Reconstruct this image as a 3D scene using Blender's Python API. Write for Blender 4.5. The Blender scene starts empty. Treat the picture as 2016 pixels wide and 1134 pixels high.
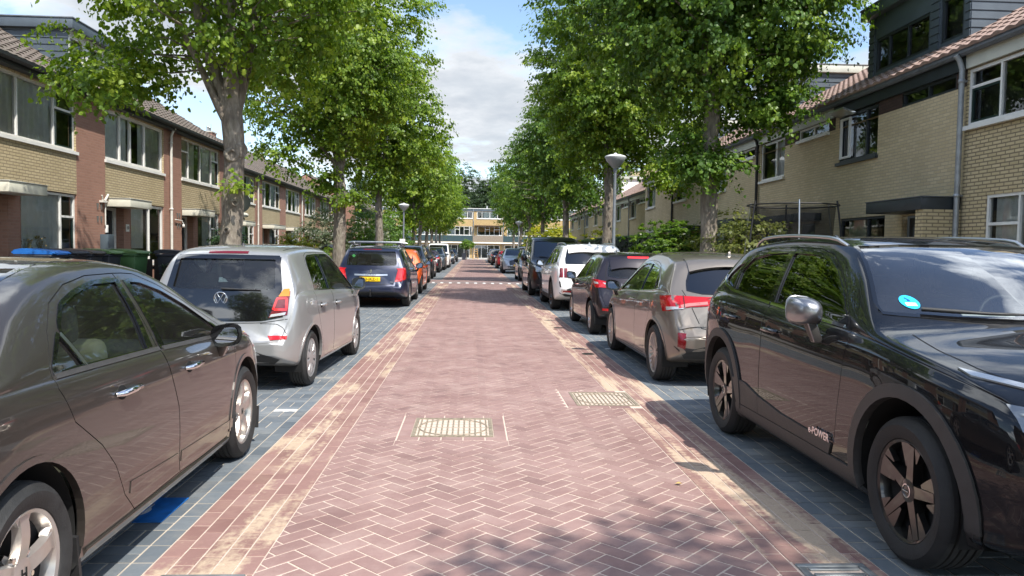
import bpy, bmesh, math, random
import numpy as np
from mathutils import Vector, Matrix
from mathutils.bvhtree import BVHTree
R = math.radians
rnd = random.Random(7)
SC = bpy.context.scene
COL = SC.collection

# ------------------------------------------------------------------ materials
def rgb(r, g, b):
    """sRGB 0-255 to linear"""
    f = lambda c: (c/255/12.92) if c/255 <= .04045 else ((c/255+.055)/1.055)**2.4
    return (f(r), f(g), f(b), 1)

def new_mat(name):
    m = bpy.data.materials.new(name); m.use_nodes = True
    nt = m.node_tree; nt.nodes.clear()
    out = nt.nodes.new('ShaderNodeOutputMaterial')
    return m, nt, out

def N(nt, typ, **kw):
    n = nt.nodes.new(typ)
    for k, v in kw.items():
        if k.startswith('i_'):
            n.inputs[int(k[2:]) if k[2:].isdigit() else k[2:].replace('_', ' ')].default_value = v
        else:
            setattr(n, k, v)
    return n

def L(nt, a, b):
    nt.links.new(a, b)

def mixc(nt, fac, a, b, blend='MIX'):
    n = nt.nodes.new('ShaderNodeMix'); n.data_type = 'RGBA'; n.blend_type = blend
    n.clamp_factor = True
    for sock, v in ((n.inputs[0], fac), (n.inputs[6], a), (n.inputs[7], b)):
        if hasattr(v, 'is_output'): nt.links.new(v, sock)
        else: sock.default_value = v
    return n.outputs[2]

def math_(nt, op, a, b=None, c=None, clamp=False):
    n = nt.nodes.new('ShaderNodeMath'); n.operation = op; n.use_clamp = clamp
    for i, v in enumerate((a, b, c)):
        if v is None: continue
        if hasattr(v, 'is_output'): nt.links.new(v, n.inputs[i])
        else: n.inputs[i].default_value = v
    return n.outputs[0]

def ramp(nt, fac, stops):
    n = nt.nodes.new('ShaderNodeValToRGB')
    el = n.color_ramp.elements
    while len(el) < len(stops): el.new(.5)
    for e, (p, c) in zip(el, stops):
        e.position = p; e.color = c if len(c) == 4 else (*c, 1)
    nt.links.new(fac, n.inputs[0])
    return n.outputs[0]

def noise(nt, vec, scale, detail=3, rough=.55, out=0):
    n = N(nt, 'ShaderNodeTexNoise'); n.inputs['Scale'].default_value = scale
    n.inputs['Detail'].default_value = detail; n.inputs['Roughness'].default_value = rough
    if vec is not None: nt.links.new(vec, n.inputs['Vector'])
    return n.outputs[out]

def coords(nt, kind='Object'):
    return nt.nodes.new('ShaderNodeTexCoord').outputs[kind]

def bump(nt, h, strength=.3, dist=.01):
    n = nt.nodes.new('ShaderNodeBump'); n.inputs['Strength'].default_value = strength
    n.inputs['Distance'].default_value = dist
    nt.links.new(h, n.inputs['Height']); return n.outputs[0]

def pbr(name, col, rough=.5, metal=0., coat=0., coat_rough=.03, spec=.5, var=0., vscale=6., bumps=0., bscale=40., emit=None):
    m, nt, out = new_mat(name)
    p = N(nt, 'ShaderNodeBsdfPrincipled')
    p.inputs['Base Color'].default_value = col if len(col) == 4 else (*col, 1)
    p.inputs['Roughness'].default_value = rough; p.inputs['Metallic'].default_value = metal
    p.inputs['Coat Weight'].default_value = coat; p.inputs['Coat Roughness'].default_value = coat_rough
    p.inputs['Specular IOR Level'].default_value = spec
    c = coords(nt)
    if var:
        f = noise(nt, c, vscale, 4)
        c1 = tuple(min(1, x*(1+var)) for x in col[:3])+(1,); c0 = tuple(x*(1-var) for x in col[:3])+(1,)
        L(nt, ramp(nt, f, [(.3, c0), (.7, c1)]), p.inputs['Base Color'])
        L(nt, math_(nt, 'MULTIPLY_ADD', f, .25, rough-.12, True), p.inputs['Roughness'])
    if bumps:
        L(nt, bump(nt, noise(nt, c, bscale, 3), bumps, .01), p.inputs['Normal'])
    L(nt, p.outputs[0], out.inputs[0])
    return m

def paint(name, col, metal=.0, rough=.4, dust=.06):
    """car paint: coloured base under a clear coat, a breath of road dust near the sills"""
    m, nt, out = new_mat(name)
    p = N(nt, 'ShaderNodeBsdfPrincipled')
    c = coords(nt)
    f = noise(nt, c, 900., 1)
    fl = mixc(nt, math_(nt, 'MULTIPLY', f, .35 if metal else .0), col, tuple(min(1, x*1.5+.003) for x in col[:3])+(1,))
    sep = N(nt, 'ShaderNodeSeparateXYZ'); L(nt, c, sep.inputs[0])
    low = math_(nt, 'MULTIPLY_ADD', sep.outputs[2], -2.2, 1.15, True)
    d = math_(nt, 'MULTIPLY', math_(nt, 'MULTIPLY', low, noise(nt, c, 5., 5)), dust*4, clamp=True)
    d = math_(nt, 'ADD', d, math_(nt, 'MULTIPLY', noise(nt, c, 2.3, 6), dust*.25))
    L(nt, mixc(nt, d, fl, (.20, .17, .14, 1)), p.inputs['Base Color'])
    p.inputs['Metallic'].default_value = metal; p.inputs['Roughness'].default_value = rough
    p.inputs['Coat Weight'].default_value = 1.0; p.inputs['Specular IOR Level'].default_value = .1 if not metal else .35
    L(nt, math_(nt, 'MULTIPLY_ADD', d, .22, .012), p.inputs['Coat Roughness'])
    L(nt, p.outputs[0], out.inputs[0])
    return m

def glassy(name, tint, refl=1.0, film=0.0):
    """thin pane: tinted see-through sheet with a mirror film by Fresnel"""
    m, nt, out = new_mat(name)
    t = N(nt, 'ShaderNodeBsdfTransparent'); t.inputs[0].default_value = tint
    g = N(nt, 'ShaderNodeBsdfGlossy'); g.inputs['Roughness'].default_value = .015
    g.inputs[0].default_value = (.95, .97, 1, 1)
    f = N(nt, 'ShaderNodeFresnel'); f.inputs[0].default_value = 1.55
    fac = math_(nt, 'MULTIPLY_ADD', f.outputs[0], 1.5*refl, .03*refl, True)
    mx = N(nt, 'ShaderNodeMixShader'); L(nt, fac, mx.inputs[0]); L(nt, t.outputs[0], mx.inputs[1]); L(nt, g.outputs[0], mx.inputs[2])
    last = mx.outputs[0]
    if film:
        df = N(nt, 'ShaderNodeBsdfDiffuse'); df.inputs[0].default_value = (.45, .43, .40, 1)
        m2 = N(nt, 'ShaderNodeMixShader')
        L(nt, math_(nt, 'MULTIPLY', noise(nt, coords(nt), 4., 5), film), m2.inputs[0])
        L(nt, last, m2.inputs[1]); L(nt, df.outputs[0], m2.inputs[2]); last = m2.outputs[0]
    L(nt, last, out.inputs[0])
    return m

# ------------------------------------------------------------------ tagging
def tag(o, label=None, cat=None, group=None, kind=None):
    if label: o['label'] = label
    if cat: o['category'] = cat
    if group: o['group'] = group
    if kind: o['kind'] = kind
    return o

def empty(name, loc=(0, 0, 0), rz=0., parent=None):
    o = bpy.data.objects.new(name, None); COL.objects.link(o)
    o.location = loc; o.rotation_euler = (0, 0, rz); o.empty_display_size = .2
    if parent: o.parent = parent
    return o

def link(name, me, parent=None, loc=None, rot=None):
    o = bpy.data.objects.new(name, me); COL.objects.link(o)
    if parent: o.parent = parent
    if loc: o.location = loc
    if rot: o.rotation_euler = rot
    return o

KIDS = {}
def children(o):
    return [c for c in o.children]

def dup_tree(o, parent=None, swap=None, skip=()):
    c = o.copy(); COL.objects.link(c)
    if parent: c.parent = parent; c.matrix_parent_inverse = o.matrix_parent_inverse.copy()
    if swap and c.type == 'MESH' and any(mm in swap for mm in c.data.materials):
        key = (c.data.name, tuple(sorted((a.name, b.name) for a, b in swap.items())))
        if key not in KIDS:
            me = c.data.copy()
            for i, mm in enumerate(me.materials):
                if mm in swap: me.materials[i] = swap[mm]
            KIDS[key] = me
        c.data = KIDS[key]
    for ch in list(o.children):
        if ch.name.split('.')[0] in skip: continue
        dup_tree(ch, c, swap, skip)
    return c

def delete_tree(o):
    for ch in list(o.children): delete_tree(ch)
    bpy.data.objects.remove(o)

# ------------------------------------------------------------------ mesh builder
class MB:
    def __init__(s): s.v = []; s.f = []; s.m = []; s.s = []
    def add(s, vs, fs, m=0, smooth=False):
        o = len(s.v); s.v.extend([tuple(v) for v in vs])
        for f in fs:
            s.f.append(tuple(i+o for i in f)); s.m.append(m); s.s.append(smooth)
        return s
    def box(s, c, d, m=0, rot=None):
        x, y, z = d[0]/2, d[1]/2, d[2]/2
        vs = [Vector((a*x, b*y, e*z)) for a in (-1, 1) for b in (-1, 1) for e in (-1, 1)]
        if rot is not None: vs = [rot @ v for v in vs]
        vs = [v+Vector(c) for v in vs]
        return s.add(vs, [(0, 1, 3, 2), (4, 6, 7, 5), (0, 4, 5, 1), (2, 3, 7, 6), (0, 2, 6, 4), (1, 5, 7, 3)], m)
    def box2(s, a, b, m=0):
        return s.box([(a[i]+b[i])/2 for i in range(3)], [abs(b[i]-a[i]) for i in range(3)], m)
    def quad(s, a, b, c, d, m=0): return s.add([a, b, c, d], [(0, 1, 2, 3)], m)
    def prism(s, poly, fn, a, b, m=0, smooth=False):
        """poly: 2D list, fn(u,v,t)->3D, extruded t=a..b"""
        n = len(poly)
        vs = [fn(u, v, a) for u, v in poly]+[fn(u, v, b) for u, v in poly]
        s.add(vs, [tuple(range(n-1, -1, -1)), tuple(range(n, 2*n))], m)
        s.add(vs, [(i, (i+1) % n, n+(i+1) % n, n+i) for i in range(n)], m, smooth)
        return s
    def tube(s, path, rad, n=8, m=0, caps=True, smooth=True):
        P = [Vector(p) for p in path]; k = len(P)
        rad = rad if isinstance(rad, (list, tuple)) else [rad]*k
        vs = []; prev = None
        for i, p in enumerate(P):
            t = (P[min(i+1, k-1)]-P[max(i-1, 0)])
            if t.length < 1e-9: t = Vector((0, 0, 1))
            t.normalize()
            if prev is None:
                u = t.orthogonal().normalized()
            else:
                u = prev-t*prev.dot(t)
                u = u.normalized() if u.length > 1e-6 else t.orthogonal().normalized()
            prev = u; w = t.cross(u)
            for j in range(n):
                a = 2*math.pi*j/n
                vs.append(p+(u*math.cos(a)+w*math.sin(a))*rad[i])
        fs = [(i*n+j, i*n+(j+1) % n, (i+1)*n+(j+1) % n, (i+1)*n+j) for i in range(k-1) for j in range(n)]
        s.add(vs, fs, m, smooth)
        if caps:
            s.add(vs[:n], [tuple(range(n-1, -1, -1))], m); s.add(vs[-n:], [tuple(range(n))], m)
        return s
    def lathe(s, prof, n=24, m=0, org=(0, 0, 0), axis='z', smooth=True, close=False):
        """prof: (r,h) list; revolve about axis through org"""
        vs = []; o = Vector(org)
        for r, h in prof:
            for j in range(n):
                a = 2*math.pi*j/n; c, d = r*math.cos(a), r*math.sin(a)
                vs.append(o+Vector({'z': (c, d, h), 'x': (h, c, d), 'y': (d, h, c)}[axis]))
        k = len(prof)
        fs = [(i*n+j, i*n+(j+1) % n, ((i+1) % k)*n+(j+1) % n, ((i+1) % k)*n+j) for i in range(k if close else k-1) for j in range(n)]
        return s.add(vs, fs, m, smooth)
    def mesh(s, name, mats):
        me = bpy.data.meshes.new(name)
        me.from_pydata(s.v, [], s.f)
        for mm in mats: me.materials.append(mm)
        me.polygons.foreach_set('material_index', s.m)
        me.polygons.foreach_set('use_smooth', s.s)
        me.update()
        return me
    def build(s, name, mats, parent=None, loc=None, bevel=0, seg=2, merge=False, auto=None):
        mats = mats if isinstance(mats, (list, tuple)) else [mats]
        me = s.mesh(name, mats)
        if bevel or merge:
            bm = bmesh.new(); bm.from_mesh(me)
            if merge: bmesh.ops.remove_doubles(bm, verts=bm.verts, dist=1e-5)
            if bevel:
                ed = [e for e in bm.edges if len(e.link_faces) == 2 and e.calc_face_angle(0) > .6]
                bmesh.ops.bevel(bm, geom=ed, offset=bevel, segments=seg, affect='EDGES', profile=.5)
                for f in bm.faces: f.smooth = True
            bm.to_mesh(me); bm.free()
        if bevel: me.set_sharp_from_angle(angle=R(50))
        if auto: me.set_sharp_from_angle(angle=R(auto))
        return link(name, me, parent, loc)

def pchip(pts):
    """monotone cubic through (x,y) points"""
    pts = sorted(pts)
    x = np.array([p[0] for p in pts], float); y = np.array([p[1] for p in pts], float)
    if len(x) == 1: return lambda t: y[0]+0*np.asarray(t, float)
    h = np.diff(x); dl = np.diff(y)/h; m = np.zeros(len(x))
    for i in range(1, len(x)-1):
        if dl[i-1]*dl[i] > 0:
            w1 = 2*h[i]+h[i-1]; w2 = h[i]+2*h[i-1]
            m[i] = (w1+w2)/(w1/dl[i-1]+w2/dl[i])
    m[0] = dl[0]; m[-1] = dl[-1]
    def f(t):
        t = np.clip(np.asarray(t, float), x[0], x[-1])
        i = np.clip(np.searchsorted(x, t, 'right')-1, 0, len(x)-2)
        s = (t-x[i])/h[i]
        return (y[i]*(1+2*s)*(1-s)**2+m[i]*h[i]*s*(1-s)**2+y[i+1]*s*s*(3-2*s)+m[i+1]*h[i]*s*s*(s-1))
    return f

def resample(P, n):
    P = [np.array(p, float) for p in P]
    if len(P) == 1: return [P[0]]*(n+1)
    d = [0]
    for a, b in zip(P, P[1:]): d.append(d[-1]+np.linalg.norm(b-a))
    d = np.array(d); out = []
    for t in np.linspace(0, d[-1], n+1):
        i = min(max(int(np.searchsorted(d, t, 'right'))-1, 0), len(P)-2)
        s = (t-d[i])/max(d[i+1]-d[i], 1e-9); out.append(P[i]*(1-s)+P[i+1]*s)
    return out

def text_mesh(body, size=.1, extrude=.002, bold=0., spacing=1.0):
    cu = bpy.data.curves.new('txt', 'FONT'); cu.body = body; cu.size = size; cu.extrude = extrude
    cu.align_x = 'CENTER'; cu.align_y = 'CENTER'; cu.offset = bold; cu.space_character = spacing; cu.resolution_u = 3
    o = bpy.data.objects.new('txt', cu); COL.objects.link(o)
    dg = bpy.context.evaluated_depsgraph_get(); dg.update()
    me = bpy.data.meshes.new_from_object(o.evaluated_get(dg))
    bpy.data.objects.remove(o); bpy.data.curves.remove(cu)
    return me

def text_obj(name, body, size, mat, parent, loc, rot, **kw):
    me = text_mesh(body, size, **kw); me.materials.clear(); me.materials.append(mat); me.name = name
    return link(name, me, parent, loc, rot)
# ------------------------------------------------------------------ paving: every brick is real
XL0, XL1, XR0, XR1 = -1.45, -.96, 1.44, 1.94   # red band | road | red band
ROAD_END = 117.

def brick_mat(name, cols, sand, patch=0., psc=(1.3, .5), seed=0., rough=.75, pcol=None):
    """fired paver: tone per brick, mottled face, joint sand left lying in drifts"""
    m, nt, out = new_mat(name)
    p = N(nt, 'ShaderNodeBsdfPrincipled')
    at = N(nt, 'ShaderNodeAttribute', attribute_name='tone')
    geo = N(nt, 'ShaderNodeNewGeometry'); pos = geo.outputs['Position']
    c = ramp(nt, at.outputs['Fac'], [(i/(len(cols)-1), q) for i, q in enumerate(cols)])
    f = noise(nt, pos, 18., 5, .65)
    c = mixc(nt, math_(nt, 'MULTIPLY', f, .55), c, tuple(x*.72 for x in cols[0][:3])+(1,))
    bl = noise(nt, pos, 1.1, 4)
    c = mixc(nt, math_(nt, 'MULTIPLY_ADD', bl, .7, -.22, True), c, tuple(min(1, x*1.25+.035) for x in cols[-1][:3])+(1,))
    st = noise(nt, pos, .75, 4, .5)
    c = mixc(nt, math_(nt, 'MULTIPLY_ADD', st, 2.6, -1.72, True), c, tuple(x*.5 for x in cols[0][:3])+(1,))
    # pale sand dust on the face and drifts of bedding sand
    d = math_(nt, 'MULTIPLY_ADD', noise(nt, pos, 2.6, 6, .7), 1.5, -.72, True)
    c = mixc(nt, math_(nt, 'MULTIPLY', d, .55), c, sand)
    if patch:
        mp = N(nt, 'ShaderNodeMapping'); mp.inputs['Scale'].default_value = (psc[0], psc[1], 1); mp.inputs['Location'].default_value = (seed, seed*1.7, 0)
        L(nt, pos, mp.inputs[0])
        q = noise(nt, mp.outputs[0], 1., 6, .62)
        q2 = math_(nt, 'ADD', math_(nt, 'MULTIPLY_ADD', at.outputs['Fac'], .08, q), math_(nt, 'MULTIPLY_ADD', noise(nt, pos, 24., 5), .26, -.17))
        k = math_(nt, 'MULTIPLY', math_(nt, 'SUBTRACT', q2, 1-patch), 10., clamp=True)
        g = ramp(nt, noise(nt, pos, 90., 4), [(.3, tuple(x*.80 for x in sand[:3])+(1,)), (.7, sand)])
        c = mixc(nt, math_(nt, 'MULTIPLY', k, .9), c, pcol or g)
        h = math_(nt, 'ADD', math_(nt, 'MULTIPLY', k, 1.3), math_(nt, 'MULTIPLY', noise(nt, pos, 55., 4), .8))
    else:
        h = noise(nt, pos, 70., 4)
    L(nt, c, p.inputs['Base Color'])
    L(nt, math_(nt, 'MULTIPLY_ADD', f, .25, rough-.12, True), p.inputs['Roughness'])
    p.inputs['Specular IOR Level'].default_value = .35
    L(nt, bump(nt, h, .35, .006), p.inputs['Normal'])
    L(nt, p.outputs[0], out.inputs[0]); return m



def clip_poly(P, x0, x1, y0, y1):
    def cut(P, ax, v, s):
        out = []
        for i in range(len(P)):
            a, b = P[i-1], P[i]
            da, db = s*(a[ax]-v), s*(b[ax]-v)
            if (da < 0) != (db < 0):
                t = da/(da-db); out.append((a[0]+(b[0]-a[0])*t, a[1]+(b[1]-a[1])*t))
            if db >= 0: out.append(b)
        return out
    for ax, v, s in ((0, x0, 1), (0, x1, -1), (1, y0, 1), (1, y1, -1)):
        P = cut(P, ax, v, s)
        if len(P) < 3: return []
    return P

def bricks_mesh(name, polys, mats, mi=None, z=0., skirt_y=30., jit=.0009, seed=1):
    """polys: list of 2D polygons (already shrunk by the joint); tops slightly tilted, chamfered skirts near the viewer"""
    rg = random.Random(seed); V, F, T, MI = [], [], [], []
    for qi, P in enumerate(polys):
        cx = sum(p[0] for p in P)/len(P); cy = sum(p[1] for p in P)/len(P)
        n = len(P); t = min(1, max(0, rg.gauss(.5, .22))); o = len(V)
        near = cy < skirt_y
        tx, ty, dz = rg.uniform(-1, 1)*.005, rg.uniform(-1, 1)*.005, rg.uniform(-1, 1)*jit
        hz = lambda x, y: z+dz+(x-cx)*tx+(y-cy)*ty
        mm = mi[qi] if mi else 0
        if near:
            k = .003
            inn = []
            for x, y in P:
                dx, dy = cx-x, cy-y; l = math.hypot(dx, dy) or 1
                inn.append((x+dx/l*k*1.4, y+dy/l*k*1.4))
            V += [(x, y, hz(x, y)) for x, y in inn]+[(x, y, hz(x, y)-.0016) for x, y in P]+[(x, y, z-.010) for x, y in P]
            F.append(tuple(range(o, o+n))); T.append(t); MI.append(mm)
            for r in (0, 1):
                for i in range(n):
                    j = (i+1) % n
                    F.append((o+r*n+i, o+(r+1)*n+i, o+(r+1)*n+j, o+r*n+j)); T.append(t); MI.append(mm)
        else:
            V += [(x, y, hz(x, y)) for x, y in P]; F.append(tuple(range(o, o+n))); T.append(t); MI.append(mm)
    me = bpy.data.meshes.new(name); me.from_pydata(V, [], F)
    for m in mats: me.materials.append(m)
    me.polygons.foreach_set('material_index', MI)
    a = me.attributes.new('tone', 'FLOAT', 'FACE'); a.data.foreach_set('value', T)
    me.update(); return link(name, me)

def rect_brick(x0, x1, y0, y1, g=.0045):
    return [(x0+g, y0+g), (x1-g, y0+g), (x1-g, y1-g), (x0+g, y1-g)]

def area2(P): return abs(sum(P[i-1][0]*P[i][1]-P[i][0]*P[i-1][1] for i in range(len(P))))/2

def cut_out(polys, holes, gap=.004):
    """polygons with rectangular openings taken out of them"""
    for (x0, x1, y0, y1) in holes:
        out = []
        for P in polys:
            xs = [p[0] for p in P]; ys = [p[1] for p in P]
            if max(xs) <= x0 or min(xs) >= x1 or max(ys) <= y0 or min(ys) >= y1: out.append(P); continue
            for c in ((-99, x0-gap, -999, 999), (x1+gap, 99, -999, 999), (x0, x1, -999, y0-gap), (x0, x1, y1+gap, 999)):
                Q = clip_poly(P, *c)
                if len(Q) >= 3 and area2(Q) > .0006: out.append(Q)
        polys = out
    return polys

def herring_fast(x0, x1, y0, y1, w=.102, g=.0044):
    out = []; c = math.cos(math.pi/4); ox, oy = (x0+x1)/2, y0
    # walk rows along the road: s=i+j (forward), d=i-j (sideways)
    dmax = int((x1-x0)/2/c/w)+3; smax = int((y1-y0)/c/w)+4
    rot = lambda a, b: (ox+(a-b)*c, oy+(a+b)*c)
    for sidx in range(-4, smax):
        for dd in range(-dmax, dmax+1):
            if (sidx+dd) % 2: continue
            i, j = (sidx+dd)//2, (sidx-dd)//2
            k = dd % 4
            if k == 0: q = (i*w+g, j*w+g, (i+2)*w-g, (j+1)*w-g)
            elif k == 3: q = (i*w+g, j*w+g, (i+1)*w-g, (j+2)*w-g)
            else: continue
            P = [rot(q[0], q[1]), rot(q[2], q[1]), rot(q[2], q[3]), rot(q[0], q[3])]
            if min(p[0] for p in P) < x0 or max(p[0] for p in P) > x1 or min(p[1] for p in P) < y0 or max(p[1] for p in P) > y1:
                P = clip_poly(P, x0+.002, x1-.002, y0, y1)
                if len(P) < 3: continue
            ar = abs(sum(P[q-1][0]*P[q][1]-P[q][0]*P[q-1][1] for q in range(len(P))))/2
            if ar > .0008: out.append(P)
    return out

LINES_L = [7.05+5.65*i for i in range(18)]
LINES_R = [6.0+5.6*i for i in range(18)]

def build_ground():
    # earth, one sheet to the horizon
    m, nt, out = new_mat('earth_and_lawn'); p = N(nt, 'ShaderNodeBsdfPrincipled'); p.inputs['Roughness'].default_value = .95
    geo = N(nt, 'ShaderNodeNewGeometry'); pos = geo.outputs['Position']
    L(nt, ramp(nt, noise(nt, pos, .6, 6), [(.35, (.10, .085, .055, 1)), (.55, (.055, .075, .025, 1)), (.8, (.075, .095, .03, 1))]), p.inputs['Base Color'])
    L(nt, p.outputs[0], out.inputs[0])
    b = MB(); b.quad((-900, -300, -.035), (900, -300, -.035), (900, 1800, -.035), (-900, 1800, -.035)); tag(b.build('ground', m), kind='structure')
    # sand bed seen in the joints
    sm, nt, out = new_mat('joint_sand'); p = N(nt, 'ShaderNodeBsdfPrincipled'); p.inputs['Roughness'].default_value = .95
    geo = N(nt, 'ShaderNodeNewGeometry'); pos = geo.outputs['Position']
    L(nt, ramp(nt, noise(nt, pos, 120., 3), [(.3, (.46, .36, .29, 1)), (.7, (.62, .51, .43, 1))]), p.inputs['Base Color'])
    L(nt, p.outputs[0], out.inputs[0])
    b = MB(); b.quad((XL0-.002, -40, -.0026), (XR1+.002, -40, -.0026), (XR1+.002, ROAD_END, -.0026), (XL0-.002, ROAD_END, -.0026)); tag(b.build('road_bed', sm), kind='structure')
    sd, nt, out = new_mat('bay_joint_sand'); p = N(nt, 'ShaderNodeBsdfPrincipled'); p.inputs['Roughness'].default_value = .95
    geo = N(nt, 'ShaderNodeNewGeometry'); pos = geo.outputs['Position']
    L(nt, ramp(nt, noise(nt, pos, 1.6, 5), [(.3, (.26, .235, .20, 1)), (.62, (.50, .43, .34, 1))]), p.inputs['Base Color'])
    L(nt, p.outputs[0], out.inputs[0])
    for x0, x1 in ((-3.62, XL0-.002), (XR1+.002, 4.02)):
        b = MB(); b.quad((x0, -6, -.003), (x1, -6, -.003), (x1, ROAD_END, -.003), (x0, ROAD_END, -.003)); tag(b.build('bay_bed', sd), kind='structure')
    red = brick_mat('road_brick', [(.205, .122, .112, 1), (.275, .168, .150, 1), (.325, .212, .190, 1)], (.62, .50, .43, 1), rough=.72)
    band_l = brick_mat('band_brick_left', [(.20, .105, .090, 1), (.265, .150, .130, 1), (.32, .195, .172, 1)], (.54, .42, .30, 1), patch=.495, psc=(2.6, .62), seed=3.4)
    band_r = brick_mat('band_brick_right', [(.20, .105, .090, 1), (.265, .150, .130, 1), (.32, .195, .172, 1)], (.56, .43, .31, 1), patch=.492, psc=(4.2, .36), seed=8.1)
    grey = brick_mat('bay_brick', [(.078, .094, .110, 1), (.125, .146, .165, 1), (.18, .20, .215, 1)], (.50, .44, .35, 1), patch=.34, psc=(1.1, .55), seed=1.2, rough=.78)
    white = pbr('marking_white', (.55, .54, .52, 1), .7, var=.35, vscale=14)
    black = pbr('hump_black', (.05, .05, .052, 1), .7, var=.3, vscale=9)
    openings = [(-.568, .298, 5.872, 6.748), (.922, 1.632, 7.112, 8.008), (-1.36, -.99, 2.98, 3.42), (1.55, 1.88, 3.0, 3.50)]
    H0, H1 = 33.4, 36.6
    hp = herring_fast(XL1, XR0, 2.2, H0)+herring_fast(XL1, XR0, H1, ROAD_END)+herring_fast(XL1, XR0, -38, 2.2)
    tag(bricks_mesh('road', cut_out(hp, openings), [red], z=0., skirt_y=22, seed=3), kind='structure')
    # raised speed table: sloping ramps chequered white and black, bricks on top
    hh = .055; b = MB(); n = 34; xa, xb = XL0-.4, XR1+.4
    for i in range(n):
        x0 = xa+(xb-xa)*i/n; x1 = xa+(xb-xa)*(i+1)/n
        for (y0, y1, z0, z1) in ((H0, H0+.9, 0, hh), (H1-.9, H1, hh, 0)):
            ym, zm = (y0+y1)/2, (z0+z1)/2
            b.quad((x0, y0, z0+.003), (x1, y0, z0+.003), (x1, ym, zm+.003), (x0, ym, zm+.003), 1 if i % 3 == 1 else 0); b.quad((x0, ym, zm+.003), (x1, ym, zm+.003), (x1, y1, z1+.003), (x0, y1, z1+.003), 0)
    for x in (xa, xb): b.add([(x, H0, 0), (x, H0+.9, hh), (x, H1-.9, hh), (x, H1, 0)], [(0, 1, 2, 3)], 0)
    tag(b.build('speed_hump_ramp', [pbr('hump_brick', (.20, .15, .14, 1), .8, var=.3, vscale=9), white]), kind='structure')
    tag(bricks_mesh('speed_hump', herring_fast(XL0-.4, XR1+.4, H0+.9, H1-.9), [red], z=hh, skirt_y=0, seed=5), kind='structure')
    # red bands, five stretcher rows
    for nm, x0, x1, mat, sd_ in (('left', XL0, XL1, band_l, 11), ('right', XR0, XR1, band_r, 12)):
        ps = []; n = 5; w = (x1-x0)/n
        for r in range(n):
            y = -6-.1*(r % 2)
            while y < ROAD_END:
                ps.append(rect_brick(x0+r*w, x0+(r+1)*w, max(y, -6), y+.205, .0045)); y += .205
        tag(bricks_mesh('kerb_band', cut_out(ps, openings), [mat], z=.001, skirt_y=22, seed=sd_), kind='structure')
    # grey parking bays: one guiding row, then two-by-two basket work; white bricks between the bays
    for sg, xin, xout, lines, sd_ in ((-1, XL0, -3.60, LINES_L, 21), (1, XR1, 4.00, LINES_R, 22)):
        ps, mm = [], []; w = .104
        y = -6.
        while y < ROAD_END:
            for r in range(1):
                a, c = sorted((xin+sg*r*w, xin+sg*(r+1)*w)); ps.append(rect_brick(a, c, y, y+.208, .0054)); mm.append(0)
            y += .208
        xs = xin+sg*w; nb = int(abs(xout-xs)/(2*w))
        ny = int((ROAD_END+6)/(2*w))
        for iy in range(ny):
            y0 = -6+iy*2*w
            isl = any(abs(y0+w-l) < w for l in lines)
            for ix in range(nb):
                a, c = sorted((xs+sg*ix*2*w, xs+sg*(ix+1)*2*w))
                m_ = 1 if isl and ix % 2 == 0 and ix < nb-1 else 0
                if (ix+iy) % 2:
                    ps.append(rect_brick(a, a+w, y0, y0+2*w, .0054)); ps.append(rect_brick(a+w, c, y0, y0+2*w, .0054))
                    mm += [0, 0]
                else:
                    ps.append(rect_brick(a, c, y0, y0+w, .0054)); ps.append(rect_brick(a, c, y0+w, y0+2*w, .0054))
                    mm += [m_, 0]
        tag(bricks_mesh('parking_bay', ps, [grey, white], mm, z=.001, skirt_y=20, seed=sd_), kind='structure')
    # kerb, verge and pavement behind the bays
    kerbm = pbr('kerb_concrete', (.30, .29, .27, 1), .85, var=.2, bumps=.3)
    pave = brick_mat('pavement_tile', [(.22, .21, .195, 1), (.28, .27, .25, 1), (.33, .32, .30, 1)], (.42, .38, .30, 1))
    verge = pbr('verge_soil', (.075, .065, .04, 1), .95, var=.5, vscale=3, bumps=.6, bscale=20)
    for sg, k0, v1, p1 in ((-1, 3.62, 4.7, 6.3), (1, 4.02, 5.1, 6.6)):
        b = MB(); b.box2((sg*k0, -6, -.02), (sg*(k0+.12), ROAD_END, .11)); tag(b.build('kerb', kerbm, bevel=.012), kind='structure')
        b = MB(); b.quad((sg*(k0+.12), -6, .09), (sg*v1, -6, .09), (sg*v1, ROAD_END, .09), (sg*(k0+.12), ROAD_END, .09)); tag(b.build('verge', verge), kind='structure')
        ps = []; y = -6
        while y < ROAD_END:
            x = v1
            while x < p1-.01:
                a, c = sorted((sg*x, sg*(x+.3))); ps.append(rect_brick(a, c, y, y+.3, .003)); x += .3
            y += .3
        tag(bricks_mesh('pavement', ps, [pave], z=.12, skirt_y=0, seed=31), kind='structure')
        b = MB(); b.quad((sg*p1, -6, .085), (sg*13.5, -6, .085), (sg*13.5, ROAD_END-2, .085), (sg*p1, ROAD_END-2, .085)); tag(b.build('garden_soil', verge), kind='structure')
    # cross street at the end
    b = MB(); b.quad((-60, ROAD_END, 0.0), (60, ROAD_END, 0.0), (60, ROAD_END+5.5, 0.0), (-60, ROAD_END+5.5, 0.0)); tag(b.build('cross_street', pbr('cross_street_paving', (.26, .22, .20, 1), .85, var=.15)), kind='structure')
    b = MB(); b.box2((-60, ROAD_END+5.5, -.02), (60, ROAD_END+9.5, .12)); tag(b.build('cross_pavement', pbr('cross_pavement_tile', (.34, .33, .31, 1), .85, var=.1)), kind='structure')

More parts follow.
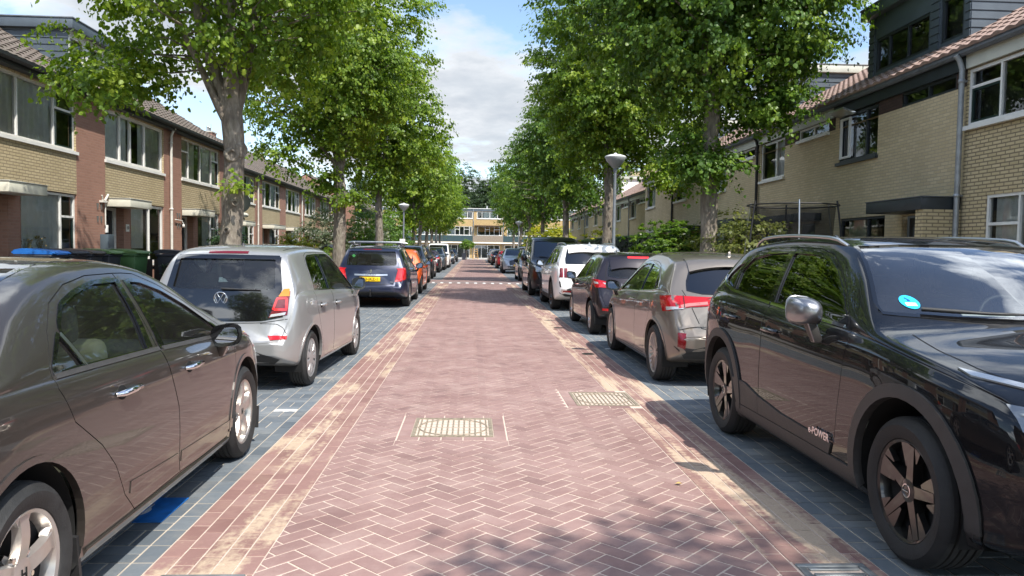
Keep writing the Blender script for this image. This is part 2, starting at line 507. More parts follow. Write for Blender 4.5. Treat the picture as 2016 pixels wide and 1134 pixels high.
def build_covers():
    iron = pbr('cast_iron_sandy', (.24, .20, .145, 1), .75, .0, var=.35, vscale=25, bumps=.4, bscale=90)
    irond = pbr('cast_iron_dark', (.016, .015, .013, 1), .7, .1, var=.4, vscale=18)
    steel = pbr('gully_steel', (.27, .28, .28, 1), .5, .5, var=.3, vscale=12)
    sandm = pbr('gully_sand', (.55, .42, .28, 1), .95, var=.2, vscale=40, bumps=.5)
    dark = pbr('gully_hole', (.006, .006, .006, 1), .9)
    red = bpy.data.materials['road_brick']
    def cover(x0, x1, y0, y1, label, rim_bricks=True, rz=0):
        cx, cy = (x0+x1)/2, (y0+y1)/2; w, d = (x1-x0), (y1-y0)
        t = empty('manhole_cover', (cx, cy, 0), rz); tag(t, label, 'manhole cover')
        b = MB(); h = .0
        e = .030
        b.box2((-w/2, -d/2, -.03), (w/2, -d/2+e, .004)); b.box2((-w/2, d/2-e, -.03), (w/2, d/2, .004))
        b.box2((-w/2, -d/2+e, -.03), (-w/2+e, d/2-e, .004)); b.box2((w/2-e, -d/2+e, -.03), (w/2, d/2-e, .004))
        b.build('cover_frame', iron, t)
        b = MB(); b.box2((-w/2+e, -d/2+e, -.03), (w/2-e, d/2-e, -.010)); b.build('cover_plate', irond, t)
        # bars, and the round lid rim
        b = MB(); n = 13; R0 = min(w, d)/2-.045
        for i in range(n):
            x = -w/2+e+(w-2*e)*(i+.5)/n
            for s_ in (-1, 1):
                for k in range(3):
                    ya = .02+k*(d/2-e-.02)/3; yb = ya+(d/2-e-.02)/3-.014
                    b.box2((x-.006, s_*ya, -.012), (x+.006, s_*yb, .003))
        for k in range(3):
            for s_ in (-1, 1):
                y = s_*(.010+k*(d/2-e-.02)/3); b.box2((-w/2+e, y-.003, -.012), (w/2-e, y+.003, -.002))
        b.build('cover_bars', iron, t)
        b = MB(); b.lathe([(R0+.005, -.01), (R0+.005, .0045), (R0-.004, .0045), (R0-.004, -.01)], 44); b.build('lid_ring', iron, t)
        return t
    cover(-.46, .19, 5.98, 6.64, 'square manhole cover with a slotted round lid, alone in the middle of the brick road')
    cover(1.026, 1.63, 7.216, 7.904, 'square slotted manhole cover at the right edge of the road, beside the black crossover')
    # brick collars round the covers
    ps = []
    for (x0, x1, y0, y1) in ((-.46, .19, 5.98, 6.64), (1.03, 1.63, 7.22, 7.90)):
        g = .104
        n = int((x1-x0+2*g)/.208)+1; st = (x1-x0+2*g)/n
        for i in range(n):
            for ya in (y0-g, y1):
                    if x0-g+(i+1)*st < 1.65: ps.append(rect_brick(x0-g+i*st, x0-g+(i+1)*st, ya, ya+g, .005))
        n = int((y1-y0)/.208); st = (y1-y0)/n
        for i in range(n):
            for xa in (x0-g, x1):
                if xa < 1.6: ps.append(rect_brick(xa, xa+g, y0+i*st, y0+(i+1)*st, .005))
    tag(bricks_mesh('cover_collar', ps, [red], z=.001, skirt_y=30, seed=77), kind='structure')
    # kerb gullies at the bottom edge
    for x0, x1, y0, y1, lab in ((-1.36, -.99, 2.98, 3.42, 'steel gully grate in the red band at the bottom left, by the taupe saloon'), (1.55, 1.88, 3.0, 3.50, 'steel gully grate in the red band at the bottom right, by the black crossover')):
        t = empty('gully_grate', ((x0+x1)/2, (y0+y1)/2, 0)); tag(t, lab, 'drain grate', 'gully grates in the kerb bands')
        w, d = x1-x0, y1-y0
        b = MB(); b.box2((-w/2, -d/2, -.03), (w/2, d/2, -.012)); b.build('gully_pit', dark, t)
        b = MB(); e = .035
        b.box2((-w/2, -d/2, -.03), (w/2, -d/2+e, .008)); b.box2((-w/2, d/2-e, -.03), (w/2, d/2, .008)); b.box2((-w/2, -d/2+e, -.03), (-w/2+e, d/2-e, .008)); b.box2((w/2-e, -d/2+e, -.03), (w/2, d/2-e, .008))
        b.build('grate_frame', steel, t, bevel=.005)
        b = MB()
        for i in range(7):
            y = -d/2+.055+i*(d-.11)/6.; b.box((0, y, 0), (w-.09, .028, .014))
        b.build('grate_bars', steel, t, bevel=.005)
    # little round valve lids in the bands
    for x, y, lab in ((-1.2, 17.7, 'small round valve lid in the left kerb band'), (1.69, 10.9, 'small round valve lid in the right kerb band beside the warm grey hatchback'), (1.68, 14.6, 'small round valve lid in the right kerb band beside the dark small hatchback')):
        b = MB(); b.lathe([(0, .006), (.085, .006), (.095, .002), (.095, -.02)], 20); b.lathe([(.07, .0061), (.07, .009), (.055, .009), (.055, .0061)], 20)
        o = b.build('valve_lid', irond, None, (x, y, 0)); tag(o, lab, 'lid')
    # blue disabled-bay tile beside the saloon
    t = empty('bay_marking', (-1.832, 4.28, 0)); tag(t, 'blue disabled parking marking with a white wheelchair figure, half under the taupe saloon', 'road marking')
    blue = pbr('marking_blue', (.010, .14, .46, 1), .6, var=.35, vscale=9)
    b = MB(); b.box2((-.21, -.20, .004), (.21, .20, .008)); b.build('blue_field', blue, t)
    b = MB(); A = np.linspace(R(-60), R(190), 22)
    wmat = pbr('marking_white_b', (.75, .75, .74, 1), .6)
    V, F = [], []
    for a in A: V += [(-.045+.13*math.cos(a), -.03+.11*math.sin(a)*-1, .0095), (-.045+.105*math.cos(a), -.03+.085*math.sin(a)*-1, .0095)]
    b.add(V, [(2*i, 2*i+1, 2*i+3, 2*i+2) for i in range(len(A)-1)])
    b.box2((-.06, .0, .0085), (-.035, .17, .0098)); b.box2((-.06, .06, .0085), (.06, .085, .0098)); b.box2((.045, -.07, .0085), (.065, .08, .0098))
    b.build('wheelchair_sign', wmat, t)
# ------------------------------------------------------------------ car materials
M = {}
def mk_car_mats():
    M['glass'] = glassy('window_glass_tinted', (.66, .74, .70, 1), refl=.55, film=.04)
    M['glass_dark'] = glassy('window_glass_privacy', (.05, .055, .06, 1))
    M['screen'] = glassy('windscreen_glass', (.62, .68, .66, 1), refl=1.25, film=.05)
    M['screen_dk'] = glassy('windscreen_glass_dark', (.22, .25, .27, 1), refl=1.0)
    M['trim'] = pbr('black_plastic', (.018, .018, .019), .55, var=.2, vscale=30, bumps=.15, bscale=300)
    M['trim_grey'] = pbr('grey_black_cladding', (.045, .042, .04), .5, var=.15, vscale=20, bumps=.2, bscale=300)
    M['gloss_black'] = pbr('gloss_black', (.006, .006, .007), .08, coat=1, coat_rough=.02)
    M['seam'] = pbr('panel_gap', (.004, .004, .004), .8)
    M['chrome'] = pbr('chrome', (.75, .75, .76), .09, 1.)
    M['alu'] = pbr('brushed_alu', (.62, .62, .63), .28, 1.); M['alu_grey'] = pbr('mirror_cap_grey', (.30, .30, .31), .30, .9, coat=.4)
    M['rim_silver'] = pbr('wheel_silver', (.50, .47, .44), .32, .75, coat=.4, var=.12, vscale=9)
    M['rim_cap'] = pbr('wheel_cover_silver', (.42, .42, .42), .38, .55, var=.12, vscale=9)
    M['rim_dark'] = pbr('wheel_bronze_black', (.012, .011, .010), .30, .1, coat=.7)
    M['disc'] = pbr('brake_iron', (.10, .085, .075), .5, .7)
    M['tyre'] = pbr('tyre_rubber', (.020, .020, .020), .72, var=.35, vscale=14, bumps=.2, bscale=120)
    M['tread'] = pbr('tyre_tread', (.030, .029, .028), .85, var=.3, vscale=25)
    M['dark'] = pbr('underbody_black', (.008, .008, .008), .9)
    M['cabin'] = pbr('cabin_lining', (.12, .115, .11), .8)
    M['cabin_beige'] = pbr('cabin_beige_cloth', (.30, .27, .21), .85, var=.1)
    M['seat'] = pbr('seat_cloth', (.07, .072, .075), .85, var=.2, vscale=12)
    M['seat_beige'] = pbr('seat_beige_cloth', (.42, .38, .28), .85, var=.1)
    M['red'] = pbr('lamp_red', (.42, .006, .008), .12, coat=1)
    M['lamp_rose'] = pbr('lamp_rose', (.55, .22, .20), .15, .2, coat=1)
    M['red_dk'] = pbr('lamp_red_dark', (.13, .003, .005), .12, coat=1)
    M['red_hi'] = pbr('lamp_red_bright', (.75, .03, .03), .12, coat=1)
    M['amber'] = pbr('lamp_amber', (.75, .22, .01), .15, coat=1)
    M['lens'] = pbr('lamp_clear', (.55, .56, .57), .10, .3, coat=1)
    M['lens_dk'] = pbr('lamp_clear_smoked', (.26, .27, .28), .10, .5, coat=1)
    M['plate'] = pbr('plate_yellow', (.85, .55, .01), .35)
    M['plate_blue'] = pbr('plate_blue', (.01, .06, .45), .35)
    M['ink'] = pbr('plate_black', (.01, .01, .01), .4)
    M['white'] = pbr('white_plastic', (.8, .8, .8), .4)
    M['sticker'] = pbr('sticker_cyan', (.02, .48, .80), .45)
    M['green_st'] = pbr('sticker_green', (.02, .15, .03), .5)
    M['mirror'] = pbr('mirror_glass', (.8, .82, .85), .02, 1.)
    M['p_taupe'] = paint('paint_taupe_grey', (.050, .043, .038, 1), .45, .34)
    M['p_silver'] = paint('paint_silver', (.33, .33, .325, 1), .5, .33)
    M['p_black'] = paint('paint_black', (.004, .004, .005, 1), .0, .5, dust=.015)
    M['p_khaki'] = paint('paint_warm_grey', (.20, .175, .15, 1), .6, .35)
    M['p_plum'] = paint('paint_plum_black', (.014, .010, .014, 1), .3, .35, dust=.03)
    M['p_white'] = paint('paint_white', (.84, .84, .83, 1), .0, .4)
    M['p_navy'] = paint('paint_navy', (.010, .015, .040, 1), .3, .35)
    M['p_van'] = paint('paint_dark_brown', (.016, .014, .014, 1), .3, .35)
    M['p_orange'] = paint('paint_orange', (.70, .10, .012, 1), .1, .4)
    M['p_red'] = paint('paint_red', (.35, .015, .015, 1), .2, .4)
    M['p_blue_dk'] = paint('paint_dark_blue', (.018, .023, .032, 1), .4, .35)
    M['p_bluegrey'] = paint('paint_blue_grey', (.09, .11, .13, 1), .5, .35)
    M['p_ariya'] = paint('paint_pale_silver', (.42, .45, .48, 1), .5, .32)
    M['p_sand'] = paint('paint_sand_grey', (.22, .21, .19, 1), .5, .35)

BOX = None
def obj_from(V, F, mats, mi, name='tmp'):
    me = bpy.data.meshes.new(name); me.from_pydata([tuple(v) for v in V], [], F)
    for m in mats: me.materials.append(m)
    if mi is not None: me.polygons.foreach_set('material_index', mi)
    me.update()
    o = bpy.data.objects.new(name, me); COL.objects.link(o); return o

def boolean(a, b, op):
    """returns a new mesh, a and b objects untouched"""
    md = a.modifiers.new('b', 'BOOLEAN'); md.object = b; md.operation = op; md.solver = 'EXACT'
    dg = bpy.context.evaluated_depsgraph_get(); dg.update()
    me = bpy.data.meshes.new_from_object(a.evaluated_get(dg), preserve_all_data_layers=False, depsgraph=dg)
    a.modifiers.remove(md)
    return me

def kill(*os):
    for o in os:
        me = o.data; bpy.data.objects.remove(o)
        if me.users == 0: bpy.data.meshes.remove(me)

class Car:
    """lofted body shell with cut wheel arches and window openings, real panes and a cabin behind them"""
    def __init__(s, d, root):
        s.d = d; s.root = root
        s.f = {k: pchip(d[k]) for k in ('W', 'zb', 'zs', 'zt')}
        s.th = d.get('th', .5); s.crown = d.get('crown', .05); s.hw = max(p[1] for p in d['W'])
        s.inset = d.get('inset', .045)
        s.y0 = d['W'][0][0]; s.y1 = d['W'][-1][0]
        cf, cr = d.get('cf', .16), d.get('cr', .13)
        s.cfun = lambda y: cf*min(1, max(0, (y-.1)/.7)) - cr*min(1, max(0, (-.5-y)/.7))
        s.yf = d['wb']/2; s.yr = -d['wb']/2; s.rw = d['r']
        s.loft()
    def T(s, x, y):
        W0 = s.hw; q = min(1.1, abs(x)/W0)
        return float(s.f['zt'](y+s.cfun(y)*q*q))-s.crown*q*q
    def section(s, y):
        W = float(s.f['W'](y)); zb = float(s.f['zb'](y)); zs = float(s.f['zs'](y))
        ws = W-s.inset; th = s.th
        g = s.T(ws, y)
        if g < zs+.01:
            xc, zc = ws, g; zse = g-.012
            th_l = 0.
        else:
            lo, hi = zs, zs+1.2
            for _ in range(30):
                z = (lo+hi)/2; x = ws-th*(z-zs)
                if s.T(max(x, .1), y) > z: lo = z
                else: hi = z
            zc = lo; xc = ws-th*(zc-zs); zse = zs; th_l = th
        zse = max(zse, zb+.05); zc = max(zc, zse+.008)
        h = zse-zb; gl = zc-zse
        r = min(s.d.get('rr', .075), .30*gl+.010)
        a = min(1., h/.5)
        P = [(0, zb), (.5*W, zb), (W-.14*a, zb), (W-.035*a, zb+.012*a), (W-.016*a, zb+.08*a), (W-.006*a, zb+.2*a),
             (W, zb+.45*h), (W-.004*a, zb+.64*h)]
        for fr, dx in s.d.get('crease', [(.80, .010), (.9, .016)]):
            P.append((W-dx*a, zb+fr*h))
        P += [(ws+.010*a, zse-.015*a), (ws, zse)]
        bl = .014 if th_l else 0.
        st = s.d.get('step', .010) if th_l else 0.
        for t in (.06, .3, .55, .8):
            zz = zse+t*(gl-r); P.append((ws-st-th_l*(zz-zse)*(1-st/max(.1, th_l*gl+.01))+bl*4*t*(1-t), zz))
        P.append((xc+.25*r*(1 if th_l else 0), zc-.55*r)); P.append((xc-.12*r, zc-.12*r))
        xt = xc-1.1*r
        for k in (1., .84, .62, .38, .18, 0.):
            x = xt*k; P.append((x, max(s.T(x, y), zc if k > .9 else 0)))
        for _ in range(2):
            Q = [P[0]]
            for p, q in zip(P, P[1:]):
                Q.append((.75*p[0]+.25*q[0], .75*p[1]+.25*q[1])); Q.append((.25*p[0]+.75*q[0], .25*p[1]+.75*q[1]))
            Q.append(P[-1]); P = Q
        return P
    def loft(s):
        ys = {round(s.y0, 4), round(s.y1, 4)}
        for k in ('W', 'zt', 'zs', 'zb'):
            for p in s.d[k]:
                if s.y0 <= p[0] <= s.y1: ys.add(round(p[0], 4))
        ys = sorted(ys); out = []
        step = s.d.get('step_y', .075)
        for a, b in zip(ys, ys[1:]):
            n = max(1, int(math.ceil((b-a)/step)))
            for i in range(n): out.append(a+(b-a)*i/n)
        out.append(ys[-1]); ys = [out[0]]
        for y in out[1:]:
            if y-ys[-1] > .011: ys.append(y)
        ys[-1] = out[-1]
        V = []; nr = 0
        for y in ys:
            P = s.section(y)
            ring = [(x, y, z) for x, z in P]+[(-x, y, z) for x, z in P[-2:0:-1]]
            nr = len(ring); V += ring
        F = []
        for i in range(len(ys)-1):
            for j in range(nr):
                k = (j+1) % nr; F.append((i*nr+j, i*nr+k, (i+1)*nr+k, (i+1)*nr+j))
        def cap(base, sgn):
            ring = V[base:base+nr]; y = ring[0][1]
            cz = (min(v[2] for v in ring)+max(v[2] for v in ring))/2
            idx = list(range(base, base+nr))
            for sc, dy in ((.93, .008), (.7, .016), (.35, .020)):
                st = len(V)
                V.extend([(v[0]*sc, y+sgn*dy, cz+(v[2]-cz)*sc) for v in ring])
                ni = list(range(st, st+nr))
                for j in range(nr):
                    k = (j+1) % nr
                    F.append((idx[j], idx[k], ni[k], ni[j]) if sgn > 0 else (idx[k], idx[j], ni[j], ni[k]))
                idx = ni
            F.append(tuple(idx) if sgn > 0 else tuple(reversed(idx)))
        cap((len(ys)-1)*nr, 1); cap(0, -1)
        s.V, s.F = V, F
        zf, zt_ = s.f['zb'], s.f['zt']
        s.ZC = [float(zf(v[1]))*.5+float(zt_(v[1]))*.5 for v in V]
        # orient outward
        me = bpy.data.meshes.new('o'); me.from_pydata(V, [], F)
        bm = bmesh.new(); bm.from_mesh(me); bmesh.ops.recalc_face_normals(bm, faces=bm.faces)
        if bm.calc_volume(signed=True) < 0: bmesh.ops.reverse_faces(bm, faces=bm.faces)
        bm.normal_update(); bm.verts.ensure_lookup_table()
        s.VN = [v.normal.copy() for v in bm.verts]; s.V = [v.co.copy() for v in bm.verts]
        bm.faces.ensure_lookup_table(); s.F = [tuple(v.index for v in f.verts) for f in bm.faces]
        s.bvh = BVHTree.FromBMesh(bm); bm.free(); bpy.data.meshes.remove(me)
    def shell(s, o, i, mo, mi_, name='shell'):
        """closed skin between two scaled copies of the body (0 is the skin itself, .03 is 3% smaller)"""
        n = len(s.V); ym = (s.y0+s.y1)/2
        zm = [.0]*n
        def sc(k):
            return [Vector((v.x*(1-k), ym+(v.y-ym)*(1-k*.8), z0+(v.z-z0)*(1-k))) for v, z0 in zip(s.V, s.ZC)]
        V = sc(o)+sc(i)
        F = s.F+[tuple(k+n for k in reversed(f)) for f in s.F]
        return obj_from(V, F, [mo, mi_], [0]*len(s.F)+[1]*len(s.F), name)
    def normal_at(s, fi, p):
        f = s.F[fi]; w = 0; nn = Vector()
        for k in f[:8]:
            q = 1/((s.V[k]-p).length_squared+1e-7); nn += s.VN[k]*q
        return nn.normalized()
    def smooth_normals(s, me):
        """give every skin face the smooth body's own normals, so cuts leave no shading scars"""
        vn = {}
        loops = [None]*len(me.loops)
        for p in me.polygons:
            c = p.center; hit = s.bvh.find_nearest(c)
            ok = hit[0] is not None and abs(s.normal_at(hit[2], hit[0]).dot(p.normal)) > .80
            p.use_smooth = True
            for li in p.loop_indices:
                vi = me.loops[li].vertex_index
                if ok:
                    if vi not in vn:
                        h = s.bvh.find_nearest(me.vertices[vi].co); vn[vi] = s.normal_at(h[2], h[0])
                    q = vn[vi]
                    loops[li] = q if q.dot(p.normal) > 0 else -q
                else: loops[li] = p.normal.copy()
        me.normals_split_custom_set([tuple(v) for v in loops])
        me.update()
    # -- cutters
    def prism_bm(s, bm, poly, view, sgn=1, grow=0., t=None):
        P = [Vector((p[0], p[1])) for p in poly]
        if grow:
            c = sum(P, Vector((0, 0)))/len(P); Q = []
            n = len(P)
            area = sum(P[i].x*P[(i+1) % n].y-P[(i+1) % n].x*P[i].y for i in range(n))
            for i in range(n):
                a = (P[i]-P[i-1]).normalized(); b = (P[(i+1) % n]-P[i]).normalized()
                na = Vector((a.y, -a.x)); nb = Vector((b.y, -b.x))
                m = (na+nb); m = m.normalized() if m.length > 1e-5 else na
                k = grow/max(.35, m.dot(na)); Q.append(P[i]+m*k*(1 if area > 0 else -1))
            P = Q
        if view == 'side':
            t0, t1 = t or (.30, 1.3); f = lambda u, v, q: (sgn*q, u, v)
        elif view == 'front':
            t0, t1 = t or (.15, 3.2); f = lambda u, v, q: (u, q, v)
        elif view == 'rear':
            t0, t1 = t or (-3.4, -.55); f = lambda u, v, q: (u, q, v)
        else:
            t0, t1 = t or (.8, 2.5); f = lambda u, v, q: (u, v, q)
        n = len(P)
        a = [bm.verts.new(f(p.x, p.y, t0)) for p in P]; b = [bm.verts.new(f(p.x, p.y, t1)) for p in P]
        fs = [bm.faces.new(a), bm.faces.new(list(reversed(b)))]
        for i in range(n): fs.append(bm.faces.new((a[(i+1) % n], a[i], b[i], b[(i+1) % n])))
        for x in fs: x.material_index = 2
        bmesh.ops.recalc_face_normals(bm, faces=fs)
    def cutter(s, items, mats):
        bm = bmesh.new()
        for it in items: s.prism_bm(bm, *it[0], **it[1])
        me = bpy.data.meshes.new('cut'); bm.to_mesh(me); bm.free()
        for m in mats: me.materials.append(m)
        o = bpy.data.objects.new('cut', me); COL.objects.link(o); return o
    # -- body
    def build(s, paint_m, doors=True):
        d = s.d; s.paint = paint_m; root = s.root
        lining = M[d.get('lining', 'cabin')]
        mats = [paint_m, lining, M['seam']]
        wins = d['windows']   # list (name, view, poly, glass key)
        sh = s.shell(0, .032, paint_m, lining); sh.data.materials.append(M['seam'])
        items = []
        for w in wins:
            if w[1] == 'side':
                for sg in (1, -1): items.append(((w[2], 'side', sg), {}))
            else: items.append(((w[2], w[1]), {}))
        ra = d.get('arch', s.rw+.045)
        for yy, ra_ in ((s.yf, ra), (s.yr, d.get('arch_r', ra))):
            circ = [(yy+ra_*math.cos(a), s.rw+d.get('arch_dz', .01)+ra_*math.sin(a)) for a in np.linspace(0, 2*math.pi, 57)[:-1]]
            for sg in (1, -1): items.append(((circ, 'side', sg), dict(t=(s.hw-.32, 1.4))))
        cu = s.cutter(items, mats)
        me = boolean(sh, cu, 'DIFFERENCE'); kill(sh, cu)
        body = bpy.data.objects.new('body', me); COL.objects.link(body)
        s.doors = {}
        dd = d.get('doors', []) if doors else []
        if dd:
            cu = s.cutter([((p, 'side', sg), dict(t=(.42, 1.3))) for n, p in dd for sg in (1, -1)], mats)
            dm = boolean(body, cu, 'INTERSECT'); kill(cu)
            cu = s.cutter([((p, 'side', sg), dict(t=(.42, 1.3), grow=.0045)) for n, p in dd for sg in (1, -1)], mats)
            bm_ = boolean(body, cu, 'DIFFERENCE'); kill(cu)
            kill(body); body = bpy.data.objects.new('body', bm_); COL.objects.link(body)
            # split the doors
            bm = bmesh.new(); bm.from_mesh(dm)
            groups = {}
            cen = [(min(q[0] for q in p)+max(q[0] for q in p))/2 for n, p in dd]
            bm.faces.ensure_lookup_table(); seen = set()
            for f in bm.faces:
                if f.index in seen: continue
                st = [f]; isl = []; seen.add(f.index)
                while st:
                    g = st.pop(); isl.append(g)
                    for e in g.edges:
                        for h in e.link_faces:
                            if h.index not in seen: seen.add(h.index); st.append(h)
                co = [v.co for g in isl for v in g.verts]
                c = Vector([(min(q[i] for q in co)+max(q[i] for q in co))/2 for i in range(3)])
                k = min(range(len(dd)), key=lambda i: abs(cen[i]-c.y))
                groups.setdefault((k, 1 if c.x > 0 else -1), []).extend(isl)
            for (k, sg), fs in groups.items():
                b2 = bmesh.new(); mp = {}
                for f in fs:
                    vs = []
                    for v in f.verts:
                        if v.index not in mp: mp[v.index] = b2.verts.new(v.co)
                        vs.append(mp[v.index])
                    try: nf = b2.faces.new(vs); nf.material_index = f.material_index
                    except ValueError: pass
                m2 = bpy.data.meshes.new('door'); b2.to_mesh(m2); b2.free()
                for m in mats: m2.materials.append(m)
                s.smooth_normals(m2)
                s.doors[(k, sg)] = link('door', m2, root)
            bm.free(); bpy.data.meshes.remove(dm)
        s.smooth_normals(body.data); body.parent = root; body.data.name = 'car_body'
        s.body = body
        # panes
        sh = s.shell(.010, .014, M['glass'], M['seam'])
        its = []; nm = []
        for w in wins:
            if w[1] == 'side':
                for sg in (1, -1): its.append(((w[2], 'side', sg), dict(grow=.002))); nm.append((w, sg))
            else: its.append(((w[2], w[1]), dict(grow=.002))); nm.append((w, 0))
        for it, (w, sg) in zip(its, nm):
            cu = s.cutter([it], [M['glass'], M['seam']])
            me = boolean(sh, cu, 'INTERSECT'); kill(cu)
            bm = bmesh.new(); bm.from_mesh(me)
            bmesh.ops.delete(bm, geom=[f for f in bm.faces if f.material_index != 0], context='FACES')
            bm.to_mesh(me); bm.free()
            me.materials.clear(); me.materials.append(M[w[3]])
            s.smooth_normals(me)
            par = root
            if len(w) > 4 and w[4] is not None and (w[4], sg) in s.doors: par = s.doors[(w[4], sg)]
            o = link(w[0], me, par)
            # rubber seal round the opening
            s.frame(w[2], w[1], sg, d.get('seal', .016), M['gloss_black'], o)
        kill(sh)
        s.underbody(); s.interior()
        return s
    def hit(s, u, v, view, sgn=1):
        if view == 'side': o, dr = Vector((sgn*3, u, v)), Vector((-sgn, 0, 0))
        elif view == 'rear': o, dr = Vector((u, -5, v)), Vector((0, 1, 0))
        elif view == 'front': o, dr = Vector((u, 5, v)), Vector((0, -1, 0))
        else: o, dr = Vector((u, v, 4)), Vector((0, 0, -1))
        h = s.bvh.ray_cast(o, dr)
        if h[0] is None:
            t = {'side': Vector((sgn*.8, u, v)), 'rear': Vector((u, s.y0+.1, v)), 'front': Vector((u, s.y1-.1, v)), 'top': Vector((u, v, 1.2))}[view]
            h = s.bvh.find_nearest(t)
        return h[0], s.normal_at(h[2], h[0])
    def grid(s, name, mat, rows, view, sgn=1, off=.003, depth=.012, parent=None, both=False):
        """rows: list of equal-length polylines (2D in the view); laid on the skin, with a rim"""
        vs = []; ns = []
        for r in rows:
            for p in r:
                h, n = s.hit(p[0], p[1], view, sgn); vs.append(h+n*off); ns.append(n)
        k = len(rows[0]); m = len(rows)
        F = []
        want = {'side': Vector((sgn, 0, 0)), 'rear': Vector((0, -1, 0)), 'front': Vector((0, 1, 0)), 'top': Vector((0, 0, 1))}[view]
        a, b, c = vs[0], vs[k-1], vs[(m-1)*k+k//2]
        nn = (vs[k//2]-vs[(m-1)*k+k//2]).cross(vs[(m//2)*k]-vs[(m//2)*k+k-1])
        flip = nn.dot(want) < 0
        for i in range(m-1):
            for j in range(k-1):
                f = (i*k+j, i*k+j+1, (i+1)*k+j+1, (i+1)*k+j); F.append(f if not flip else tuple(reversed(f)))
        # check orientation with the first face
        f0 = F[len(F)//2]; fn = (vs[f0[1]]-vs[f0[0]]).cross(vs[f0[2]]-vs[f0[0]])
        if fn.dot(want) < 0: F = [tuple(reversed(f)) for f in F]
        me = bpy.data.meshes.new(name)
        nf = len(F); base = len(vs)
        rim = [j for j in range(k)]+[i*k+k-1 for i in range(1, m)]+[(m-1)*k+j for j in range(k-2, -1, -1)]+[i*k for i in range(m-2, 0, -1)]
        top = [vs[i] for i in rim]; low = [vs[i]-ns[i]*depth for i in rim]
        V = vs+top+low; q = len(rim)
        for i in range(q):
            j = (i+1) % q; F.append((base+i, base+q+i, base+q+j, base+j))
        me.from_pydata(V, [], F); me.materials.append(mat)
        me.update()
        ln = []
        for p in me.polygons:
            p.use_smooth = p.index < nf
            for li in p.loop_indices:
                vi = me.loops[li].vertex_index
                ln.append(tuple(ns[vi]) if p.index < nf else tuple(p.normal))
        me.normals_split_custom_set(ln)
        return link(name, me, parent or s.root)
    def patch(s, name, mat, bot, top, view, sgn=1, off=.003, depth=.012, parent=None, nu=10, nv=4):
        B = resample(bot, nu); T = resample(top, nu)
        rows = [[tuple(b*(1-t)+a*t) for b, a in zip(B, T)] for t in np.linspace(0, 1, nv+1)]
        return s.grid(name, mat, rows, view, sgn, off, depth, parent)
    def frame(s, poly, view, sgn, w, mat, parent, name='window_seal', off=.0035):
        P = [np.array(p, float) for p in poly]; n = len(P); c = sum(P)/n
        area = sum(P[i][0]*P[(i+1) % n][1]-P[(i+1) % n][0]*P[i][1] for i in range(n))
        sg = 1 if area > 0 else -1
        O, I = [], []
        Q = resample(P+[P[0]], 56)[:-1]
        m = len(Q)
        for i in range(m):
            t = Q[(i+1) % m]-Q[i-1]; t = t/max(1e-9, np.linalg.norm(t)); nn = np.array((t[1], -t[0]))*sg
            O.append(tuple(Q[i]+nn*w*.75)); I.append(tuple(Q[i]-nn*w*.25))
        O.append(O[0]); I.append(I[0])
        return s.grid(name, mat, [I, O], view, sgn if sgn else 1, off, .010, parent)
    def strip(s, name, mat, line, w, view, sgn=1, off=.002, depth=.008, parent=None, n=16):
        Q = resample(line, n); A, B = [], []
        for i in range(len(Q)):
            t = Q[min(i+1, len(Q)-1)]-Q[max(i-1, 0)]; t = t/max(1e-9, np.linalg.norm(t)); nn = np.array((-t[1], t[0]))
            A.append(tuple(Q[i]-nn*w/2)); B.append(tuple(Q[i]+nn*w/2))
        return s.grid(name, mat, [A, B], view, sgn, off, depth, parent)
    def ring(s, name, mat, yc, zc, r0, r1, a0, a1, sgn, off=.012, depth=.03, parent=None, n=26):
        rows = []
        for k in (0, .35, .7, 1):
            r = r0+(r1-r0)*k
            rows.append([(yc+r*math.cos(a), zc+r*math.sin(a)) for a in np.linspace(a0, a1, n)])
        return s.grid(name, mat, rows, 'side', sgn, off, depth, parent)
    def underbody(s):
        b = MB(); d = s.d
        for yy in (s.yf, s.yr):
            for sg in (1, -1):
                r = d.get('arch', s.rw+.045)+.004
                if yy == s.yr: r = d.get('arch_r', d.get('arch', s.rw+.045))+.004
                z0 = s.rw+d.get('arch_dz', .01); x0, x1 = sg*(s.hw-.33), sg*(s.hw-.045)
                A = np.linspace(-.35, math.pi+.35, 22)
                vs = [(x0, yy+r*math.cos(a), z0+r*math.sin(a)) for a in A]+[(x1, yy+r*math.cos(a), z0+r*math.sin(a)) for a in A]
                k = len(A)
                b.add(vs, [(i, i+1, k+i+1, k+i) for i in range(k-1)], 0, True)
                b.add([(x0, yy+r*math.cos(a), z0+r*math.sin(a)) for a in A], [tuple(range(k))], 0)
        zf = float(s.f['zb'](0))+.03
        b.box2((-s.hw+.18, s.yr+.42, zf), (s.hw-.18, s.yf-.42, zf+.04), 0)
        b.tube([(-s.hw+.15, s.yf, s.rw), (s.hw-.15, s.yf, s.rw)], .05, 8, 0)
        b.tube([(-s.hw+.15, s.yr, s.rw), (s.hw-.15, s.yr, s.rw)], .05, 8, 0)
        b.build('underbody', M['dark'], s.root)
    def interior(s):
        d = s.d; z = d.get('seat_z', .42); lin = M[d.get('seat_m', 'seat')]
        ys = d.get('seat_y', (.0, -.85)); hz = d.get('head_z', .78)
        for sg in (1, -1):
            b = MB(); x = sg*.37; y = ys[0]
            b.box((x, y+.18, z), (.50, .52, .16), 0)
            rot = Matrix.Rotation(R(-16), 3, 'X')
            b.box((x, y-.13, z+.32), (.48, .14, .62), 0, Matrix.Rotation(R(16), 3, 'X'))
            o = b.build('seat', lin, s.root, bevel=.05, seg=3)
            h = MB(); h.box((x, y-.24, z+hz-.02), (.26, .10, .20), 0, Matrix.Rotation(R(10), 3, 'X'))
            h.build('headrest', M[d.get('head_m', 'seat')], o, bevel=.045, seg=3)
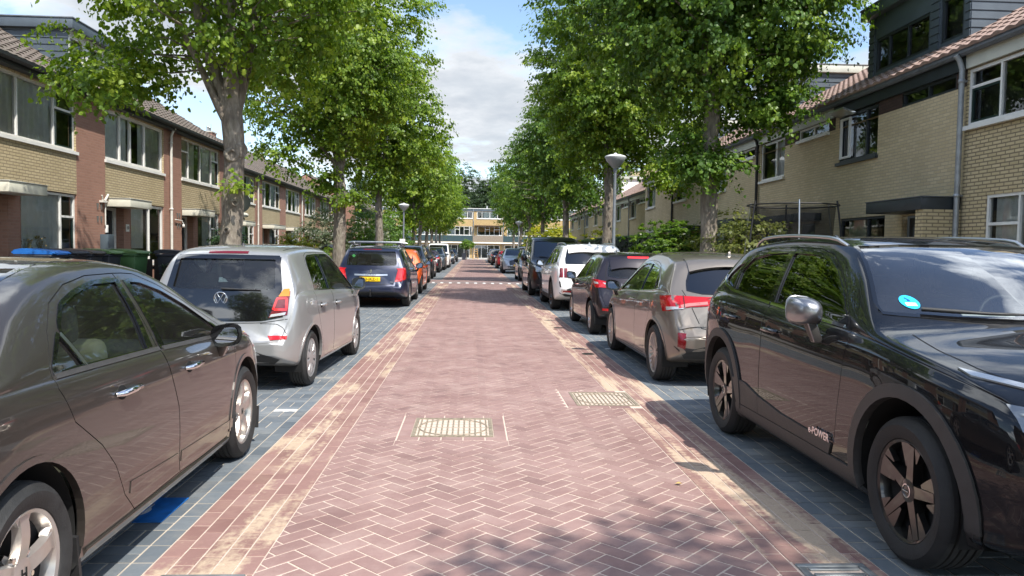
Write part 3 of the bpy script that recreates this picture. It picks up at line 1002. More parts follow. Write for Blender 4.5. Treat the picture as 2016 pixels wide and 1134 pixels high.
        b = MB(); y = ys[1]
        b.box((0, y+.18, z), (1.24, .5, .16), 0); b.box((0, y-.13, z+.30), (1.22, .14, .58), 0, Matrix.Rotation(R(18), 3, 'X'))
        o = b.build('rear_bench', lin, s.root, bevel=.05, seg=3)
        for x in (-.38, .38):
            h = MB(); h.box((x, y-.24, z+hz-.10), (.24, .09, .16), 0); h.build('headrest', M[d.get('head_m', 'seat')], o, bevel=.04, seg=3)
        yd = d.get('dash_y', s.yf-.62); zd = d.get('dash_z', .86)
        b = MB(); b.prism([(yd-.25, zd-.34), (yd-.2, zd-.03), (yd-.05, zd), (yd+.35, zd-.02), (yd+.35, zd-.34)], lambda u, v, t: (t, u, v), -.66, .66)
        b.build('dashboard', M['cabin'], s.root, bevel=.02)
        # steering wheel (left-hand drive)
        rr = .185; c = Vector((-.37, yd-.34, zd-.02)); rot = Matrix.Rotation(R(25), 3, 'X')
        b = MB(); path = [c+rot @ Vector((rr*math.cos(a), 0, rr*math.sin(a))) for a in np.linspace(0, 2*math.pi, 25)]
        b.tube(path, .015, 6, caps=False)
        for a in (0, math.pi, -math.pi/2): b.tube([c, c+rot @ Vector((rr*math.cos(a), 0, rr*math.sin(a)))], .016, 5)
        b.build('steering_wheel', M['trim'], s.root)

# ------------------------------------------------------------------ wheels
def wheel(parent, x, y, r, width, rim_r, style, sgn):
    """wheel > tyre, rim ; outer face towards sgn*x"""
    hub = MB()
    hub.lathe([(.0, -.02), (rim_r*.62, -.02), (rim_r*.62, .0), (.0, .0)], 24, 0, axis='x')
    hub.lathe([(rim_r*.95, -width*.45), (rim_r*.93, width*.20), (rim_r*.2, width*.02), (0, width*.02)], 32, 1, axis='x')
    w = hub.build('wheel', [M['disc'], M['dark']], parent, (x, y, r), auto=40)
    if sgn < 0: w.rotation_euler = (0, 0, math.pi)
    h = width/2
    t = MB()
    sw = min(.012, (r-rim_r)*.12)
    prof = [(rim_r-.006, h*.72), (rim_r+.004, h*.93), (rim_r+(r-rim_r)*.35, h+sw*.5), (rim_r+(r-rim_r)*.62, h+sw*.6), (r-.030, h*.97), (r-.010, h*.86), (r-.002, h*.72)]
    tread = [(r-.002, h*.72)]
    for g in (.48, .16, -.16, -.48):
        tread += [(r, h*(g+.05)), (r-.009, h*(g+.04)), (r-.009, h*(g-.04)), (r, h*(g-.05))]
    tread.append((r-.002, -h*.72))
    back = [(a, -b) for a, b in reversed(prof)]
    t.lathe(prof, 64, 0, axis='x'); t.lathe(tread, 64, 1, axis='x'); t.lathe(back, 64, 0, axis='x')
    t.build('tyre', [M['tyre'], M['tread']], w, auto=35)
    rim = MB(); mat = M['rim_silver']
    lip = [(rim_r-.030, h*.30), (rim_r-.022, h*.62), (rim_r-.014, h*.84), (rim_r-.001, h*.90), (rim_r+.004, h*.86), (rim_r-.006, h*.66)]
    rim.lathe(lip, 48, 0, axis='x')
    def spoke(a, r0, r1, w0, w1, x0, x1, th, mid=None, skew=0., xm=None):
        n = 6; vs = []
        for i in range(n+1):
            k = i/n; rr = r0+(r1-r0)*k
            ww = (w0+(w1-w0)*k) if mid is None else (w0*(1-k)**2+2*mid*k*(1-k)+w1*k*k)
            xx = x0+(x1-x0)*k+(xm or 0)*4*k*(1-k)
            for (tw, dx) in ((-1, -th), (-.82, 0), (.82, 0), (1, -th)):
                aa = a+skew*k; tt = tw*ww
                vs.append((xx+dx, rr*math.cos(aa)-tt*math.sin(aa), rr*math.sin(aa)+tt*math.cos(aa)))
        fs = []
        for i in range(n):
            for j in range(3):
                q = i*4+j; fs.append((q, q+1, q+5, q+4))
        rim.add(vs, [tuple(reversed(f)) for f in fs], 0, False)
    if style == 'five':          # five broad flaring spokes
        mat = M['rim_silver']
        for i in range(5): spoke(2*math.pi*i/5+.3, .045, rim_r-.016, .036, .030, h*.72, h*.80, .03, mid=.034, xm=.012)
        for i in range(5): spoke(2*math.pi*i/5+.3, rim_r-.055, rim_r-.012, .030, .062, h*.80, h*.80, .03)
        rim.lathe([(.062, h*.45), (.058, h*.74), (.035, h*.80), (0, h*.81)], 24, 0, axis='x')
        for i in range(5):
            a = 2*math.pi*(i+.5)/5+.3
            rim.lathe([(.013, h*.60), (.010, h*.72), (0, h*.72)], 8, 1, org=(0, .075*math.cos(a), .075*math.sin(a)), axis='x')
            spoke(a, .05, .10, .03, .012, h*.55, h*.45, .02)
    elif style == 'cover':       # plastic wheel cover with nine blades
        mat = M['rim_cap']
        rim.lathe([(rim_r-.005, h*.86), (rim_r-.045, h*.93), (rim_r-.05, h*.90)], 48, 0, axis='x')
        for i in range(9): spoke(2*math.pi*i/9, .06, rim_r-.038, .020, .046, h*.88, h*.92, .02, xm=.008)
        rim.lathe([(.085, h*.80), (.075, h*.93), (.04, h*.97), (0, h*.98)], 28, 0, axis='x')
    elif style == 'qash':        # five split angular blades
        mat = M['rim_dark']
        for i in range(5):
            a = 2*math.pi*i/5+.15
            spoke(a, .05, rim_r-.016, .034, .026, h*.74, h*.86, .045)
            spoke(a+.30, rim_r*.48, rim_r-.014, .010, .042, h*.74, h*.84, .03, skew=-.06)
            spoke(a-.26, rim_r*.66, rim_r-.014, .004, .030, h*.78, h*.85, .03, skew=.05)
            spoke(a+.14, .06, rim_r*.8, .016, .010, h*.62, h*.68, .02)
        rim.lathe([(.060, h*.45), (.056, h*.74), (.035, h*.80), (0, h*.81)], 24, 0, axis='x')
        rim.lathe([(.034, h*.82), (.028, h*.83), (.028, h*.80)], 20, 1, axis='x')
    elif style == 'multi':       # ten slim paired spokes
        mat = M['rim_silver']
        for i in range(10):
            a = 2*math.pi*i/10
            for o in (-.10, .10): spoke(a+o, .05, rim_r-.014, .007, .010, h*.76, h*.86, .03, skew=o*.5)
        rim.lathe([(.062, h*.45), (.058, h*.76), (.035, h*.80), (0, h*.81)], 24, 0, axis='x')
    else:                        # plain ten-spoke
        mat = M['rim_silver'] if style == 'ten' else M['rim_dark']
        for i in range(10): spoke(2*math.pi*i/10, .05, rim_r-.014, .015, .022, h*.72, h*.84, .03)
        rim.lathe([(.062, h*.45), (.058, h*.74), (.035, h*.78), (0, h*.79)], 20, 0, axis='x')
    rim.build('rim', [mat, M['chrome']], w, auto=30)
    return w

def side_mirror(car, x, y, z, sgn, mat, sx=.21, sz=.14, sy=.15, low=None):
    sx *= .86; sz *= .92; x -= sgn*.015
    """rounded housing on a foot; glass faces the rear"""
    b = MB(); n = 14; k = 9
    vs = []
    for i in range(k+1):
        t = i/k; yy = -sy*.42+sy*t
        q = math.sqrt(max(0, 1-max(0, (t-.12)/.88)**2.4))
        for j in range(n):
            a = 2*math.pi*j/n
            ca, sa = math.cos(a), math.sin(a)
            e = .62
            px = math.copysign(abs(ca)**e, ca)*sx/2*q; pz = math.copysign(abs(sa)**e, sa)*sz/2*q
            px += sgn*-.02*t
            vs.append((x+px, y+yy, z+pz+.02*(px*sgn/sx)))
    fs = [(i*n+j, i*n+(j+1) % n, (i+1)*n+(j+1) % n, (i+1)*n+j) for i in range(k) for j in range(n)]
    b.add(vs, fs, 0, True); b.add(vs[:n], [tuple(range(n))], 1); b.add(vs[-n:], [tuple(range(n))], 0)
    b.prism([(-.035, 0), (.045, 0), (.030, -sz*.9), (-.02, -sz*.9)], lambda u, v, t: (x-sgn*(sx*.30)-sgn*(-v)*.35+sgn*.03+t, y+u, z-sz*.36+v*.8), -.03, .03, 2 if low else 0)
    o = b.build('mirror', [mat, M['gloss_black'], M[low] if low else mat], car.root, bevel=.006, merge=True)
    g = MB(); gv = []
    for j in range(n):
        a = 2*math.pi*j/n; ca, sa = math.cos(a), math.sin(a)
        px = math.copysign(abs(ca)**.62, ca)*sx*.40; pz = math.copysign(abs(sa)**.62, sa)*sz*.37
        gv.append((x+px, y-sy*.42-.006+pz*.10-px*sgn*.12, z+pz+.02*(px*sgn/sx)))
    g.add(gv, [tuple(range(n))]); g.build('mirror_glass', M['mirror'], o)
    return o

def handle(car, y, z, sgn, mat, parent, wd=.20):
    h0, n0 = car.hit(y, z, 'side', sgn)
    b = MB(); c = h0+Vector((sgn*.024, 0, 0))
    path = [h0+Vector((sgn*.000, -wd/2, 0)), h0+Vector((sgn*.028, -wd*.40, .004)), c+Vector((sgn*.008, 0, .006)), h0+Vector((sgn*.028, wd*.40, .004)), h0+Vector((0, wd/2, 0))]
    b.tube(path, [.010, .015, .017, .015, .010], 8)
    o = b.build('handle', mat, parent)
    a = [(y-.045+.045*math.cos(t), z-.002+.030*math.sin(t)) for t in np.linspace(math.pi, 2*math.pi, 9)]
    u = [(y-.045+.045*math.cos(t), z-.002+.034*math.sin(t)) for t in np.linspace(math.pi, 0, 9)]
    car.patch('handle_cup', M['seam'] if mat != car.paint else M['gloss_black'], a, u, 'side', sgn, off=.0015, depth=.004, parent=o, nu=8, nv=2)
    return o

def wiper(car, pts, view, parent=None):
    b = MB(); P = []
    for u, v in resample(pts, 8):
        h, n = car.hit(u, v, view); P.append(h+n*.022)
    b.tube(P, [.012]*3+[.009]*3+[.006]*3, 6)
    return b.build('wiper', M['trim'], parent or car.root)

def roof_rail(car, x, y0, y1, mat, sgn, h=.045, rad=.014):
    P = []
    for i in range(15):
        t = i/14; y = y0+(y1-y0)*t
        e = min(1, math.sin(math.pi*t)*3.2)
        xx = sgn*(x-.02*(1-e))
        p, n = car.hit(xx, y, 'top'); P.append(p+Vector((0, 0, h*e-.004)))
    b = MB(); b.tube(P, [rad*.8]+[rad]*13+[rad*.8], 8)
    return b.build('roof_rail', mat, car.root)

def antenna(car, y, fin=True, mat=None):
    p, n = car.hit(0, y, 'top'); b = MB()
    if fin:
        b.prism([(-.09, 0), (.09, 0), (-.01, .035), (-.075, .055)], lambda u, v, t: (t*(1-v*12), p.y+u, p.z-.004+v), -.022, .022)
        return b.build('antenna', mat or car.paint, car.root, bevel=.004)
    b.lathe([(.025, 0), (.018, .02), (.006, .03)], 10, org=(p.x, p.y, p.z-.004))
    b.tube([p, p+Vector((0, -.09, .21))], [.005, .003], 6)
    return b.build('antenna', M['trim'], car.root)

def number_plate(car, x, z, view, text=None, w=.52, h=.11, mat='plate'):
    hw = w/2
    u = lambda a: [(x-hw, a), (x+hw, a)]
    zc = z
    p, n = car.hit(x, z, view); y = p.y
    sg = -1 if view == 'rear' else 1
    b = MB(); b.box((x, y+sg*.014, z), (w, .012, h), 0)
    blue = -.5*w+.03
    xx = x+(blue if view == 'rear' else -blue)
    b.box((xx, y+sg*.0205, z), (.05, .004, h-.008), 1)
    o = b.build('number_plate', [M[mat], M['plate_blue']], car.root, bevel=.004)
    if text:
        rz = 0 if view == 'rear' else math.pi
        text_obj('plate_text', text, h*.86, M['ink'], o, (x+(.018 if view == 'rear' else -.018), y+sg*.0215, z-.002), (R(90), 0, rz), extrude=.0015, bold=.0012, spacing=1.06)
    return o

def bump_arc(yc, zc, r, a0, a1, n=12):
    return [(yc+r*math.cos(R(a)), zc+r*math.sin(R(a))) for a in np.linspace(a0, a1, n)]

def fit_wheels(car, style, width=.215, rim=.22, track=None):
    x = (track or car.hw)-width/2-.015
    for yy in (car.yf, car.yr):
        for sg in (1, -1): wheel(car.root, sg*x, yy, car.rw, width, rim, style, sg)
# ------------------------------------------------------------------ the cars (y forward, origin on the ground at mid wheelbase)
def side_pair(fn):
    for sg in (1, -1): fn(sg)

def make_saloon(root, paint_m):
    """four-door saloon with a fast windscreen and arched side glass"""
    d = dict(wb=2.70, r=.318, arch=.375, th=.56, crown=.055, rr=.09, cf=.20, cr=.16, inset=.052,
             W=[(-2.27, .60), (-2.2, .70), (-2.0, .80), (-1.7, .85), (-1.35, .873), (-.6, .872), (.3, .872), (1.0, .874), (1.4, .872), (1.75, .84), (2.0, .74), (2.13, .62), (2.2, .50)],
             zb=[(-2.27, .46), (-2.1, .30), (-1.8, .22), (-1.2, .17), (1.2, .16), (1.8, .18), (2.1, .22), (2.2, .30)],
             zs=[(-2.27, .90), (-1.6, .955), (-.8, .94), (0, .925), (.9, .885), (1.4, .85), (2.2, .70)],
             zt=[(-2.27, .60), (-2.25, .80), (-2.2, .97), (-2.05, 1.03), (-1.75, 1.045), (-1.55, 1.08), (-1.2, 1.245), (-.85, 1.342), (-.45, 1.395), (-.1, 1.403), (.25, 1.373), (.6, 1.29), (1.0, 1.13), (1.40, .985), (1.7, .91), (1.95, .82), (2.1, .73), (2.17, .62), (2.2, .52)],
             crease=[(.78, .012), (.9, .022)],
             windows=[('front_door_glass', 'side', [(-.03, .945), (.55, .925), (.98, .905), (.80, 1.02), (.62, 1.115), (.38, 1.215), (.15, 1.272), (.03, 1.278)], 'glass', 0),
                      ('rear_door_glass', 'side', [(-.80, .968), (-.18, .952), (-.105, 1.284), (-.35, 1.284), (-.58, 1.250), (-.74, 1.21), (-.86, 1.13), (-.87, 1.10)], 'glass', 1),
                      ('quarter_glass', 'side', [(-1.06, .975), (-.825, .969), (-.895, 1.09), (-.905, 1.10), (-.99, 1.04), (-1.05, .99)], 'glass', 1),
                      ('windscreen', 'front', [(-.66, 1.02), (.66, 1.02), (.56, 1.24), (.50, 1.345), (-.50, 1.345), (-.56, 1.24)], 'screen', None),
                      ('rear_window', 'rear', [(-.60, 1.10), (.60, 1.10), (.52, 1.25), (.46, 1.36), (-.46, 1.36), (-.52, 1.25)], 'glass_dark', None)],
             doors=[('front', [(-.08, 1.320), (-.06, .95), (.06, .62), (.07, .34), (.10, .26), (.50, .245), (.93, .25), (1.06, .42), (1.12, .75), (1.12, .895), (.95, .985), (.78, 1.07), (.60, 1.155), (.38, 1.245), (.15, 1.31), (.02, 1.318)]),
                    ('rear', [(-.09, 1.320), (-.07, .95), (.05, .62), (.06, .34), (.085, .26), (-.48, .255), (-.60, .36), (-.70, .52), (-.82, .64), (-1.02, .78), (-1.09, .92), (-1.075, 1.0), (-.96, 1.12), (-.82, 1.22), (-.62, 1.287), (-.38, 1.318)])],
             seat_m='seat_beige', lining='cabin', seal=.020, seat_y=(-.02, -.80), head_z=.72, seat_z=.38, dash_y=.85, dash_z=.86)
    c = Car(d, root).build(paint_m)
    fit_wheels(c, 'five', .205, .222)
    for sg in (1, -1):
        fd, rd = c.doors.get((0, sg), root), c.doors.get((1, sg), root)
        c.strip('pillar_cover', M['gloss_black'], [(-.005, .95), (.0, 1.285)], .055, 'side', sg, .004, parent=fd)
        c.strip('pillar_cover', M['gloss_black'], [(-.145, .96), (-.10, 1.295)], .05, 'side', sg, .004, parent=rd)
        c.strip('window_bar', M['alu'], [(-.805, .965), (-.885, 1.105)], .022, 'side', sg, .004, parent=rd)
        c.strip('belt_trim', M['trim_grey'], [(-.02, .936), (.55, .914), (.98, .895)], .020, 'side', sg, .006, parent=fd)
        c.strip('belt_trim', M['trim_grey'], [(-1.07, .962), (-.8, .957), (-.06, .940)], .020, 'side', sg, .006, parent=rd)
        c.strip('side_moulding', paint_m, [(.09, .345), (.5, .33), (1.02, .315)], .055, 'side', sg, .004, .005, parent=fd)
        c.strip('side_moulding', paint_m, [(.045, .345), (-.3, .36), (-.55, .375)], .055, 'side', sg, .004, .005, parent=rd)
        handle(c, .30, .80, sg, M['chrome'], fd, .21); handle(c, -.55, .815, sg, M['chrome'], rd, .21)
        side_mirror(c, sg*.925, .80, .92, sg, paint_m, .21, .14, .14)
        c.ring('arch_lip', paint_m, c.yf, c.rw+.01, .372, .398, -.15, math.pi+.15, sg, off=.006, depth=.03)
        c.ring('arch_lip', paint_m, c.yr, c.rw+.01, .372, .398, -.15, math.pi+.15, sg, off=.006, depth=.03)
        b = MB(); b.box((sg*.80, -.985, .22), (.10, .02, .20), 0, Matrix.Rotation(R(8), 3, 'X'))
        b.build('mud_flap', M['trim'], root)
        b = MB(); b.box((sg*.80, 1.72, .20), (.11, .02, .16), 0, Matrix.Rotation(R(-8), 3, 'X')); b.build('mud_flap', M['trim'], root)
        c.strip('sill_trim', paint_m, [(-.95, .215), (0, .205), (.96, .20)], .07, 'side', sg, .012, .02)
        c.patch('head_lamp', M['lens'], [(1.72, .60), (1.95, .60), (2.08, .58)], [(1.68, .67), (1.95, .70), (2.08, .66)], 'side', sg)
        c.patch('tail_lamp', M['red'], [(-2.18, .72), (-2.0, .74)], [(-2.18, .92), (-1.95, .90)], 'side', sg)
        c.patch('tail_lamp', M['red'], [(sg*.42, .74), (sg*.66, .74)], [(sg*.46, .90), (sg*.66, .92)], 'rear')
    c.patch('grille', M['gloss_black'], [(-.35, .42), (.35, .42)], [(-.40, .58), (.40, .58)], 'front')
    number_plate(c, 0, .66, 'rear'); number_plate(c, 0, .40, 'front')
    # wheel badge letter, as on the hub caps
    for o in list(root.children):
        if o.name.startswith('wheel') and o.location.x > 0:
            rim = [q for q in o.children if q.name.startswith('rim')][0]
            text_obj('hub_badge', 'H', .055, M['seam'], rim, (.205/2*.82, 0, .0), (R(90), 0, R(90)), extrude=.001, bold=.001)
    return c

def make_city_car(root, paint_m):
    """tall five-door city car with a black glass tailgate"""
    d = dict(wb=2.42, r=.295, arch=.345, th=.43, crown=.06, rr=.11, cf=.16, cr=.10, inset=.040, step_y=.06,
             W=[(-1.78, .56), (-1.74, .655), (-1.68, .72), (-1.58, .765), (-1.2, .808), (-.5, .818), (.4, .818), (1.1, .815), (1.4, .79), (1.62, .70), (1.74, .56), (1.79, .45)],
             zb=[(-1.78, .38), (-1.7, .30), (-1.5, .24), (-1.1, .19), (1.1, .18), (1.6, .2), (1.79, .28)],
             zs=[(-1.78, .86), (-1.5, .985), (-1.0, .975), (0, .945), (1.0, .90), (1.79, .75)],
             zt=[(-1.78, .55), (-1.775, .70), (-1.75, .80), (-1.70, .98), (-1.62, 1.18), (-1.52, 1.38), (-1.46, 1.425), (-1.36, 1.455), (-1.0, 1.485), (-.4, 1.50), (.2, 1.485), (.45, 1.43), (.75, 1.28), (1.15, 1.04), (1.3, .985), (1.5, .92), (1.66, .82), (1.74, .70), (1.78, .58), (1.79, .5)],
             crease=[(.80, .008), (.9, .014)],
             windows=[('front_door_glass', 'side', [(-.24, .985), (.4, .96), (1.0, .93), (.86, 1.05), (.62, 1.22), (.40, 1.345), (.28, 1.375), (-.20, 1.38)], 'glass', 0),
                      ('rear_door_glass', 'side', [(-1.00, 1.015), (-.31, .988), (-.265, 1.38), (-.75, 1.37), (-.86, 1.34), (-.93, 1.25)], 'glass_dark', 1),
                      ('windscreen', 'front', [(-.64, 1.06), (.64, 1.06), (.56, 1.30), (.53, 1.42), (-.53, 1.42), (-.56, 1.30)], 'screen', None),
                      ('rear_window', 'rear', [(-.54, 1.06), (-.46, 1.03), (.46, 1.03), (.54, 1.06), (.525, 1.22), (.485, 1.345), (-.485, 1.345), (-.525, 1.22)], 'glass', None)],
             doors=[('front', [(-.27, 1.41), (-.285, .95), (-.28, .30), (-.22, .25), (.75, .245), (.86, .30), (.93, .55), (1.0, .75), (1.03, .915), (.90, 1.06), (.66, 1.235), (.45, 1.37), (.34, 1.405)]),
                    ('rear', [(-.28, 1.41), (-.295, .95), (-.29, .30), (-.33, .25), (-.72, .25), (-.82, .40), (-.93, .62), (-1.02, .80), (-1.06, .98), (-.98, 1.26), (-.88, 1.375), (-.74, 1.405)])],
             seal=.016, seat_y=(-.1, -.85), head_z=.78, dash_y=.62, dash_z=.95)
    c = Car(d, root).build(paint_m)
    fit_wheels(c, 'cover', .185, .205, track=.80)
    gb = M['gloss_black']
    # tailgate of black glass round the window
    B, Tt = [(-.655, .745), (-.4, .715), (0, .708), (.4, .715), (.655, .745)], None
    c.patch('tailgate_panel', gb, [(-.615, .765), (-.42, .725), (0, .718), (.42, .725), (.615, .765)], [(-.575, 1.045), (-.45, 1.02), (0, 1.018), (.45, 1.02), (.575, 1.045)], 'rear', off=.006, nu=18, nv=6)
    for sg in (1, -1):
        c.patch('tailgate_panel', gb, [(sg*.515, 1.03), (sg*.585, 1.03)], [(sg*.48, 1.36), (sg*.53, 1.36)], 'rear', off=.005, nu=4, nv=8)
    c.patch('tailgate_panel', gb, [(-.53, 1.335), (0, 1.338), (.53, 1.335)], [(-.51, 1.375), (0, 1.382), (.51, 1.375)], 'rear', off=.005, nu=12, nv=2)
    # bright band under the tailgate and bumper shape
    c.patch('brake_light', M['red_dk'], [(-.20, 1.392), (.20, 1.392)], [(-.20, 1.415), (.20, 1.415)], 'rear', off=.006)
    for sg in (1, -1):
        o = c.patch('tail_lamp', M['red_dk'], [(sg*.475, .755), (sg*.655, .785)], [(sg*.58, 1.01), (sg*.665, 1.02)], 'rear', off=.010, nu=6, nv=8)
        c.patch('turn_signal', M['amber'], [(sg*.555, .965), (sg*.66, .97)], [(sg*.60, 1.04), (sg*.655, 1.045)], 'rear', off=.014, nu=4, nv=3, parent=o)
        c.strip('light_guide', M['red_hi'], [(sg*.515, .835), (sg*.545, .945), (sg*.635, .95)], .020, 'rear', 1, .015, parent=o)
        c.strip('light_guide', M['red_hi'], [(sg*.525, .835), (sg*.64, .835), (sg*.635, .95)], .022, 'rear', 1, .016, parent=o)
        c.patch('reverse_lamp', M['lens'], [(sg*.485, .762), (sg*.63, .785)], [(sg*.50, .79), (sg*.64, .81)], 'rear', off=.014, nu=4, nv=2, parent=o)
        c.patch('reflector', M['red'], [(sg*.50, .535), (sg*.66, .545)], [(sg*.475, .580), (sg*.665, .580)], 'rear', off=.006, nu=4, nv=2)
        c.strip('bumper_crease', M['seam'], [(sg*.655, .60), (sg*.62, .66), (sg*.56, .695), (sg*.40, .70)], .006, 'rear', 1, .001)
        fd, rd = c.doors[(0, sg)], c.doors[(1, sg)]
        handle(c, -.10, .815, sg, paint_m, fd, .17); handle(c, -.83, .835, sg, paint_m, rd, .17)
        side_mirror(c, sg*.905, .86, 1.0, sg, paint_m, .20, .17, .14)
        c.strip('pillar_cover', gb, [(-.255, .98), (-.235, 1.39)], .055, 'side', sg, .004, parent=fd)
        c.strip('pillar_cover', gb, [(-.315, .985), (-.292, 1.385)], .05, 'side', sg, .004, parent=rd)
        c.ring('arch_lip', paint_m, c.yf, c.rw+.01, .342, .37, -.1, math.pi+.1, sg, off=.006, depth=.03)
        c.ring('arch_lip', paint_m, c.yr, c.rw+.01, .342, .37, -.1, math.pi+.1, sg, off=.006, depth=.03)
        c.patch('head_lamp', M['lens'], [(1.40, .62), (1.70, .60)], [(1.36, .80), (1.62, .80)], 'side', sg)
        c.strip('roof_seam', M['seam'], [(sg*.50, -1.3), (sg*.53, -.4), (sg*.52, .3)], .010, 'top', 1, .001)
    c.ring('fuel_flap', paint_m, -1.33, .86, .001, .085, 0, 2*math.pi, 1, off=.003, depth=.01)
    c.patch('bumper_grille', M['trim'], [(-.52, .285), (.52, .285)], [(-.60, .345), (-.35, .43), (.35, .43), (.60, .345)], 'rear', off=.004, nu=16, nv=3)
    number_plate(c, 0, .575, 'rear'); number_plate(c, 0, .42, 'front')
    # round emblem: ring with V over W
    p, n = c.hit(0, (.945), 'rear'); y = p.y-.014
    b = MB(); A = np.linspace(0, 2*math.pi, 33)
    b.tube([(.064*math.cos(a), y, (.945)+.064*math.sin(a)) for a in A], .0055, 6, caps=False)
    for pl in ([(-.034, .052), (0, -.006), (.034, .052)], [(-.058, .024), (-.028, -.052), (0, .004), (.028, -.052), (.058, .024)]):
        b.tube([(u, y, (.945)+v) for u, v in pl], .0055, 5)
    b.build('emblem', M['chrome'], root)
    b = MB(); b.lathe([(.030, 0), (.026, -.012), (0, -.014)], 16, org=(0, y+.004, .80), axis='y'); b.build('tailgate_button', M['trim'], root)
    wiper(c, [(.0, 1.035), (.18, 1.03), (.38, 1.025)], 'rear')
    antenna(c, -1.05, False)
    # tailgate edge
    c.strip('tailgate_seam', M['seam'], [(-.66, .745), (-.42, .708), (0, .70), (.42, .708), (.66, .745)], .007, 'rear', 1, .0015, n=24)
    return c

def make_crossover(root, paint_m):
    """black crossover with silver roof rails, seen from the front"""
    d = dict(wb=2.665, r=.352, arch=.425, arch_dz=.02, th=.50, crown=.055, rr=.085, cf=.20, cr=.14, inset=.060,
             W=[(-2.15, .64), (-2.08, .76), (-1.9, .85), (-1.6, .895), (-1.33, .912), (-.7, .900), (0, .898), (.7, .900), (1.3, .912), (1.65, .885), (1.92, .80), (2.10, .66), (2.2, .48)],
             zb=[(-2.15, .48), (-2.0, .36), (-1.7, .26), (-1.2, .22), (1.2, .21), (1.7, .24), (2.05, .28), (2.2, .36)],
             zs=[(-2.15, 1.05), (-1.6, 1.135), (-.6, 1.10), (.3, 1.055), (.9, 1.03), (1.3, .985), (2.2, .84)],
             zt=[(-2.15, .75), (-2.13, .95), (-2.08, 1.06), (-1.95, 1.20), (-1.65, 1.46), (-1.5, 1.54), (-1.2, 1.585), (-.6, 1.61), (-.1, 1.60), (.25, 1.54), (.55, 1.42), (.95, 1.19), (1.08, 1.125), (1.2, 1.10), (1.6, 1.04), (1.9, .97), (2.06, .89), (2.15, .76), (2.19, .62), (2.2, .56)],
             crease=[(.76, .008), (.86, .016), (.94, .030)],
             windows=[('front_door_glass', 'side', [(-.45, 1.13), (.2, 1.095), (.62, 1.075), (.40, 1.245), (.20, 1.365), (.02, 1.445), (-.18, 1.475), (-.53, 1.485)], 'glass_dark', 0),
                      ('rear_door_glass', 'side', [(-1.24, 1.185), (-.535, 1.138), (-.61, 1.487), (-.95, 1.475), (-1.18, 1.44), (-1.27, 1.34)], 'glass_dark', 1),
                      ('quarter_glass', 'side', [(-1.54, 1.255), (-1.30, 1.195), (-1.325, 1.34), (-1.27, 1.41), (-1.40, 1.38), (-1.52, 1.30)], 'glass_dark', None),
                      ('windscreen', 'front', [(-.74, 1.165), (-.4, 1.150), (.4, 1.150), (.74, 1.165), (.63, 1.40), (.56, 1.53), (.3, 1.545), (-.3, 1.545), (-.56, 1.53), (-.63, 1.40)], 'screen', None),
                      ('rear_window', 'rear', [(-.58, 1.16), (.58, 1.16), (.52, 1.45), (-.52, 1.45)], 'glass_dark', None)],
             doors=[('front', [(-.505, 1.52), (-.485, 1.12), (-.49, .34), (.60, .34), (.66, .45), (.70, .75), (.72, 1.0), (.64, 1.10), (.44, 1.255), (.24, 1.385), (.05, 1.47), (-.16, 1.51)]),
                    ('rear', [(-.515, 1.52), (-.495, 1.12), (-.50, .34), (-.92, .34), (-1.02, .55), (-1.12, .75), (-1.30, .93), (-1.34, 1.15), (-1.34, 1.36), (-1.28, 1.43), (-1.16, 1.49), (-.92, 1.515)])],
             seal=.016, seat_y=(-.05, -.88), seat_z=.56, head_z=.78, dash_y=.62, dash_z=1.08)
    c = Car(d, root).build(paint_m)
    fit_wheels(c, 'qash', .225, .243, track=.90)
    gb, tr = M['gloss_black'], M['trim_grey']
    for sg in (1, -1):
        fd, rd = c.doors[(0, sg)], c.doors[(1, sg)]
        for yy in (c.yf, c.yr):
            c.ring('arch_trim', tr, yy, c.rw+.02, .423, .490, -.42 if yy > 0 else -.30, math.pi+(.30 if yy > 0 else .42), sg, off=.016, depth=.045)
        c.patch('door_cladding', tr, [(-.49, .335), (.60, .335)], [(-.49, .46), (-.1, .42), (.63, .40)], 'side', sg, .010, .02, parent=fd, nu=14, nv=4)
        c.patch('door_cladding', tr, [(-.93, .335), (-.495, .335)], [(-1.00, .52), (-.75, .51), (-.495, .46)], 'side', sg, .010, .02, parent=rd, nu=10, nv=4)
        c.patch('sill_cladding', tr, [(-.95, .225), (.95, .22)], [(-.94, .33), (.86, .33)], 'side', sg, .012, .02, nu=16, nv=3)
        c.strip('chrome_strip', M['chrome'], [(-1.62, 1.285), (-1.50, 1.215), (-1.25, 1.172), (-.51, 1.122)], .020, 'side', sg, .008, parent=rd)
        c.strip('chrome_strip', M['chrome'], [(-.485, 1.120), (.2, 1.084), (.60, 1.066)], .020, 'side', sg, .008, parent=fd)
        c.strip('pillar_cover', gb, [(-.485, 1.13), (-.565, 1.50)], .06, 'side', sg, .004, parent=fd)
        c.strip('pillar_cover', gb, [(-.525, 1.135), (-.585, 1.495)], .045, 'side', sg, .004, parent=rd)
        handle(c, -.33, .945, sg, gb, fd, .21); handle(c, -1.10, .975, sg, gb, rd, .21)
        side_mirror(c, sg*.985, .40, 1.135, sg, M['alu_grey'], .205, .185, .17, low='trim_grey')
        roof_rail(c, .60, -1.45, .12, M['alu'], sg, .050, .013)
        # slim daytime light, lower lamp, fog trim
        c.patch('daytime_light', M['lens'], [(sg*.44, .893), (sg*.62, .918), (sg*.79, .955)], [(sg*.44, .908), (sg*.62, .936), (sg*.79, .976)], 'front', off=.008, nu=12, nv=2)
        c.patch('head_lamp', M['lens_dk'], [(sg*.50, .74), (sg*.62, .74), (sg*.76, .78)], [(sg*.44, .83), (sg*.62, .855), (sg*.77, .875)], 'front', off=.006, nu=10, nv=4)
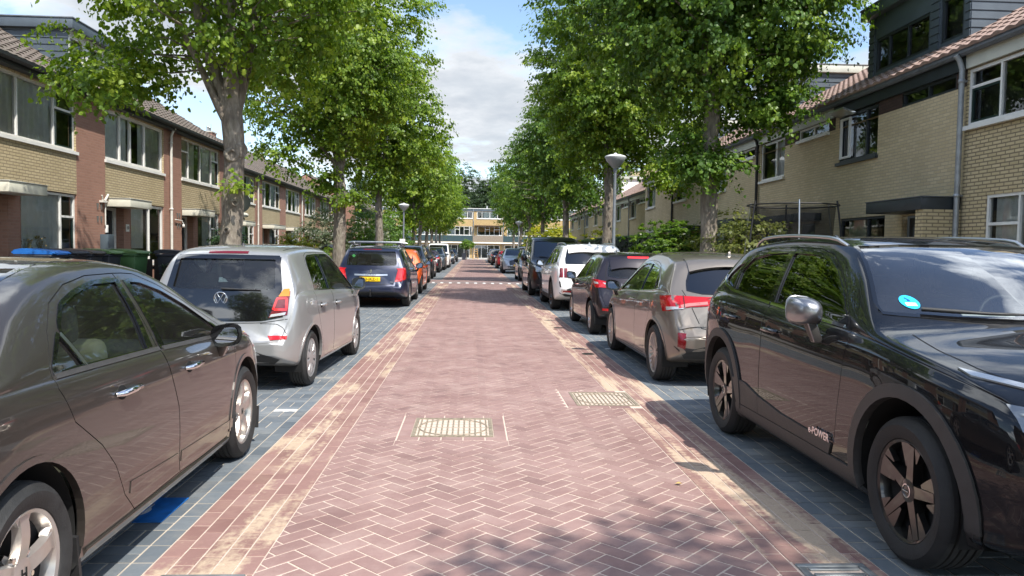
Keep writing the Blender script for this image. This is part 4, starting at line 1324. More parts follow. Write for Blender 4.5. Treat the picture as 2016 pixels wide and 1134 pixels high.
        c.strip('lamp_projector', M['lens'], [(sg*.53, .80), (sg*.62, .81), (sg*.70, .825)], .035, 'front', 1, .010)
        c.patch('fog_recess', gb, [(sg*.50, .40), (sg*.72, .44)], [(sg*.60, .68), (sg*.74, .66)], 'front', off=.004, nu=5, nv=6)
        c.patch('bumper_blade', M['alu'], [(sg*.42, .38), (sg*.58, .42)], [(sg*.42, .45), (sg*.56, .50)], 'front', off=.010, nu=5, nv=3)
        c.patch('tail_lamp', M['red'], [(sg*.45, .98), (sg*.74, .98)], [(sg*.48, 1.07), (sg*.74, 1.08)], 'rear')
        c.strip('bonnet_seam', M['seam'], [(sg*.70, 1.06), (sg*.735, 1.35), (sg*.72, 1.62), (sg*.62, 1.90)], .007, 'top', 1, .001)
        wiper(c, [(sg*.60-.05, 1.172), (sg*.25, 1.158), (sg*-.05+.0, 1.155)], 'front')
    c.patch('grille', gb, [(-.30, .46), (.30, .46)], [(-.44, .86), (.44, .86)], 'front', off=.005, nu=10, nv=6)
    c.strip('grille_blade', M['chrome'], [(-.45, .87), (-.22, .56), (.22, .56), (.45, .87)], .03, 'front', 1, .014)
    c.patch('bumper_lower', tr, [(-.45, .37), (.45, .37)], [(-.60, .42), (.60, .42)], 'front', off=.006, nu=12, nv=2)
    number_plate(c, 0, .50, 'front'); number_plate(c, 0, .80, 'rear')
    antenna(c, -1.2)
    # milieu sticker on the screen, driver's card, model script on the door
    p, n = c.hit(.56, 1.225, 'front')
    st = c.patch('windscreen_sticker', M['sticker'], [(.56+.045*math.cos(a), 1.225+.034*math.sin(a)) for a in np.linspace(math.pi, 2*math.pi, 11)], [(.56+.045*math.cos(a), 1.225+.034*math.sin(a)) for a in np.linspace(math.pi, 0, 11)], 'front', off=-.004, depth=.002, nu=10, nv=4)
    c.patch('sticker_field', M['white'], [(.535, 1.205), (.585, 1.205)], [(.535, 1.220), (.585, 1.220)], 'front', off=-.002, depth=.002, nu=3, nv=1, parent=st)
    c.strip('sticker_figure', M['plate_blue'], [(.572, 1.245), (.552, 1.230), (.566, 1.230)], .005, 'front', 1, -.002, .002, parent=st, n=6)
    c.patch('number_card', M['white'], [(.05, 1.20), (.32, 1.20)], [(.05, 1.212), (.32, 1.212)], 'front', off=-.05, depth=.004, nu=3, nv=1)
    for sg in (1, -1):
        p, n = c.hit(.50, .395, 'side', sg)
        o = text_obj('door_script', 'e-POWER', .062, M['chrome'], c.doors[(0, sg)], (p.x+sg*.016, .49, .425), (R(90), 0, R(90)*sg), extrude=.002, bold=.0016)
    for o in list(root.children):
        if o.name.startswith('wheel'):
            rim = [q for q in o.children if q.name.startswith('rim')][0]
            b = MB(); b.tube([(.0955, -.022, 0), (.0955, .022, 0)], .0035, 5); b.build('hub_badge', M['chrome'], rim)
    # bonnet dome on the screen: sensor housing
    c.patch('sensor_housing', gb, [(-.14, 1.46), (.14, 1.46)], [(-.20, 1.54), (.20, 1.54)], 'front', off=-.012, depth=.03, nu=6, nv=2)
    return c

def make_hatch(root, paint_m):
    """five-door hatchback with wide split tail lamps"""
    d = dict(wb=2.70, r=.322, arch=.372, th=.50, crown=.06, rr=.095, cf=.20, cr=.17, inset=.055,
             W=[(-2.02, .60), (-1.97, .72), (-1.85, .80), (-1.6, .862), (-1.3, .895), (-.7, .885), (.2, .88), (1.0, .885), (1.4, .885), (1.75, .84), (2.05, .70), (2.2, .52)],
             zb=[(-2.02, .42), (-1.9, .33), (-1.6, .23), (-1.2, .17), (1.2, .16), (1.8, .18), (2.2, .28)],
             zs=[(-2.02, .97), (-1.5, 1.03), (-.9, 1.0), (0, .955), (.9, .915), (2.2, .73)],
             zt=[(-2.02, .60), (-2.01, .80), (-1.97, .93), (-1.90, 1.0), (-1.75, 1.16), (-1.60, 1.33), (-1.55, 1.385), (-1.35, 1.43), (-.8, 1.48), (-.25, 1.492), (.2, 1.455), (.5, 1.35), (.9, 1.15), (1.22, 1.0), (1.4, .96), (1.8, .86), (2.05, .76), (2.15, .62), (2.2, .5)],
             crease=[(.74, .006), (.86, .016), (.94, .034)],
             windows=[('front_door_glass', 'side', [(-.28, .985), (.3, .965), (.85, .94), (.62, 1.10), (.40, 1.22), (.20, 1.295), (.02, 1.325), (-.24, 1.335)], 'glass', 0),
                      ('rear_door_glass', 'side', [(-1.05, 1.03), (-.345, .99), (-.305, 1.335), (-.65, 1.315), (-.86, 1.275), (-1.0, 1.20), (-1.06, 1.11)], 'glass_dark', 1),
                      ('quarter_glass', 'side', [(-1.30, 1.075), (-1.10, 1.038), (-1.105, 1.12), (-1.07, 1.185), (-1.18, 1.15), (-1.28, 1.10)], 'glass_dark', None),
                      ('windscreen', 'front', [(-.66, 1.05), (.66, 1.05), (.57, 1.28), (.53, 1.39), (-.53, 1.39), (-.57, 1.28)], 'screen', None),
                      ('rear_window', 'rear', [(-.60, 1.06), (-.45, 1.03), (.45, 1.03), (.60, 1.06), (.585, 1.15), (.51, 1.315), (-.51, 1.315), (-.585, 1.15)], 'glass_dark', None)],
             doors=[('front', [(-.305, 1.37), (-.325, .97), (-.31, .30), (-.26, .25), (.92, .245), (1.0, .42), (1.04, .75), (1.02, .91), (.88, .965), (.65, 1.12), (.43, 1.24), (.22, 1.325), (.0, 1.36)]),
                    ('rear', [(-.315, 1.37), (-.335, .97), (-.32, .30), (-.36, .25), (-.80, .25), (-.90, .45), (-1.02, .62), (-1.15, .80), (-1.18, 1.02), (-1.14, 1.14), (-1.05, 1.235), (-.88, 1.31), (-.65, 1.35)])],
             seal=.016, seat_y=(-.1, -.9), head_z=.76, seat_z=.40, dash_y=.68, dash_z=.93)
    c = Car(d, root).build(paint_m)
    fit_wheels(c, 'multi', .215, .232)
    gb = M['gloss_black']
    for sg in (1, -1):
        fd, rd = c.doors[(0, sg)], c.doors[(1, sg)]
        o = c.patch('tail_lamp', M['red'], [(-1.93, .90), (-1.80, .835), (-1.66, .82)], [(-1.93, .985), (-1.72, 1.0), (-1.50, .985)], 'side', sg, .008, nu=8, nv=5)
        c.patch('tail_lamp_cover', M['red'], [(sg*.40, .935), (sg*.70, .90)], [(sg*.40, .965), (sg*.70, .99)], 'rear', off=.009, nu=8, nv=4, parent=o)
        c.strip('tail_lamp_band', M['lamp_rose'], [(sg*.42, .928), (sg*.62, .905), (sg*.70, .885)], .030, 'rear', 1, .011, parent=o)
        c.strip('lamp_gap', M['seam'], [(sg*.665, .875), (sg*.655, 1.0)], .008, 'rear', 1, .0125, parent=o)
        c.patch('reverse_lamp', M['lens'], [(-1.88, .86), (-1.74, .835)], [(-1.88, .885), (-1.72, .875)], 'side', sg, .010, nu=4, nv=2, parent=o)
        c.patch('reflector', M['red_dk'], [(sg*.675, .435), (sg*.745, .46)], [(sg*.66, .60), (sg*.745, .61)], 'rear', off=.006, nu=3, nv=4)
        handle(c, -.12, .86, sg, paint_m, fd, .19); handle(c, -.96, .89, sg, paint_m, rd, .19)
        side_mirror(c, sg*.985, .80, 1.0, sg, paint_m, .23, .15, .15, low='gloss_black')
        c.strip('pillar_cover', gb, [(-.305, .985), (-.285, 1.345)], .05, 'side', sg, .004, parent=fd)
        c.strip('pillar_cover', gb, [(-.345, .99), (-.325, 1.345)], .04, 'side', sg, .004, parent=rd)
        c.strip('chrome_strip', M['alu'], [(-.31, .974), (.3, .953), (.84, .928)], .012, 'side', sg, .006, parent=fd)
        c.strip('chrome_strip', M['alu'], [(-1.30, 1.055), (-1.06, 1.02), (-.335, .979)], .012, 'side', sg, .006, parent=rd)
        c.strip('chrome_strip', M['alu'], [(-1.30, 1.07), (-1.22, 1.155), (-1.07, 1.225), (-.86, 1.295), (-.33, 1.352)], .011, 'side', sg, .006, parent=rd)
        c.ring('arch_lip', paint_m, c.yf, c.rw+.01, .37, .40, -.12, math.pi+.12, sg, off=.006, depth=.03)
        c.ring('arch_lip', paint_m, c.yr, c.rw+.01, .37, .40, -.12, math.pi+.12, sg, off=.006, depth=.03)
        c.strip('sill_trim', M['trim'], [(-.92, .20), (.93, .19)], .05, 'side', sg, .006, .02)
        c.strip('tailgate_seam', M['seam'], [(sg*.655, 1.06), (sg*.62, .98), (sg*.60, .90), (sg*.50, .66), (sg*.30, .63)], .008, 'rear', 1, .0015, n=22)
        c.patch('head_lamp', M['lens'], [(1.72, .66), (2.08, .60)], [(1.62, .80), (2.0, .74)], 'side', sg)
        c.strip('bumper_crease', paint_m, [(sg*.30, .70), (sg*.55, .69), (sg*.73, .655)], .03, 'rear', 1, .012, .02)
    c.patch('spoiler', paint_m, [(-.54, -1.585), (0, -1.615), (.54, -1.585)], [(-.55, -1.36), (0, -1.36), (.55, -1.36)], 'top', off=.016, depth=.03, nu=14, nv=5)
    c.patch('brake_light', M['red'], [(-.18, 1.335), (.18, 1.335)], [(-.18, 1.352), (.18, 1.352)], 'rear', off=.014)
    c.patch('bumper_lower', M['trim'], [(-.66, .325), (.66, .325)], [(-.775, .46), (-.55, .44), (-.40, .50), (.40, .50), (.55, .44), (.775, .46)], 'rear', off=.006, nu=16, nv=3)
    c.patch('grille', gb, [(-.42, .35), (.42, .35)], [(-.45, .60), (.45, .60)], 'front')
    number_plate(c, 0, .78, 'rear'); number_plate(c, 0, .42, 'front')
    wiper(c, [(.02, 1.05), (.2, 1.055), (.40, 1.06)], 'rear'); antenna(c, -1.25)
    return c

def make_small_hatch(root, paint_m, tails=True, mirror_mat=None):
    """small curvy hatchback, high tail lamps"""
    d = dict(wb=2.49, r=.302, arch=.355, th=.48, crown=.06, rr=.09, cf=.18, cr=.16, inset=.05,
             W=[(-1.80, .56), (-1.75, .68), (-1.62, .77), (-1.3, .83), (-.8, .845), (.2, .845), (1.0, .845), (1.35, .83), (1.7, .74), (1.95, .58), (2.05, .45)],
             zb=[(-1.80, .42), (-1.65, .32), (-1.4, .24), (-1.1, .18), (1.1, .17), (1.7, .2), (2.05, .3)],
             zs=[(-1.80, .93), (-1.4, 1.02), (-.8, .995), (0, .95), (.9, .905), (2.05, .72)],
             zt=[(-1.80, .58), (-1.79, .74), (-1.75, .88), (-1.68, .99), (-1.57, 1.15), (-1.43, 1.345), (-1.36, 1.40), (-1.1, 1.44), (-.5, 1.475), (0, 1.465), (.35, 1.38), (.75, 1.19), (1.1, 1.01), (1.3, .955), (1.65, .85), (1.9, .72), (2.0, .6), (2.05, .5)],
             crease=[(.74, .006), (.86, .016), (.94, .030)],
             windows=[('front_door_glass', 'side', [(-.26, .985), (.3, .96), (.78, .93), (.56, 1.10), (.35, 1.22), (.15, 1.30), (-.03, 1.33), (-.22, 1.335)], 'glass', 0),
                      ('rear_door_glass', 'side', [(-.95, 1.05), (-.32, .99), (-.285, 1.335), (-.62, 1.315), (-.82, 1.26), (-.93, 1.16)], 'glass', 1),
                      ('windscreen', 'front', [(-.62, 1.04), (.62, 1.04), (.53, 1.28), (.50, 1.39), (-.50, 1.39), (-.53, 1.28)], 'screen', None),
                      ('rear_window', 'rear', [(-.55, 1.05), (-.4, 1.02), (.4, 1.02), (.55, 1.05), (.54, 1.17), (.48, 1.32), (-.48, 1.32), (-.54, 1.17)], 'glass', None)],
             doors=[('front', [(-.285, 1.37), (-.305, .97), (-.29, .30), (-.24, .25), (.82, .245), (.90, .42), (.95, .75), (.94, .90), (.80, .965), (.58, 1.12), (.37, 1.245), (.17, 1.33), (-.03, 1.36)]),
                    ('rear', [(-.295, 1.37), (-.315, .97), (-.30, .30), (-.34, .25), (-.70, .25), (-.80, .45), (-.92, .62), (-1.01, .80), (-1.03, 1.04), (-.98, 1.18), (-.86, 1.285), (-.63, 1.35)])],
             seal=.016, seat_y=(-.1, -.85), head_z=.76, seat_z=.40, dash_y=.6, dash_z=.92)
    c = Car(d, root).build(paint_m)
    fit_wheels(c, 'ten', .185, .205)
    gb = M['gloss_black']
    for sg in (1, -1):
        fd, rd = c.doors[(0, sg)], c.doors[(1, sg)]
        if tails:
            o = c.patch('tail_lamp', M['red'], [(-1.70, .845), (-1.55, .845), (-1.40, .92)], [(-1.66, .93), (-1.52, .985), (-1.30, 1.02)], 'side', sg, .008, nu=8, nv=4)
            c.patch('tail_lamp_cover', M['red'], [(sg*.58, .84), (sg*.72, .85)], [(sg*.62, .90), (sg*.735, .985)], 'rear', off=.010, nu=5, nv=4, parent=o)
            c.patch('reverse_lamp', M['lens'], [(-1.64, .90), (-1.48, .915)], [(-1.62, .925), (-1.46, .955)], 'side', sg, .010, nu=4, nv=2, parent=o)
            c.patch('reflector', M['red'], [(sg*.56, .445), (sg*.68, .455)], [(sg*.58, .49), (sg*.68, .49)], 'rear', off=.008, nu=3, nv=3)
        handle(c, -.10, .85, sg, paint_m, fd, .18); handle(c, -.86, .88, sg, paint_m, rd, .18)
        side_mirror(c, sg*.935, .70, .99, sg, mirror_mat or paint_m, .22, .16, .14)
        c.strip('pillar_cover', gb, [(-.285, .985), (-.262, 1.345)], .05, 'side', sg, .004, parent=fd)
        c.strip('pillar_cover', gb, [(-.325, .99), (-.30, 1.345)], .04, 'side', sg, .004, parent=rd)
        c.ring('arch_lip', paint_m, c.yf, c.rw+.01, .353, .385, -.12, math.pi+.12, sg, off=.006, depth=.03)
        c.ring('arch_lip', paint_m, c.yr, c.rw+.01, .353, .385, -.12, math.pi+.12, sg, off=.006, depth=.03)
        c.patch('head_lamp', M['lens'], [(1.55, .66), (1.92, .60)], [(1.42, .80), (1.8, .78)], 'side', sg)
        c.strip('tailgate_seam', M['seam'], [(sg*.545, 1.34), (sg*.60, 1.06), (sg*.58, .90), (sg*.46, .66), (sg*.25, .62)], .008, 'rear', 1, .0015, n=20)
    c.patch('spoiler', paint_m, [(-.50, -1.50), (0, -1.55), (.50, -1.50)], [(-.51, -1.26), (0, -1.26), (.51, -1.26)], 'top', off=.022, depth=.03, nu=12, nv=5)
    c.patch('brake_light', M['red_hi'], [(-.19, 1.348), (.19, 1.348)], [(-.19, 1.378), (.19, 1.378)], 'rear', off=.022)
    c.patch('bumper_lower', M['trim'], [(-.58, .32), (.58, .32)], [(-.66, .40), (.66, .40)], 'rear', off=.006, nu=14, nv=3)
    c.patch('grille', gb, [(-.40, .32), (.40, .32)], [(-.42, .52), (.42, .52)], 'front')
    p, n = c.hit(-.42, .90, 'rear')
    text_obj('model_script', 'mazda 2', .055, M['chrome'], root, (-.42, p.y-.012, .90), (R(90), 0, R(-8)), extrude=.003, bold=.001)
    number_plate(c, 0, .76, 'rear'); number_plate(c, 0, .42, 'front')
    wiper(c, [(.0, 1.045), (.18, 1.05), (.36, 1.055)], 'rear'); antenna(c, -1.1, False)
    return c

def make_estate(root, paint_m):
    """compact estate with roof bars and an upright tail"""
    d = dict(wb=2.708, r=.318, arch=.368, th=.44, crown=.05, rr=.085, cf=.20, cr=.12, inset=.048,
             W=[(-2.26, .62), (-2.21, .74), (-2.1, .82), (-1.8, .87), (-1.35, .903), (-.6, .90), (.3, .90), (1.2, .90), (1.6, .87), (1.95, .75), (2.15, .58), (2.24, .45)],
             zb=[(-2.26, .40), (-2.1, .32), (-1.8, .24), (-1.3, .18), (1.3, .17), (1.9, .2), (2.24, .3)],
             zs=[(-2.26, .98), (-1.7, 1.025), (-.9, 1.0), (0, .96), (.9, .92), (2.24, .72)],
             zt=[(-2.26, .56), (-2.25, .72), (-2.22, .90), (-2.17, 1.02), (-2.08, 1.20), (-1.95, 1.42), (-1.88, 1.47), (-1.5, 1.515), (-.8, 1.545), (-.2, 1.545), (.2, 1.50), (.6, 1.34), (1.0, 1.13), (1.32, .985), (1.7, .89), (2.0, .78), (2.18, .62), (2.24, .5)],
             windows=[('front_door_glass', 'side', [(-.28, .99), (.3, .97), (.95, .94), (.70, 1.11), (.48, 1.24), (.25, 1.345), (.05, 1.40), (-.24, 1.415)], 'glass', 0),
                      ('rear_door_glass', 'side', [(-1.10, 1.03), (-.345, .995), (-.305, 1.415), (-1.08, 1.405), (-1.12, 1.2)], 'glass_dark', 1),
                      ('quarter_glass', 'side', [(-1.86, 1.09), (-1.18, 1.04), (-1.165, 1.40), (-1.70, 1.37), (-1.80, 1.25)], 'glass_dark', None),
                      ('windscreen', 'front', [(-.66, 1.04), (.66, 1.04), (.58, 1.32), (.55, 1.46), (-.55, 1.46), (-.58, 1.32)], 'screen', None),
                      ('rear_window', 'rear', [(-.60, 1.06), (.60, 1.06), (.60, 1.15), (.56, 1.39), (-.56, 1.39), (-.60, 1.15)], 'glass', None)],
             doors=[('front', [(-.305, 1.45), (-.325, .97), (-.31, .30), (-.26, .25), (.95, .245), (1.03, .42), (1.08, .75), (1.08, .91), (.95, .97), (.73, 1.13), (.52, 1.26), (.28, 1.375), (.05, 1.44)]),
                    ('rear', [(-.315, 1.45), (-.335, .97), (-.32, .30), (-.36, .25), (-.80, .25), (-.92, .45), (-1.05, .62), (-1.14, .80), (-1.15, 1.02), (-1.13, 1.44)])],
             seal=.016, seat_y=(-.1, -.9), head_z=.80, seat_z=.44, dash_y=.72, dash_z=.95)
    c = Car(d, root).build(paint_m)
    fit_wheels(c, 'ten', .205, .215)
    gb = M['gloss_black']
    for sg in (1, -1):
        o = c.patch('tail_lamp', M['red'], [(sg*.575, .65), (sg*.755, .67)], [(sg*.655, .98), (sg*.785, 1.0)], 'rear', off=.010, nu=6, nv=8)
        c.patch('tail_lamp_inner', M['red_hi'], [(sg*.64, .73), (sg*.74, .74)], [(sg*.68, .93), (sg*.76, .94)], 'rear', off=.014, nu=4, nv=5, parent=o)
        c.patch('tail_lamp_side', M['red'], [(-2.16, .69), (-2.02, .73)], [(-2.12, .98), (-1.98, 1.0)], 'side', sg, .010, nu=5, nv=6, parent=o)
        fd, rd = c.doors[(0, sg)], c.doors[(1, sg)]
        handle(c, -.12, .86, sg, paint_m, fd, .19); handle(c, -.94, .88, sg, paint_m, rd, .19)
        side_mirror(c, sg*.99, .86, 1.0, sg, M['trim'], .23, .17, .15)
        roof_rail(c, .60, -1.75, .15, M['alu'], sg, .055, .018)
        c.ring('arch_lip', paint_m, c.yf, c.rw+.01, .366, .395, -.12, math.pi+.12, sg, off=.006, depth=.03)
        c.ring('arch_lip', paint_m, c.yr, c.rw+.01, .366, .395, -.12, math.pi+.12, sg, off=.006, depth=.03)
        c.patch('head_lamp', M['lens'], [(1.72, .66), (2.1, .60)], [(1.45, .85), (1.9, .80)], 'side', sg)
        c.strip('tailgate_seam', M['seam'], [(sg*.60, 1.42), (sg*.66, 1.06), (sg*.58, .70), (sg*.54, .60), (0, .585)], .008, 'rear', 1, .0015, n=22)
    for y in (-.15, -1.15):
        b = MB(); z = 1.63
        b.tube([(-.72, y, z-.02), (-.6, y, z), (.6, y, z), (.72, y, z-.02)], [.02, .03, .03, .02], 8, 0)
        for sg in (1, -1): b.box((sg*.60, y, z-.045), (.10, .07, .09), 1)
        b.build('roof_bar', [M['alu'], M['trim']], root, bevel=.008)
    c.patch('chrome_strip', M['alu'], [(-.40, .80), (0, .79), (.40, .80)], [(-.40, .84), (0, .83), (.40, .84)], 'rear', off=.016, nu=12, nv=2)
    p, n = c.hit(0, .82, 'rear')
    text_obj('tailgate_script', 'PEUGEOT', .036, M['seam'], root, (0, p.y-.020, .817), (R(90), 0, 0), extrude=.003, spacing=1.9)
    p, n = c.hit(.52, .64, 'rear')
    text_obj('model_script', '308 SW', .055, M['alu'], root, (.45, p.y-.008, .64), (R(90), 0, 0), extrude=.004, bold=.001)
    number_plate(c, -.02, .715, 'rear', '53-JKZ-1', .50, .11); number_plate(c, 0, .42, 'front')
    p, n = c.hit(0, .91, 'rear'); b = MB()
    b.prism([(-.012, -.045), (.0, -.048), (.004, -.02), (.020, -.045), (.030, -.042), (.022, -.01), (.030, .012), (.010, .022), (.012, .045), (-.012, .048), (-.006, .020), (-.030, .010), (-.010, .002)], lambda u, v, t: (u, p.y-.010+t, .915+v), -.006, .006)
    b.build('emblem', M['chrome'], root)
    b = MB(); b.tube([(0, -2.2, .30), (0, -2.32, .30), (0, -2.36, .34), (0, -2.36, .42)], .018, 8); b.lathe([(0, -.022), (.02, -.01), (.022, .01), (.012, .025), (0, .028)], 10, org=(0, -2.36, .44)); b.build('tow_bar', M['trim'], root)
    c.patch('window_sticker', M['green_st'], [(-.50, 1.28), (-.445, 1.235)], [(-.455, 1.325), (-.40, 1.28)], 'rear', off=.002, depth=.002, nu=3, nv=3)
    wiper(c, [(0, 1.07), (.15, 1.072), (.30, 1.074)], 'rear'); antenna(c, -1.4, False)
    c.patch('brake_light', M['red_dk'], [(-.22, 1.43), (.22, 1.43)], [(-.22, 1.45), (.22, 1.45)], 'rear', off=.006)
    c.patch('bumper_lower', M['trim'], [(-.60, .32), (.60, .32)], [(-.68, .40), (.68, .40)], 'rear', off=.006, nu=14, nv=3)
    return c

def make_big_suv(root, paint_m):
    """large white SUV with upright twin tail lamps"""
    d = dict(wb=2.815, r=.365, arch=.43, th=.42, crown=.055, rr=.09, cf=.18, cr=.13, inset=.055,
             W=[(-2.38, .70), (-2.32, .80), (-2.2, .87), (-1.9, .925), (-1.4, .948), (-.6, .945), (.4, .945), (1.3, .945), (1.8, .90), (2.15, .78), (2.35, .60), (2.42, .5)],
             zb=[(-2.38, .46), (-2.2, .36), (-1.8, .26), (-1.3, .22), (1.3, .21), (2.0, .25), (2.42, .36)],
             zs=[(-2.38, 1.08), (-1.8, 1.12), (-.9, 1.09), (0, 1.06), (1.0, 1.03), (2.42, .88)],
             zt=[(-2.38, .70), (-2.37, .95), (-2.33, 1.08), (-2.26, 1.20), (-2.12, 1.42), (-1.98, 1.58), (-1.85, 1.63), (-1.4, 1.66), (-.7, 1.675), (-.1, 1.67), (.3, 1.60), (.7, 1.42), (1.1, 1.20), (1.3, 1.13), (1.8, 1.06), (2.15, .96), (2.34, .78), (2.42, .6)],
             crease=[(.74, .004), (.86, .012), (.94, .028)],
             windows=[('front_door_glass', 'side', [(-.30, 1.11), (.3, 1.095), (.80, 1.075), (.55, 1.26), (.32, 1.40), (.12, 1.49), (-.26, 1.52)], 'glass_dark', 0),
                      ('rear_door_glass', 'side', [(-1.20, 1.145), (-.37, 1.115), (-.33, 1.52), (-1.15, 1.51), (-1.2, 1.3)], 'glass_dark', 1),
                      ('quarter_glass', 'side', [(-1.85, 1.22), (-1.28, 1.15), (-1.25, 1.50), (-1.62, 1.46), (-1.78, 1.34)], 'glass_dark', None),
                      ('windscreen', 'front', [(-.70, 1.18), (.70, 1.18), (.62, 1.45), (.58, 1.59), (-.58, 1.59), (-.62, 1.45)], 'screen', None),
                      ('rear_window', 'rear', [(-.66, 1.17), (.66, 1.17), (.66, 1.28), (.60, 1.52), (-.60, 1.52), (-.66, 1.28)], 'glass_dark', None)],
             doors=[('front', [(-.335, 1.56), (-.355, 1.1), (-.34, .36), (.90, .35), (.98, .5), (1.0, .85), (1.0, 1.03), (.85, 1.10), (.60, 1.275), (.38, 1.415), (.15, 1.52), (-.05, 1.55)]),
                    ('rear', [(-.345, 1.56), (-.365, 1.1), (-.35, .36), (-.85, .36), (-.98, .58), (-1.12, .78), (-1.24, .92), (-1.24, 1.15), (-1.22, 1.55)])],
             seal=.016, seat_y=(-.1, -.9), head_z=.80, seat_z=.56, dash_y=.72, dash_z=1.06)
    c = Car(d, root).build(paint_m)
    fit_wheels(c, 'dark', .235, .24)
    gb, tr = M['gloss_black'], M['trim']
    for sg in (1, -1):
        o = c.patch('tail_lamp', M['red_dk'], [(sg*.735, .83), (sg*.815, .84)], [(sg*.735, 1.06), (sg*.80, 1.06)], 'rear', off=.012, nu=4, nv=6)
        c.strip('light_guide', M['red'], [(sg*.735, .835), (sg*.735, 1.055)], .012, 'rear', 1, .016, parent=o)
        o = c.patch('tail_lamp', M['red_dk'], [(sg*.62, .83), (sg*.705, .83)], [(sg*.625, 1.06), (sg*.705, 1.06)], 'rear', off=.012, nu=4, nv=6)
        c.strip('light_guide', M['red'], [(sg*.635, .84), (sg*.635, 1.05)], .012, 'rear', 1, .016, parent=o)
        c.patch('exhaust_trim', M['chrome'], [(sg*.48, .42), (sg*.76, .46)], [(sg*.45, .54), (sg*.77, .55)], 'rear', off=.012, nu=5, nv=3)
        c.patch('reflector', M['red_dk'], [(sg*.52, .475), (sg*.73, .485)], [(sg*.51, .515), (sg*.73, .52)], 'rear', off=.018, nu=4, nv=2)
        c.strip('bumper_vent', M['seam'], [(sg*.79, .60), (sg*.81, .74)], .03, 'rear', 1, .004)
        fd, rd = c.doors[(0, sg)], c.doors[(1, sg)]
        handle(c, -.14, .95, sg, paint_m, fd, .20); handle(c, -1.0, .97, sg, paint_m, rd, .20)
        side_mirror(c, sg*1.04, .72, 1.14, sg, paint_m, .25, .17, .16)
        roof_rail(c, .62, -1.8, .15, M['alu'], sg, .05, .017)
        for yy in (c.yf, c.yr): c.ring('arch_trim', tr, yy, c.rw+.01, .428, .47, -.3, math.pi+.3, sg, off=.010, depth=.03)
        c.patch('sill_cladding', tr, [(-.98, .225), (.98, .22)], [(-.98, .36), (.98, .35)], 'side', sg, .012, .02, nu=14, nv=3)
        c.patch('head_lamp', M['lens'], [(1.85, .80), (2.25, .74)], [(1.80, .93), (2.2, .90)], 'side', sg)
        c.strip('tailgate_seam', M['seam'], [(sg*.655, 1.55), (sg*.70, 1.14), (sg*.60, 1.06), (sg*.60, .80), (sg*.52, .70), (0, .70)], .008, 'rear', 1, .0015, n=22)
    c.patch('spoiler', paint_m, [(-.58, -2.06), (0, -2.10), (.58, -2.06)], [(-.60, -1.80), (0, -1.80), (.60, -1.80)], 'top', off=.022, depth=.03, nu=12, nv=5)
    c.patch('bumper_lower', tr, [(-.66, .37), (.66, .37)], [(-.82, .46), (-.6, .58), (.6, .58), (.82, .46)], 'rear', off=.006, nu=18, nv=4)
    c.patch('grille', gb, [(-.5, .42), (.5, .42)], [(-.55, .86), (.55, .86)], 'front')
    number_plate(c, 0, .86, 'rear'); number_plate(c, 0, .5, 'front')
    antenna(c, -1.55, mat=M['white'])
    return c

